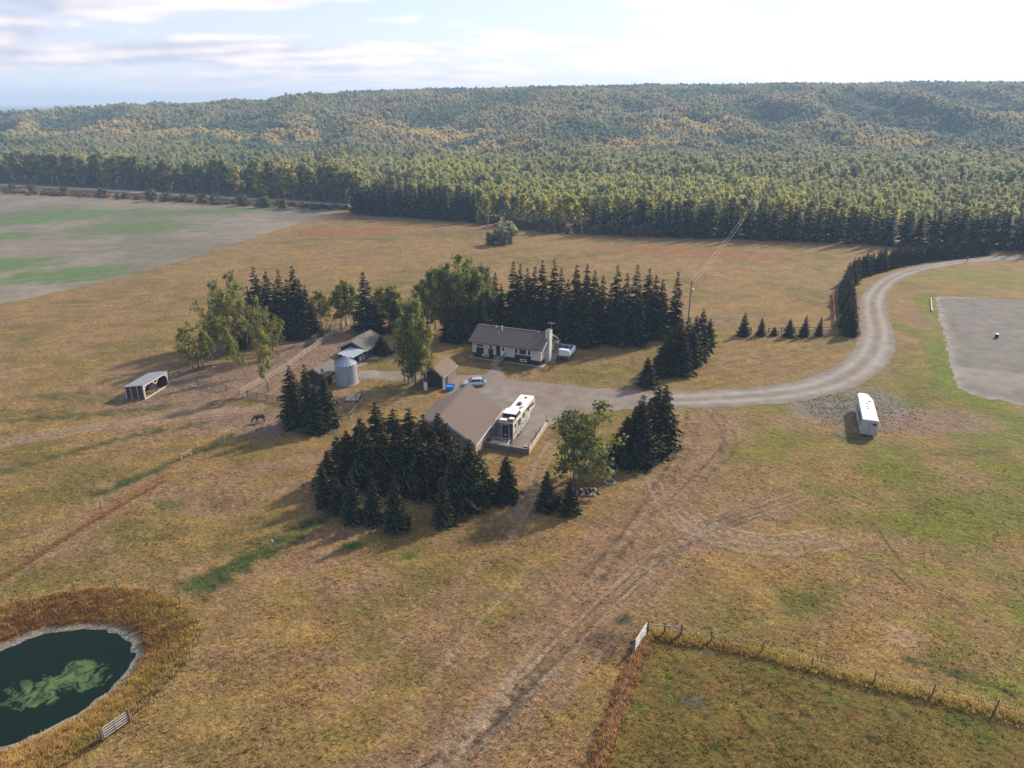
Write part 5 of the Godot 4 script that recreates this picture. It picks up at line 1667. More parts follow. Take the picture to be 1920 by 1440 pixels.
	for i in arena.size():
		arena[i] += Vector2(n3.get_noise_2d(arena[i].x, arena[i].y), n3.get_noise_2d(arena[i].y, arena[i].x)) * 0.9 + Vector2(n1.get_noise_2d(arena[i].y, arena[i].x), n1.get_noise_2d(arena[i].x, arena[i].y)) * 0.6
	arena_edge = arena
	struct("riding_arena", patch(arena, 1.6, 0.02, arena_col, 6.0, 41.0), M.gravel)
	vehicle_tracks()
	# the pond
	var lo := Vector2(-70, -64)
	var shore := Geometry2D.offset_polygon(pond, 0.5)[0]
	struct("water", patch(shore, 1.0, -1.12, func(_x: float, _z: float) -> Color: return Color(0.005, 0.012, 0.009), 3.0, 9.0), M.water)
	var scum := MB.new()
	var sn := noise(1.0 / 2.6, 71, 4)
	var cs := 0.12
	for i in 190:
		for j in 110:
			var p := Vector2(-43.56, -52.11) + Vector2(i - 95, j - 55) * cs
			var q := p + Vector2(0.06, 0.06)
			var warp := Vector2(sn.get_noise_2d(q.x * 0.6 + 9.0, q.y * 0.6), sn.get_noise_2d(q.x * 0.6, q.y * 0.6 + 31.0)) * 2.6
			var e := (q + warp - Vector2(-43.56, -52.11)).rotated(0.42)
			var body := 1.0 - Vector2(e.x / 5.4, e.y / 2.5).length()
			var vein := 1.0 - absf(sn.get_noise_2d(q.x * 0.55 + warp.x * 1.2, q.y * 1.1 + warp.y * 1.2)) * 3.2
			var m := body * 1.15 + vein * 0.34 - 0.36 + sn.get_noise_2d(q.x * 2.2, q.y * 2.2) * 0.22
			if m < 0.0 or poly_dist(q, pond) > -0.8: continue
			scum.col = Color(0.014, 0.028, 0.018).lerp(Color(0.064, 0.110, 0.038), clampf(m * 1.5 + vein * 0.25 - 0.1, 0.0, 1.0))
			scum.quad(Vector3(p.x, -1.105, p.y), Vector3(p.x + cs, -1.105, p.y), Vector3(p.x + cs, -1.105, p.y + cs), Vector3(p.x, -1.105, p.y + cs), Vector3.UP)
	var al := part("algae", scum, M.algae, self)
	al.set_meta("kind", "stuff")
	tag(al, "ragged green mat of algae floating on the dark pond", "algae")
	grass()

func track(pts: Array, half: float, target: Color, strength: float, shift: float, y: float) -> void:
	# one worn strip, its colour running into the pasture's at both edges
	var line := smooth(pts, 0.5)
	var v := PackedVector3Array()
	var n := PackedVector3Array()
	var c := PackedColorArray()
	var u := PackedVector2Array()
	var u2 := PackedVector2Array()
	var id := PackedInt32Array()
	var k := 7
	for i in line.size():
		var d := (line[mini(i + 1, line.size() - 1)] - line[maxi(i - 1, 0)]).normalized()
		var s := Vector2(-d.y, d.x)
		var mid := line[i] + s * (shift + n3.get_noise_2d(line[i].x + shift * 60.0, line[i].y) * 0.22)
		var fade := smoothstep(0.0, 0.12, float(i) / line.size()) * (1.0 - smoothstep(0.85, 1.0, float(i) / line.size()))
		for j in k:
			var t := float(j) / (k - 1) * 2.0 - 1.0
			var p := mid + s * t * half
			var w := strength * 0.62 * fade * (1.0 - t * t) * clampf(0.75 + n12.get_noise_2d(p.x * 1.5 + shift * 9.0, p.y * 1.5) * 1.1 + n1.get_noise_2d(p.x, p.y) * 0.5, 0.0, 1.0)
			v.push_back(Vector3(p.x, y, p.y)); n.push_back(Vector3.UP)
			c.push_back(ground_col(p.x, p.y).lerp(target, w))
			u.push_back(p / 21.0); u2.push_back(Vector2(p.x / 61.0 + 0.31, p.y / 61.0))
			if i > 0 and j > 0:
				var q := i * k + j
				for w2 in [q - k - 1, q, q - k, q - k - 1, q - 1, q]: id.push_back(w2)
	var a := []
	a.resize(Mesh.ARRAY_MAX)
	a[Mesh.ARRAY_VERTEX] = v; a[Mesh.ARRAY_NORMAL] = n; a[Mesh.ARRAY_COLOR] = c
	a[Mesh.ARRAY_TEX_UV] = u; a[Mesh.ARRAY_TEX_UV2] = u2; a[Mesh.ARRAY_INDEX] = id
	var m := ArrayMesh.new()
	m.add_surface_from_arrays(Mesh.PRIMITIVE_TRIANGLES, a)
	struct("wheel_track", m, M.ground)

func vehicle_tracks() -> void:
	var main := [Vector2(-8.95, -38.36), Vector2(-4.03, -44.16), Vector2(-0.48, -48.72), Vector2(5.32, -56.16), Vector2(12.53, -65.42), Vector2(18.66, -72.04), Vector2(26.01, -77.88), Vector2(34.38, -82.43), Vector2(43.58, -87.43)]
	var pale := Color(0.52, 0.41, 0.31)
	var dark := Color(0.11, 0.075, 0.045)
	var y := 0.006
	for s in [-1.0, 1.0]:
		track(main, 0.42, pale, 0.9, s * 0.95, y); y += 0.0008
		track(main, 0.22, dark, 0.95, s * 0.52, y); y += 0.0008
		track(main, 0.16, dark, 0.7, s * 1.42, y); y += 0.0008
	for q in [[[Vector2(20.49, -90.51), Vector2(20.42, -82.43), Vector2(22.64, -76.65), Vector2(27.38, -73.26), Vector2(32.93, -72.37), Vector2(41.53, -74.29)], 0.9], [[Vector2(22.69, -87.43), Vector2(24.07, -79.78), Vector2(28.2, -76.05), Vector2(33.16, -74.87), Vector2(40.5, -76.53)], 0.85], [[Vector2(9.77, -67.35), Vector2(15.98, -77.26), Vector2(22.1, -88.95), Vector2(27.92, -100.92), Vector2(32.22, -114.2)], 0.7], [[Vector2(18.14, -77.88), Vector2(27.83, -90.51), Vector2(34.52, -100.92), Vector2(37.16, -107.95), Vector2(35.47, -115.14)], 0.7], [[Vector2(-1.94, -72.59), Vector2(1.8, -82.7), Vector2(4.11, -92.94), Vector2(7.05, -102.85)], 0.7]]:
		for s in [-0.9, 0.9]:
			track(q[0], 0.4, pale, q[1] * 0.55, s, y); y += 0.0006
			track(q[0], 0.2, dark, q[1] * 0.36, s * 1.36, y); y += 0.0006
	for q in [[Vector2(-6.88, -41.61), Vector2(-2.93, -49.96), Vector2(2.78, -59.69), Vector2(9.48, -70.42), Vector2(16.48, -82.43)], [Vector2(-13.86, -42.1), Vector2(-9.86, -50.6), Vector2(-4.52, -60.94), Vector2(1.92, -71.5)], [Vector2(1.9, -48.11), Vector2(6.85, -55.42), Vector2(12.71, -62.68), Vector2(20.86, -70.42)]]:
		track(q, 0.5, dark, 0.4, 0.0, y); y += 0.0006
		track(q, 0.5, pale, 0.5, 1.6, y); y += 0.0006
	for q in [[Vector2(46.53, -77.02), Vector2(46.05, -70)], [Vector2(44.04, -68.76), Vector2(44.51, -64.49)], [Vector2(48.04, -63.84), Vector2(48.57, -60.11)]]:
		track(q, 0.15, Color(0.05, 0.045, 0.025), 1.2, 0.0, y); y += 0.0006
	for q in [[Vector2(-38.49, -88.95), Vector2(-38.04, -93.27), Vector2(-35.28, -94.62), Vector2(-31.37, -92.12)], [Vector2(-33.4, -83.81), Vector2(-32.01, -88.95), Vector2(-29.23, -92.94)], [Vector2(-82.93, -103.44), Vector2(-71.64, -107.95), Vector2(-59.5, -112.81), Vector2(-46.35, -115.14)], [Vector2(-80.34, -99.6), Vector2(-69.02, -104.84), Vector2(-57.37, -110.11), Vector2(-47.41, -112.81)]]:
		track(q, 0.45, dark, 0.2, 0.0, y); y += 0.0006
		track(q, 0.5, C_DIRT, 0.4, 0.9, y); y += 0.0006

func tuft(s: int, blades: int, high: float, spread: float, thick := 1.0) -> ArrayMesh:
	var r := RandomNumberGenerator.new()
	r.seed = s
	var b := MB.new()
	for i in blades:
		var a := r.randf() * TAU
		var foot := Vector3(cos(a), 0, sin(a)) * spread * r.randf()
		var lean := Vector3(r.randfn(), 0, r.randfn()) * high * 0.28
		var h := high * r.randf_range(0.5, 1.15)
		var w := Vector3(cos(a + 1.3), 0, sin(a + 1.3)) * r.randf_range(0.03, 0.07) * thick
		var k := r.randf_range(0.7, 1.3)
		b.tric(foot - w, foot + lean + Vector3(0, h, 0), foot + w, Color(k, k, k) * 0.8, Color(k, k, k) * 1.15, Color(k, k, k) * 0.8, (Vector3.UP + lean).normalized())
	return b.mesh()

func grass() -> void:
	var short := tuft(1, 10, 0.11, 0.26)
	var tall := tuft(2, 30, 0.30, 0.46, 0.5)
	var where: Array = []
	var tint: Array = []
	# loose tufts over the near pasture
	for i in 90000:
		var z := -38.0 - 82.0 * pow(rng.randf(), 1.25)
		var x := rng.randf_range(-0.86, 0.92) * (-z) + rng.randf_range(-3, 3)
		var v := n12.get_noise_2d(x * 1.4, z * 1.4) + n1.get_noise_2d(x, z) * 0.6
		if v < rng.randf_range(-0.5, 0.6): continue
		var p := Vector2(x, z)
		if x < -20.0 and z > -75.0 and poly_dist(p, pond) < 0.8: continue
		if x > -40.0 and z < -95.0: continue
		var c := ground_col(x, z)
		var k := rng.randf_range(0.95, 1.6) if rng.randf() < 0.72 else rng.randf_range(0.45, 0.85)
		var s := rng.randf_range(0.5, 1.3)
		where.append(Transform3D(Basis(Vector3.UP, rng.randf() * TAU).scaled(Vector3(s, s * rng.randf_range(0.6, 1.3), s)), Vector3(x, ground_y(x, z) - 0.02, z)))
		tint.append(Color(c.r * k, c.g * k * rng.randf_range(0.92, 1.06), c.b * k))
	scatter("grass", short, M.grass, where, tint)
	# rank grass inside the pond fence
	where = []
	tint = []
	for i in 26000:
		var p := Vector2(rng.randf_range(-64, -28), rng.randf_range(-68, -36))
		if not Geometry2D.is_point_in_polygon(p, ring): continue
		var s := poly_dist(p, pond)
		if s < 0.9 + rng.randf() * 0.5: continue
		var c := ground_col(p.x, p.y)
		var k := rng.randf_range(0.95, 1.5)
		var sc := rng.randf_range(0.6, 1.35)
		where.append(Transform3D(Basis(Vector3.UP, rng.randf() * TAU).scaled(Vector3(sc, sc, sc)), Vector3(p.x, ground_y(p.x, p.y) - 0.03, p.y)))
		tint.append(Color(c.r * k, c.g * k, c.b * k))
	scatter("pond_reeds", tall, M.grass, where, tint)
	# ungrazed strips along the fences
	where = []
	tint = []
	for q in [[Vector2(13.4, -57.69), Vector2(6.84, -42.1), 1.0, Color(0.36, 0.20, 0.09)], [Vector2(6.84, -42.1), Vector2(3.84, -35.05), 1.0, Color(0.36, 0.20, 0.09)], [Vector2(13.59, -57.85), Vector2(24.66, -55.12), 1.0, Color(0.34, 0.22, 0.07)], [Vector2(24.66, -55.12), Vector2(33.82, -51.25), 1.1, Color(0.40, 0.29, 0.085)], [Vector2(33.82, -51.25), Vector2(42.99, -47.99), 1.1, Color(0.40, 0.29, 0.085)], [Vector2(42.99, -47.99), Vector2(49.65, -44.7), 1.1, Color(0.40, 0.29, 0.085)], [Vector2(-58.63, -65.61), Vector2(-54.75, -77.88), 0.6, Color(0.36, 0.20, 0.08)], [Vector2(-54.75, -77.88), Vector2(-49.89, -89.72), 0.6, Color(0.36, 0.20, 0.08)]]:
		var a: Vector2 = q[0]
		var b: Vector2 = q[1]
		var side := (b - a).normalized().orthogonal()
		for i in int(a.distance_to(b) * 40.0):
			var p: Vector2 = a.lerp(b, rng.randf()) + side * rng.randfn() * q[2] * 0.42
			var k := rng.randf_range(0.8, 1.35)
			var sc := rng.randf_range(0.5, 1.4) * (1.0 if p.x > 0.0 else 0.5)
			where.append(Transform3D(Basis(Vector3.UP, rng.randf() * TAU).scaled(Vector3(sc, sc, sc)), Vector3(p.x, -0.03, p.y)))
			var c: Color = (q[3] as Color).lerp(C_REEDG, clampf(n12.get_noise_2d(p.x * 2.0, p.y * 2.0) + 0.1, 0.0, 0.6))
			tint.append(Color(c.r * k, c.g * k, c.b * k))
	scatter("tall_grass", tall, M.grass, where, tint)

func far_woods() -> void:
	var crowns: Array = []
	for i in 4: crowns.append(simple_crown(200 + i, 190, 0.85, 0.26, 2.3))
	var thin: Array = []
	for i in 3: thin.append(simple_crown(230 + i, 120, 1.05, 0.16, 2.6))
	var firs: Array = []
	for i in 2: firs.append(spruce_crown(240 + i, 15, 8, false, 0.04, 0.1))
	var pole := MB.new()
	pole.col = Color(0.50, 0.47, 0.43)
	pole.tube(Vector3.ZERO, Vector3(0.2, 7.0, 0), 0.17, 0.09, 4, false)
	var trunk := pole.mesh()
	# the first ranks of the wood are trees one can point at
	var kits: Array = []
	for i in 4: kits.append(leafy(300 + i, 30, 16, 0.55, 1, 0.34, 2.0, [Color(0.18, 0.19, 0.07), Color(0.145, 0.165, 0.06), Color(0.22, 0.21, 0.08)]))
	for i in 3: kits.append(leafy(310 + i, 30, 16, 0.55, 1, 0.26, 2.1, [Color(0.42, 0.39, 0.075), Color(0.46, 0.37, 0.075), Color(0.34, 0.36, 0.075)]))
	for i in 210:
		var u := (i + rng.randf()) / 210.0
		var x := lerpf(-385.0, 150.0, u)
		var deep := rng.randf() * 16.0
		var mixed := x > -14.0 and x < 30.0
		if x > -80.0 and not mixed: deep += 17.0
		var z := edge_z(x) - deep - 3.0
		var yellow := x > -20.0 and rng.randf() < 0.75 or rng.randf() < 0.12
		var kit: Array = kits[4 + rng.randi() % 3] if yellow else kits[rng.randi() % 4]
		var h := rng.randf_range(11.0, 21.0) * (0.72 if mixed and deep < 8.0 else 0.66 if x > -80.0 else 1.0)
		plant_leafy(kit, [x, z, h], "poplar", "yellowing poplar along the front edge of the far wood" if yellow else "green poplar with pale trunk along the front edge of the far wood", "poplars along the front edge of the wood", rng.randf_range(0.8, 1.15))
	# the windbreak of spruces before the wood
	for i in 118:
		var u := (i + rng.randf_range(-0.25, 0.25)) / 118.0
		var x := 0.0
		if i < 40: x = lerpf(-80.0, -16.0, i / 40.0) + rng.randf_range(-0.6, 0.6)
		else: x = lerpf(34.0, 215.0, (i - 40) / 78.0) + rng.randf_range(-0.9, 0.9)
		var h := rng.randf_range(16.0, 21.0) if i < 40 else rng.randf_range(15.0, 20.5)
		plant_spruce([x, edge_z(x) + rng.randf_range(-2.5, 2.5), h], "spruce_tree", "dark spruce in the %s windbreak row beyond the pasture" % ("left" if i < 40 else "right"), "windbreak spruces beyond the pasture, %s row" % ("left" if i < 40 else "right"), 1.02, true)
	var second: Array = []
	var stint: Array = []
	for i in 270:
		var x := lerpf(-80.0, -16.0, rng.randf()) if i < 70 else lerpf(36.0, 330.0, rng.randf())
		var h := rng.randf_range(1.3, 1.8)
		second.append(Transform3D(Basis(Vector3.UP, rng.randf() * TAU).scaled(Vector3(h, h, h)), Vector3(x, -0.1, edge_z(x) - rng.randf_range(4.0, 9.0))))
		stint.append(Color(1, 1, 1))
	scatter("conifer_forest", firs[0], M.farneedles, second, stint)
	# shrubs under the mixed stretch and along its foot
	var bush := leafy(330, 40, 22, 0.75, 3, 0.02, 4.4, [Color(0.15, 0.16, 0.075), Color(0.19, 0.18, 0.085), Color(0.14, 0.145, 0.09)])
	for i in 26:
		var x := lerpf(-16.0, 60.0, (i + rng.randf()) / 26.0)
		plant_leafy(bush, [x, edge_z(x) + rng.randf_range(0.0, 6.0), rng.randf_range(3.0, 6.5)], "roadside_shrub", "low grey green shrub at the foot of the mixed far trees", "shrubs at the foot of the mixed far trees")
	var pale_bush := leafy(331, 50, 26, 0.7, 3, 0.02, 4.6, [Color(0.30, 0.30, 0.19), Color(0.26, 0.27, 0.16)])
	plant_leafy(pale_bush, [-2.93, -278.39, 8.2], "round_bush", "large round grey green bush standing alone in the far pasture", "", 1.15)
	plant_leafy(bush, [-7.89, -276.08, 4.7], "small_bush", "small grey bush touching the left side of the large round bush", "", 1.2)
	# ditch shrubs along the gravel road
	for q in [[-318.43, -465.47, 4.3], [-300.79, -456.42, 4.8], [-274.94, -447.69, 4.7], [-244.18, -433.84, 5.2], [-226.47, -425.92, 3.6], [-205.16, -413.31, 6.5], [-195.85, -410.87, 5.0], [-184.84, -408.46, 4.4], [-172.39, -403.73, 5.5], [-164.34, -401.4, 5.2], [-146.05, -392.33, 5.9], [-131.78, -385.78, 6.1], [-121.1, -381.53, 5.2], [-287.19, -450.56, 3.2]]:
		plant_leafy(bush, q, "roadside_shrub", "dark round shrub in the ditch between gravel road and crop field", "shrubs in the roadside ditch", 1.15)
	var brush: Array = []
	var btint: Array = []
	for i in 420:
		var t := rng.randf()
		var p := Vector2(-392.99, -484.66).lerp(Vector2(-85.45, -379.43), pow(t, 0.8)) + Vector2(rng.randfn() * 2.0, rng.randfn() * 3.0 + 1.0)
		var s := rng.randf_range(0.10, 0.26)
		brush.append(Transform3D(Basis(Vector3.UP, rng.randf() * TAU).scaled(Vector3(s * 1.7, s, s * 1.7)), Vector3(p.x, -0.4, p.y)))
		btint.append(Color(0.13, 0.12, 0.055).lerp(Color(0.20, 0.13, 0.06), rng.randf()))
	scatter("roadside_brush", simple_crown(250, 150, 1.4, 0.1, 4.0), M.farleaf, brush, btint)
	# everything behind them
	var where: Array = [[], [], [], [], [], [], []]
	var tint: Array = [[], [], [], [], [], [], []]
	var fw: Array = [[], []]
	var ft: Array = [[], []]
	var tw: Array = []
	var tt: Array = []
	var d := 300.0
	while d < 1560.0:
		var gap := 4.4 if d < 640.0 else 4.0 if d < 900.0 else 4.4 if d < 1200.0 else 5.2
		var half := d * 0.80 + 60.0
		var x := -half
		while x < half:
			var px := x + rng.randf_range(-0.5, 0.5) * gap
			var pz := -d + rng.randf_range(-0.5, 0.5) * gap
			x += gap
			var back := edge_z(px) - pz
			if back < (30.0 if px > -85.0 else 14.0): continue
			var y := maxf(hill_y(px, pz), 0.0) - 0.3
			var a := hue_n.get_noise_2d(px, pz * 0.8) + hue_n2.get_noise_2d(px, pz) * 0.4
			var h := rng.randf_range(0.95, 1.65)
			if px > -85.0 and back < 110.0: h *= 0.66
			elif px > 0.0 and back < 200.0 and d < 560.0: h *= 0.74
			if d > 640.0:
				h *= 0.84
				y -= h * 3.4 * clampf((d - 640.0) / 80.0, 0.0, 1.0)
			h *= 1.0 + 0.22 * hue_n2.get_noise_2d(px * 1.7 + 300.0, pz * 1.7)
			var w := h * rng.randf_range(0.62, 0.92)
			var at := Transform3D(Basis(Vector3.UP, rng.randf() * TAU).scaled(Vector3(w, h, w)), Vector3(px, y, pz))
			if rng.randf() < (0.02 if a > -0.30 else 0.35) * (1.0 if d > 420.0 else 0.6):
				var k := rng.randi() % 2
				fw[k].append(Transform3D(at.basis.scaled(Vector3(1.15, 1.2, 1.15)), at.origin))
				ft[k].append(Color(1, 1, 1) * rng.randf_range(0.8, 1.3))
				continue
			var kind := rng.randi() % 4 if d < 720.0 else 4 + rng.randi() % 3
			where[kind].append(at)
			tint[kind].append(forest_hue(px, pz, back))
			if d < 700.0 and back < 190.0 and rng.randf() < 0.7:
				tw.append(at); tt.append(Color.WHITE * rng.randf_range(0.7, 1.1))
		d += gap * 0.95
	for k in 7:
		scatter("forest", crowns[k] if k < 4 else thin[k - 4], M.farleaf, where[k], tint[k])
	for k in 2:
		scatter("conifer_forest", firs[k], M.needles, fw[k], ft[k])
	scatter("forest_trunks", trunk, M.birch, tw, tt)
	print("forest ", where.map(func(q: Array) -> int: return q.size()), " firs ", fw[0].size() + fw[1].size(), " trunks ", tw.size())

func yard_buildings() -> void:
	house()
	garage()
	brown_shed()
	cabin()
	grain_bin()
	shelter()
	camper()
	horse_trailer()
	car()
	horse()

func yard_trees() -> void:
	var G := Color(0.165, 0.195, 0.062)
	var O := Color(0.270, 0.270, 0.066)
	var Y := Color(0.260, 0.240, 0.050)
	var D := Color(0.115, 0.145, 0.058)
	var birch: Array = [leafy(400, 46, 34, 0.18, 2, 0.22, 2.3, [G, O, O]), leafy(401, 46, 34, 0.18, 1, 0.25, 2.0, [O, G, Y]), leafy(402, 50, 34, 0.18, 3, 0.26, 2.6, [O, Y, G])]
	var big: Array = [leafy(410, 66, 40, 0.20, 1, 0.14, 2.7, [D, G, G]), leafy(411, 70, 40, 0.20, 3, 0.14, 2.8, [G, D, O])]
	var young: Array = [leafy(420, 44, 32, 0.27, 1, 0.30, 2.4, [O, Y, G]), leafy(421, 44, 32, 0.27, 1, 0.27, 2.3, [Y, O, O])]
	# the dense clump in front of the garage
	for p in [[-19.65, -93.27, 11.0], [-16.89, -92.28, 10.3], [-14.68, -91.63, 10.7], [-12.46, -91.31, 9.9], [-10.62, -91.63, 10.0], [-9.16, -90.99, 8.7], [-21.84, -92.28, 8.8], [-23.45, -90.99, 7.4], [-24.56, -89.72, 7.2], [-25.58, -87.58, 6.0]]:
		plant_spruce(p, "spruce_tree", "tall dark spruce in the back ranks of the dense clump before the garage", "tall spruces of the clump before the garage", 1.45)
	for p in [[-20.19, -88.49, 9.7], [-17.61, -87.58, 10.2], [-15.16, -87.28, 10.0], [-12.72, -86.98, 9.7], [-10.3, -86.68, 9.4], [-8.3, -85.95, 8.4]]:
		plant_spruce(p, "spruce_tree", "dark spruce in the packed heart of the clump before the garage", "inner spruces of the clump before the garage", 1.45)
	plant_spruce([-25.1, -83.12, 6.2], "spruce_tree", "leftmost spruce of the clump, with rust tinged tip")
	plant_spruce([-22.99, -81.49, 5.2], "spruce_tree", "low spruce at the front left of the clump, right of the rust tipped one")
	plant_spruce([-20.57, -79.39, 7.3], "spruce_tree", "broad spruce in the clump's front rank, second from its left corner")
	plant_spruce([-17.7, -78.88, 6.6], "spruce_tree", "thin young spruce in the clump's front rank beside a lighter green one", "", 0.85)
	plant_spruce([-14.59, -77.51, 7.7], "spruce_tree", "light green topped young spruce at the clump's front centre", "", 0.95)
	plant_spruce([-8.68, -78.51, 7.0], "spruce_tree", "yellow green young spruce alone at the right of the clump's front", "", 0.95)
	plant_spruce([-7.61, -81.75, 8.5], "spruce_tree", "brown topped spruce behind the yellow green young one in the clump", "", 1.2)
	plant_spruce([-5.37, -82.43, 10.3], "spruce_tree", "broad spruce on the clump's right shoulder, its tip reddish with cones", "", 1.45)
	plant_spruce([-4.3, -84.09, 7.8], "spruce_tree", "rightmost spruce of the clump, nearest the retaining wall", "", 1.25)
	plant_spruce([-0.66, -84.23, 7.2], "spruce_tree", "small lone spruce standing between the clump and the retaining wall corner")
	plant_spruce([4.63, -81.89, 5.9], "spruce_tree", "small bushy spruce left of the birch with the rock bed", "", 1.0)
	plant_spruce([7.54, -80.82, 5.3], "spruce_tree", "thin pale spruce in front of the birch with the rock bed", "", 0.9)
	var o := plant_leafy(big[1], [9.41, -88.49, 12.5], "birch_tree", "broad leafy birch with several dark trunks right of the camper", "", 1.18)
	o.rotation.y = 0.6
	# clump right of that birch, south of the driveway
	for p in [[17.1, -95.3, 7.8], [19.21, -96.35, 10.7], [21.16, -98.13, 9.6], [22.78, -101.49, 10.1], [24.69, -104.23, 9.3], [19.79, -94.96, 8.4], [18.68, -98.13, 8.1], [23.41, -100.35, 9.4]]:
		plant_spruce(p, "spruce_tree", "dark spruce in the short row just south of the driveway", "spruces in the row south of the driveway", 1.45)
	# the row that runs up from the driveway to the power pole
	plant_spruce([25.89, -126.74, 6.0], "spruce_tree", "squat spruce closest to the driveway, at the foot of the row below the power pole", "", 1.25)
	for p in [[29.43, -132.26, 5.8], [31.45, -133.78, 10.2], [33.65, -135.02, 11.1], [36.2, -138.54, 10.6], [38.71, -142.56, 9.7], [31.36, -136.6, 7.4], [34.39, -133.48, 8.1], [32.33, -132.87, 7.0], [37.23, -138.21, 8.4]]:
		plant_spruce(p, "spruce_tree", "grey green spruce in the slanting row between lawn and driveway field", "spruces of the slanting row below the power pole", 1.35)
	plant_spruce([41.15, -146.43, 10.1], "spruce_tree", "tallest spruce at the upper end of the slanting row beside the power pole", "", 1.1)
	plant_spruce([44.02, -151.26, 6.5], "spruce_tree", "last spruce at the upper right end of the slanting row", "", 1.1)
	# behind the house
	for p in [[-4.29, -165.75, 13.8], [0.39, -164.41, 16.7], [2.19, -163.53, 16.5], [3.63, -165.3, 15.0], [5.12, -162.65, 16.0], [6.94, -163.53, 17.3], [9.81, -161.79, 18.0], [11.83, -163.53, 15.3], [14.51, -160.09, 17.0], [17.08, -159.25, 17.4], [18.75, -158.41, 15.8], [20.78, -157.59, 15.0], [23.65, -156.77, 17.6], [26.25, -158.41, 15.4], [27.99, -156.77, 17.6], [30.59, -156.77, 16.8], [32.75, -158.41, 14.9], [33.93, -156.77, 14.3], [-2.35, -166.2, 10.9], [12.46, -154.36, 14.9], [19.21, -153.58, 13.8], [21.79, -152.8, 14.3], [24.1, -152.02, 13.6], [28.32, -152.02, 14.2], [15.41, -155.96, 13.9]]:
		plant_spruce(p, "spruce_tree", "tall dark spruce in the dense row behind the bungalow", "spruces in the dense row behind the bungalow", 0.95)
	plant_spruce([15.88, -150.5, 16.7], "spruce_tree", "pale tipped spruce standing forward of the dense row, right of the deck", "", 1.0)
	plant_spruce([37.57, -157.59, 15.8], "spruce_tree", "slender spruce at the right end of the dense row behind the bungalow", "", 0.85)
	# cottonwoods left of the house
	for p in [[-20.89, -161.79, 13.7], [-18.51, -163.53, 14.5], [-14.45, -160.93, 16.8], [-10.14, -160.93, 18.5], [-7.07, -163.53, 15.3], [-12.19, -157.59, 16.6], [-16.07, -159.25, 15.2], [-7.75, -158.41, 14.5]]:
		plant_leafy(big[rng.randi() % 2], p, "poplar_tree", "tall leafy poplar in the stand left of the bungalow", "tall poplars in the stand left of the bungalow", 0.66)
	for p in [[-12.21, -154.36, 10.0], [-9.16, -154.36, 10.6], [-6.78, -155.96, 11.4], [-14.66, -154.36, 8.8], [-5.62, -158.41, 11.5]]:
		plant_spruce(p, "spruce_tree", "dark spruce under the tall poplars left of the bungalow", "understorey spruces left of the bungalow", 1.1)
	plant_leafy(big[0], [-18.56, -126.46, 16.6], "birch_tree", "dark leaning birch behind the pale trunked one at the brown shed", "", 0.68)
	plant_leafy(birch[1], [-16.28, -125.35, 13.7], "birch_tree", "pale trunked yellow green birch touching the brown shed", "", 0.66)
	plant_leafy(big[1], [-20.2, -128.73, 13.4], "birch_tree", "bushy birch at the end of the gravel path, left of the leaning one", "", 0.6)
	plant_leafy(young[0], [-17.5, -127.02, 8.9], "birch_tree", "small yellow birch at the foot of the tall birches by the shed", "", 0.9)
	# left grove
	for p in [[-58.89, -159.25, 16.7], [-55.99, -158.41, 15.8], [-53.37, -159.25, 16.0], [-50.1, -159.25, 16.9], [-48.17, -160.93, 11.9], [-51.02, -156.77, 14.3], [-53.62, -155.96, 13.3], [-48.27, -157.59, 14.1], [-46.24, -158.41, 9.0]]:
		plant_spruce(p, "spruce_tree", "dark spruce in the tall group behind the left grove's birches", "tall spruces behind the left grove", 1.0)
	plant_spruce([-60.46, -157.59, 12.4], "spruce_tree", "narrow dark spruce between the birches at the left of the tall group", "", 0.85)
	plant_spruce([-60.67, -150.5, 7.4], "spruce_tree", "low dark spruce among the birch trunks in the left grove", "", 1.2)
	for p in [[-61.77, -153.58, 16.0], [-63.73, -149.74, 15.0], [-63.53, -142.56, 13.1], [-60.75, -146.8, 13.7], [-62.24, -143.95, 11.0], [-63.62, -152.02, 13.5], [-58.22, -148.26, 11.6], [-63.98, -146.07, 8.7]]:
		plant_leafy(birch[rng.randi() % 3], p, "birch_tree", "green birch in the back of the left grove", "birches in the back of the left grove", 0.74)
	plant_leafy(birch[0], [-54.31, -143.95, 12.9], "birch_tree", "slim birch with high crown in front of the dark spruces of the left grove", "", 0.62)
	plant_leafy(birch[2], [-50.54, -143.25, 11.5], "birch_tree", "bright green birch at the right front of the left grove", "", 0.66)
	plant_leafy(birch[1], [-45.99, -123.72, 11.8], "birch_tree", "drooping yellow green birch overhanging the white plank fence", "", 0.72)
	o = plant_leafy(birch[1], [-52.47, -131.06, 8.8], "birch_tree", "birch leaning left with a bent white trunk on bare ground", "", 0.55)
	o.rotation = Vector3(0, 0, 0.26)
	o = plant_leafy(young[0], [-57.22, -135.34, 8.8], "birch_tree", "small bright birch beside the leaning white trunk", "", 0.62)
	plant_leafy(birch[2], [-63.96, -135.34, 9.8], "birch_tree", "multi stemmed yellow green birch right of the horse shelter", "", 1.15)
	plant_leafy(young[0], [-61.96, -136.6, 7.8], "birch_tree", "small birch with white trunk at the right of the multi stemmed one", "", 0.7)
	plant_leafy(young[1], [-66.84, -137.24, 8.4], "birch_tree", "yellowish birch nearest the horse shelter", "", 0.8)
	for p in [[-46.44, -166.2, 8.9], [-45.58, -168.02, 7.0], [-40.44, -166.2, 11.1], [-41.34, -164.41, 10.0], [-38.61, -166.2, 10.2], [-31.98, -167.1, 9.4], [-29.24, -168.02, 9.7], [-28.05, -166.2, 8.9], [-30.12, -165.3, 7.8]]:
		plant_leafy(young[rng.randi() % 2], p, "poplar_tree", "small yellow green poplar in the light row behind the log cabin", "small poplars in the row behind the log cabin", 1.0)
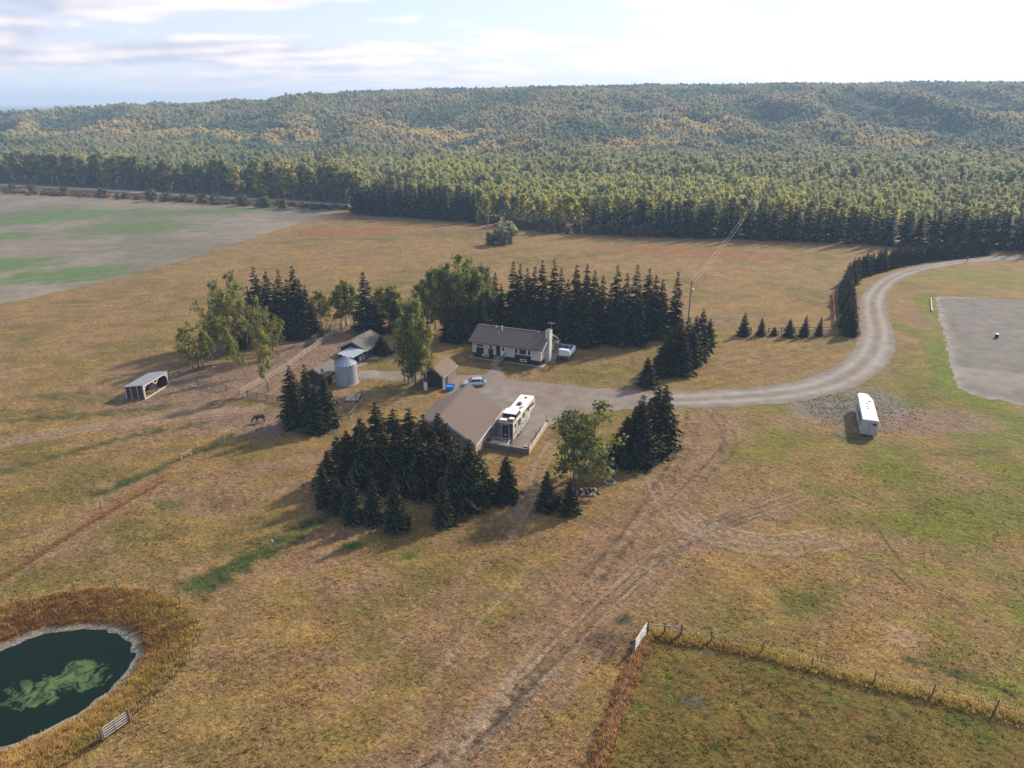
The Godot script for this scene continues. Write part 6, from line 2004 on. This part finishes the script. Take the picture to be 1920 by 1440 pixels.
	plant_spruce([-34.39, -161.79, 14.8], "spruce_tree", "big dark spruce with a thin spire behind the log cabin", "", 1.35)
	plant_spruce([-31.94, -160.93, 9.0], "spruce_tree", "lower dark spruce at the right foot of the spired one by the cabin", "", 1.3)
	plant_spruce([-27.76, -161.79, 8.6], "spruce_tree", "dark spruce under the yellow poplars right of the spired one", "", 1.2)
	plant_spruce([-28.26, -145.36, 4.4], "spruce_tree", "low rounded spruce against the cabin's right wall", "", 1.5)
	# dark trees beside the grain bin
	plant_spruce([-36.48, -109.02, 10.8], "spruce_tree", "broad black green spruce left of the grain bin", "", 1.25)
	plant_spruce([-33.67, -107.95, 11.6], "spruce_tree", "middle spruce of the three beside the grain bin", "", 1.0)
	plant_spruce([-30.81, -107.95, 10.7], "spruce_tree", "thin olive spruce in front of the grain bin", "", 1.05)
	plant_spruce([-31.99, -106.27, 8.3], "spruce_tree", "lower spruce before the three beside the grain bin", "", 1.3)
	# small row by the rail fence
	plant_spruce([54.24, -158.83, 5.7], "spruce_tree", "small lone spruce at the left end of the row along the rail fence", "", 0.98)
	plant_spruce([58.25, -158.83, 4.5], "spruce_tree", "small spruce second from the left along the rail fence", "", 0.90)
	plant_spruce([61.51, -158.83, 2.3], "spruce_tree", "tiny sapling spruce in the middle of the row along the rail fence", "", 0.8)
	plant_spruce([64.59, -158, 4.5], "spruce_tree", "small spruce just right of the tiny sapling", "", 0.94)
	plant_spruce([68.21, -158, 5.3], "spruce_tree", "fullest spruce of the small row along the rail fence", "", 0.781)
	plant_spruce([71.86, -158.41, 4.9], "spruce_tree", "spindly spruce at the right end of the row along the rail fence", "", 0.78)
	# the hedge along the driveway
	var line := smooth([Vector2(78.74, -158.41), Vector2(83.94, -169.88), Vector2(88.97, -181.85), Vector2(94.67, -195.45), Vector2(101.71, -209.63), Vector2(109.87, -220.41), Vector2(117.92, -227.39), Vector2(131.69, -237.35), Vector2(145.1, -245.36), Vector2(157.68, -250.98), Vector2(171.77, -256.85)], 2.4)
	for p in line:
		plant_spruce([p.x + rng.randf_range(-0.6, 0.6), p.y + rng.randf_range(-0.6, 0.6), rng.randf_range(5.6, 8.0)], "spruce_tree", "spruce in the close hedge row along the outer curve of the driveway", "hedge spruces along the driveway curve", 1.05)

func small_things() -> void:
	# plank fences round the corrals
	plank_fence("long white plank fence climbing from the corral to the spired spruce", Vector2(-50.65, -121.87), Vector2(-45.87, -135.97), 3.0, 3, 1.3, M.palewood, M.wood)
	plank_fence("pale plank fence between the birches and the cabin's yard", Vector2(-46.06, -136.6), Vector2(-40.24, -168.94), 3.0, 3, 1.3, M.palewood, M.oldwood)
	plank_fence("short plank fence running from the horse shelter into the birches", Vector2(-67.48, -129.89), Vector2(-64.31, -137.24), 3.2, 3, 1.3, M.palewood, M.oldwood)
	plank_fence("low rail fence crossing the bare ground right of the horse shelter", Vector2(-66.44, -128.73), Vector2(-53.94, -123.99), 3.4, 3, 1.2, M.greywood, M.oldwood)
	plank_fence("grey rail fence behind the leaning birch", Vector2(-64.21, -142.56), Vector2(-50.52, -143.95), 3.4, 3, 1.3, M.greywood, M.oldwood)
	plank_fence("dark rail fence under the small poplars behind the cabin", Vector2(-49.47, -170.82), Vector2(-36.64, -173.71), 3.4, 3, 1.3, M.greywood, M.oldwood)
	plank_fence("sagging grey plank fence left of the dark spruces by the bin", Vector2(-49.08, -121.35), Vector2(-40.52, -117.8), 2.6, 3, 1.1, M.greywood, M.oldwood)
	plank_fence("slanting pole fence right of the dark spruces by the bin", Vector2(-30.1, -111.9), Vector2(-27.86, -121.61), 2.8, 2, 1.3, M.greywood, M.greywood)
	plank_fence("second pole fence just outside the slanting one", Vector2(-27.97, -111), Vector2(-26.87, -119.05), 2.8, 2, 1.1, M.greywood, M.greywood)
	plank_fence("grey board fence across the foot of the dark spruces by the bin", Vector2(-36.06, -108.81), Vector2(-29.01, -107.95), 2.6, 2, 1.2, M.greywood, M.oldwood)
	plank_fence("lone fallen rail on posts in the shade below the dark spruces", Vector2(-33.16, -106.69), Vector2(-29.37, -105.65), 4.5, 1, 0.5, M.palewood, M.oldwood)
	plank_fence("short brace rail standing alone where rank green grass begins", Vector2(-46.8, -103.83), Vector2(-46, -105.45), 2.6, 1, 1.0, M.palewood, M.wood)
	plank_fence("lone brace rail in the pasture at the old fence corner", Vector2(-50.32, -96), Vector2(-49.46, -97.41), 2.6, 1, 1.0, M.palewood, M.wood)
	plank_fence("dark rail fence behind the row of small spruces", Vector2(60.84, -160.93), Vector2(76.79, -161.79), 3.4, 2, 1.2, M.oldwood, M.oldwood)
	plank_fence("grey rail fence crossing behind the multi stemmed birches", Vector2(-70, -141.2), Vector2(-63.99, -142.56), 3.4, 3, 1.3, M.greywood, M.oldwood)
	plank_fence("rail fence across the pinkish pen under the tall dark spruces", Vector2(-50.45, -136.6), Vector2(-45.19, -154.36), 3.4, 3, 1.2, M.greywood, M.oldwood)
	plank_fence("rail fence closing the pen at the small poplars", Vector2(-45.8, -154.36), Vector2(-42.57, -169.88), 3.4, 3, 1.2, M.greywood, M.oldwood)
	bale("timber_pad", "flat hay coloured timber platform beside the slanting pole fence", Vector2(-29.22, -120.06), 0.0)
	# wire fences
	wire_fence("wire fence of leaning dark posts along the green paddock's upper side", [Vector2(17.2, -57.69), Vector2(20.03, -56.69), Vector2(24.7, -55.27), Vector2(28.67, -53.06), Vector2(33.8, -51.31), Vector2(38.38, -49.77), Vector2(43.03, -48.05), Vector2(47.45, -46.02)], 1.3, 3, M.oldwood)
	wire_fence("wire fence buried in rust coloured grass along the paddock's left side", [Vector2(12.27, -55.71), Vector2(9.92, -49.33), Vector2(7.83, -44.16), Vector2(6.04, -39.71)], 1.2, 2, M.oldwood)
	wire_fence("sparse old wire fence along the orange grass strip in the pasture", [Vector2(-58.77, -64.95), Vector2(-57.45, -71.93), Vector2(-56.57, -77.02), Vector2(-55.01, -82.16), Vector2(-50.4, -90.51)], 1.1, 2, M.oldwood)
	wire_fence("low wire fence ringing the pond grass", [Vector2(-54.57, -61.37), Vector2(-52.44, -63.39), Vector2(-48.51, -64.67), Vector2(-44.07, -65.23), Vector2(-39.55, -64.49), Vector2(-35.85, -62.5), Vector2(-32.87, -59.61), Vector2(-31.7, -57.07), Vector2(-31.7, -53.69), Vector2(-32.54, -50.21), Vector2(-33.56, -47.17)], 1.0, 2, M.oldwood)
	tube_gate("grey tubular metal gate below the pond grass", Vector2(-34.56, -44.91), Vector2(-33.46, -46.59), 5, 1.25, M.gatemetal)
	tube_gate("pale metal gate seen nearly end on at the paddock corner", Vector2(12.09, -55.27), Vector2(13.7, -57.85), 5, 1.45, M.gatemetal)
	plank_fence("pale top rail on dark posts right of the paddock gate", Vector2(13.84, -58), Vector2(17.18, -57.61), 1.9, 1, 1.25, M.gatemetal, M.oldwood, "rail_fence")
	# orange netting before the hedge
	var net := thing("snow_fence", "strip of orange snow fencing standing against the driveway hedge", "fence", Vector3(Vector2(78.92, -166.2).x, 0, Vector2(78.92, -166.2).y))
	var pts := [Vector2(78.92, -166.2), Vector2(82.68, -175.68), Vector2(86.98, -186.19), Vector2(91.77, -197.89)]
	for i in 3:
		var a := Vector3(pts[i].x - pts[0].x, 0, pts[i].y - pts[0].y)
		var b := Vector3(pts[i + 1].x - pts[0].x, 0, pts[i + 1].y - pts[0].y)
		bx("post", a + Vector3(0, 0.6, 0), Vector3(0.08, 1.3, 0.08), M.oldwood, net)
		for j in 5:
			var s := MB.new()
			s.bar(a + Vector3(0.06, 0.25 + j * 0.22, 0), b + Vector3(0.06, 0.25 + j * 0.22, 0), 0.03, 0.13)
			part("slat", s, M.orange, net)
	# power line
	power_pole("grey power pole with a white transformer above the slanting spruce row", Vector2(44.01, -170.35), 10.4, true)
	power_pole("distant pale power pole standing against the windbreak spruces", Vector2(98.66, -296.88), 13.0, false)
	var pa := Vector3(Vector2(44.01, -170.35).x, 9.9, Vector2(44.01, -170.35).y)
	var pb := Vector3(Vector2(98.66, -296.88).x, 12.6, Vector2(98.66, -296.88).y)
	for s in [-0.55, 0.55]:
		var w := MB.new()
		var last := Vector3.ZERO
		for i in 15:
			var t := i / 14.0
			var p: Vector3 = pa.lerp(pb, t) + Vector3(s, -3.2 * 4.0 * t * (1.0 - t) * 0.35, 0)
			if i: w.tube(last, p, 0.022, 0.022, 4, false)
			last = p
		tag(part("power_wire", w, M.wire, self), "thin power wire sagging across the pasture, %s of the pair" % ("left" if s < 0 else "right"), "wire", "power wires over the pasture")
	retaining()
	# odds and ends round the yard
	var tub := thing("blue_tub", "bright blue plastic tub on grass at the garage's far left corner", "tub", Vector3(Vector2(-11.74, -124.53).x, 0, Vector2(-11.74, -124.53).y))
	var tb := MB.new()
	for i in 3:
		tb.tube(Vector3(0, i * 0.3, 0), Vector3(0, i * 0.3 + 0.3, 0), 0.72 + i * 0.07, 0.79 + i * 0.07, 20, i == 0)
	part("shell", tb, M.bluetub, tub)
	var wl := MB.new()
	wl.tube(Vector3(0, 0.74, 0), Vector3(0, 0.78, 0), 0.84, 0.84, 20)
	part("cover", wl, M.bluetub, tub)
	var rim := MB.new()
	rim.tube(Vector3(0, 0.80, 0), Vector3(0, 0.92, 0), 0.93, 0.93, 20, false)
	part("rim", rim, M.bluetub, tub)
	cylinder_tank("upright white tank at the foot of the birch beside the shed", Vector2(-16.39, -124.53), 0.36, 1.5, M.roofwhite)
	cylinder_tank("white barrel standing at the lean-to's right corner", Vector2(-31.52, -141.88), 0.42, 1.25, M.roofwhite)
	cylinder_tank("shorter white drum under the lean-to's edge", Vector2(-32.18, -141.2), 0.34, 0.9, M.roofwhite)
	# black barrel on the arena
	var br := thing("barrel", "small black barrel with white top alone on the riding arena", "barrel", Vector3(Vector2(112.44, -156.77).x, 0, Vector2(112.44, -156.77).y))
	var bb := MB.new()
	bb.tube(Vector3(0, 0, 0), Vector3(0, 0.45, 0), 0.36, 0.40, 16)
	bb.tube(Vector3(0, 0.45, 0), Vector3(0, 0.95, 0), 0.40, 0.36, 16)
	part("drum", bb, M.black, br)
	var bl := MB.new()
	bl.tube(Vector3(0, 0.96, 0), Vector3(0, 1.05, 0), 0.39, 0.37, 16)
	part("lid", bl, M.roofwhite, br)
	for a in [[Vector2(109.87, -179.24), Vector2(117.2, -193.06), 0.0]]:
		var lg := MB.new()
		lg.tube(Vector3(0, 0.22, 0), Vector3(a[1].x - a[0].x, 0.22, a[1].y - a[0].y), 0.22, 0.18, 9)
		var l := part("border_log", lg, M.palewood, self)
		l.position = Vector3(a[0].x, 0, a[0].y)
		tag(l, "pale log lying along the arena's upper left corner", "log")
	var mb := thing("driveway_marker", "dark bulky topped marker post beside the far driveway", "post", Vector3(Vector2(157.59, -243.53).x, 0, Vector2(157.59, -243.53).y))
	bx("post", Vector3(0, 0.6, 0), Vector3(0.16, 1.2, 0.16), M.black, mb)
	bx("box", Vector3(0, 1.45, 0), Vector3(0.75, 0.6, 0.55), M.black, mb, 0.08)
	# fire ring, pail and stakes by the birch
	var ring_o := thing("fire_ring", "ring of grey stones in the grass right of the broad birch", "fire pit", Vector3(Vector2(13.95, -88.95).x, 0, Vector2(13.95, -88.95).y))
	for i in 11:
		var st := MB.new()
		st.blob(Vector3.ZERO, Vector3(rng.randf_range(0.16, 0.26), rng.randf_range(0.12, 0.2), rng.randf_range(0.16, 0.26)), 4, 7)
		var q := part("stone", st, M.stone, ring_o)
		q.position = Vector3(cos(TAU * i / 11) * 0.75, 0.1, sin(TAU * i / 11) * 0.75)
		q.rotation.y = rng.randf() * TAU
	var bed := thing("rock_bed", "pinkish rock bed with dark boulders round the birch's foot", "rock bed", Vector3(Vector2(10.24, -86.1).x, 0, Vector2(10.24, -86.1).y))
	for i in 22:
		var st := MB.new()
		var a := TAU * i / 22.0
		st.blob(Vector3.ZERO, Vector3(rng.randf_range(0.15, 0.32), rng.randf_range(0.12, 0.24), rng.randf_range(0.15, 0.32)), 4, 7)
		var q := part("stone", st, M.stone if i % 3 else M.mauve, bed)
		q.position = Vector3(cos(a) * 1.5 * rng.randf_range(0.7, 1.1) + 0.4, 0.1, sin(a) * 1.1 * rng.randf_range(0.7, 1.1))
	for p in [[-0.7, 0.3], [0.1, 0.6], [0.6, -0.1]]:
		var st := MB.new()
		st.blob(Vector3.ZERO, Vector3(0.34, 0.45, 0.34), 5, 8)
		var q := part("boulder", st, M.black, bed)
		q.position = Vector3(p[0], 0.3, p[1])
	cylinder_tank("small white pail in the grass below the row south of the driveway", Vector2(14.76, -91.63), 0.28, 0.55, M.roofwhite)
	for p in [[15.45, -92.12, 1.5], [16.31, -94.28, 0.9], [16.79, -94.28, 0.9]]:
		var sk := bx("garden_stake", Vector3(p[0], 0.5, p[1]), Vector3(0.07, 1.0, 0.07), M.palewood, self)
		tag(sk, "pale garden stake at the foot of the spruces south of the driveway", "stake", "garden stakes below the spruces")
	var ws := bx("white_marker", Vector3(Vector2(-29.49, -73.95).x, 0.3, Vector2(-29.49, -73.95).y), Vector3(0.16, 0.45, 0.14), M.roofwhite, self, 0.06)
	tag(ws, "small white salt block marker on the green swale", "marker")
	ws.rotation.z = 0.3
	var kit := leafy(460, 14, 20, 0.28, 2, 0.15, 3.4, [Color(0.15, 0.06, 0.075), Color(0.11, 0.06, 0.06)])
	plant_leafy(kit, [25.1, -137.89, 1.6], "small_shrub", "young reddish purple shrub alone on the lawn right of the house", "", 1.0)
	var green := leafy(461, 22, 22, 0.30, 3, 0.1, 4.2, [Color(0.07, 0.085, 0.05), Color(0.09, 0.10, 0.045)])
	plant_leafy(green, [8.08, -135.97, 1.8], "small_shrub", "low green shrub by the bungalow's right front corner", "", 1.3)
	plant_leafy(green, [3.21, -132.87, 1.4], "small_shrub", "low shrub at the lawn's edge below the bungalow's big window", "", 1.3)
	# stones spilled over the gravel round the horse trailer
	var where: Array = []
	var tint: Array = []
	for i in 3600:
		var p := Vector2(59.91, -115.86) + Vector2(rng.randfn() * 6.5, rng.randfn() * 4.6)
		if p.x < Vector2(51.81, -117.07).x: continue
		if n3.get_noise_2d(p.x * 1.6, p.y * 1.6) < rng.randf_range(-0.5, 0.4): continue
		var s := rng.randf_range(0.05, 0.17)
		where.append(Transform3D(Basis(Vector3.UP, rng.randf() * TAU).scaled(Vector3(s, s * 0.5, s)), Vector3(p.x, 0.03, p.y)))
		tint.append(Color(0.27, 0.25, 0.23) * rng.randf_range(0.2, 1.4))
	var sb := MB.new()
	sb.blob(Vector3.ZERO, Vector3.ONE, 3, 6)
	scatter("gravel_stones", sb.mesh(), M.grass, where, tint)

func bale(called: String, label: String, at: Vector2, turn: float) -> void:
	var o := thing(called, label, "platform", Vector3(at.x, 0, at.y), turn)
	for i in 8:
		bx("plank", Vector3(-1.05 + i * 0.3, 0.35, 0), Vector3(0.28, 0.06, 3.2), M.wood, o)
	for z in [-1.3, 0.0, 1.3]:
		bx("beam", Vector3(0, 0.16, z), Vector3(2.4, 0.3, 0.2), M.oldwood, o)

func cylinder_tank(label: String, at: Vector2, r: float, h: float, m: Material) -> void:
	var o := thing("white_drum", label, "drum", Vector3(at.x, 0, at.y))
	var b := MB.new()
	b.tube(Vector3.ZERO, Vector3(0, h * 0.5, 0), r * 0.95, r, 16)
	b.tube(Vector3(0, h * 0.5, 0), Vector3(0, h * 0.94, 0), r, r * 0.95, 16)
	part("shell", b, m, o)
	var c := MB.new()
	c.tube(Vector3(0, h * 0.94, 0), Vector3(0, h, 0), r * 1.0, r * 0.7, 16)
	part("lid", c, m, o)

func power_pole(label: String, at: Vector2, h: float, can: bool) -> void:
	var o := thing("power_pole", label, "utility pole", Vector3(at.x, 0, at.y))
	var b := MB.new()
	b.tube(Vector3.ZERO, Vector3(0, h, 0), 0.16, 0.11, 10)
	part("pole", b, M.oldwood if can else M.palewood, o)
	bx("crossarm", Vector3(0, h - 0.5, 0), Vector3(1.3, 0.11, 0.11), M.oldwood, o)
	for s in [-0.55, 0.55]:
		var i := MB.new()
		i.tube(Vector3(s, h - 0.45, 0), Vector3(s, h - 0.2, 0), 0.06, 0.04, 8)
		part("insulator", i, M.white, o)
	if can:
		var t := MB.new()
		t.tube(Vector3(0.5, h - 3.0, 0.1), Vector3(0.5, h - 2.0, 0.1), 0.30, 0.30, 14)
		part("transformer", t, M.roofwhite, o)
		bx("bracket", Vector3(0.2, h - 2.5, 0.05), Vector3(0.3, 0.1, 0.1), M.steel, o)

func retaining() -> void:
	# low board walls round the gravel pad behind the camper
	var a := Vector2(-5.22, -100.35)
	var b := Vector2(2.55, -97.59)
	var c := Vector2(5.93, -108.38)
	for q in [[a, b, 0.95, M.greywood, "dark grey board retaining wall at the camper's rear"], [b, c, 0.85, M.palewood, "pale board retaining wall on the camper's right side"]]:
		var d: Vector2 = q[1] - q[0]
		var o := thing("retaining_wall", q[4], "wall", Vector3(q[0].x, 0, q[0].y), -atan2(d.y, d.x))
		var k := int(round(d.length() / 2.4))
		var l := d.length() / k
		for i in k:
			for j in 3:
				bx("board", Vector3((i + 0.5) * l, 0.15 + j * q[2] / 3.0, 0), Vector3(l - 0.02, q[2] / 3.0 - 0.02, 0.1), q[3], o)
		for i in k + 1:
			bx("post", Vector3(i * l, q[2] * 0.5 + 0.08, -0.11), Vector3(0.15, q[2] + 0.16, 0.12), M.oldwood, o)
		bx("cap_board", Vector3(d.length() / 2, q[2] + 0.02, -0.03), Vector3(d.length(), 0.04, 0.24), q[3], o)
		for x in [l * 2.0, d.length() - 0.1]:
			bx("rail_post", Vector3(x, q[2] + 0.5, -0.13), Vector3(0.08, 1.3, 0.08), M.oldwood, o)
	# small utility trailer with a red can at its side
	var u := thing("utility_trailer", "small flat utility trailer with white rails behind the camper", "trailer", Vector3(Vector2(-1.94, -100.73).x, 0, Vector2(-1.94, -100.73).y), deg_to_rad(-14))
	for i in 5:
		bx("deck_plank", Vector3(0, 0.5, -0.72 + i * 0.36), Vector3(3.0, 0.06, 0.34), M.greypanel, u)
	for z in [-0.92, 0.92]:
		bx("rail", Vector3(0, 0.95, z), Vector3(3.1, 0.08, 0.08), M.roofwhite, u, 0.02)
		for x in [-1.5, 0.0, 1.5]:
			bx("rail_post", Vector3(x, 0.72, z), Vector3(0.07, 0.42, 0.07), M.roofwhite, u)
		var w := MB.new()
		w.tube(Vector3(0.1, 0.32, z - 0.12), Vector3(0.1, 0.32, z + 0.12), 0.31, 0.31, 16)
		part("wheel", w, M.rubber, u)
	bx("rail", Vector3(1.52, 0.95, 0), Vector3(0.08, 0.08, 1.86), M.roofwhite, u, 0.02)
	bx("tongue", Vector3(-2.1, 0.45, 0), Vector3(1.3, 0.08, 0.1), M.steel, u)
	var t := thing("red_mower", "red riding mower parked at the garage corner behind the camper", "lawn mower", Vector3(Vector2(-4.16, -101.3).x, 0, Vector2(-4.16, -101.3).y), deg_to_rad(-20))
	bx("hood", Vector3(-0.45, 0.72, 0), Vector3(0.75, 0.42, 0.55), M.red, t, 0.08)
	bx("chassis", Vector3(0, 0.42, 0), Vector3(1.6, 0.2, 0.6), M.black, t, 0.04)
	bx("fender", Vector3(0.5, 0.68, 0), Vector3(0.7, 0.12, 0.95), M.red, t, 0.04)
	bx("seat", Vector3(0.5, 0.84, 0), Vector3(0.42, 0.14, 0.45), M.black, t, 0.04)
	bx("backrest", Vector3(0.72, 1.02, 0), Vector3(0.1, 0.36, 0.42), M.black, t, 0.03)
	var sw := MB.new()
	sw.tube(Vector3(0.0, 0.75, 0), Vector3(0.12, 1.0, 0), 0.03, 0.03, 6)
	sw.tube(Vector3(0.11, 0.99, 0), Vector3(0.13, 1.02, 0), 0.17, 0.17, 12)
	part("steering_wheel", sw, M.black, t)
	for q in [[-0.55, 0.36, 0.2], [0.5, 0.42, 0.26]]:
		for s in [-1.0, 1.0]:
			var w := MB.new()
			w.tube(Vector3(q[0], q[2], s * (q[1] - 0.08)), Vector3(q[0], q[2], s * (q[1] + 0.08)), q[2], q[2], 14)
			part("wheel", w, M.rubber, t)
	var p := thing("pallet", "wooden pallet leaning inside the pale retaining wall", "pallet", Vector3(Vector2(2.69, -100.35).x, 0.0, Vector2(2.69, -100.35).y), deg_to_rad(62))
	for i in 6:
		bx("slat", Vector3(-0.75 + i * 0.3, 0.36, 0), Vector3(0.2, 0.03, 1.2), M.wood, p)
	for z in [-0.5, 0.0, 0.5]:
		bx("beam", Vector3(0, 0.28, z), Vector3(1.7, 0.12, 0.08), M.wood, p)
	for x in [-0.7, 0.7]:
		bx("foot", Vector3(x, 0.11, 0), Vector3(0.15, 0.22, 1.1), M.oldwood, p)
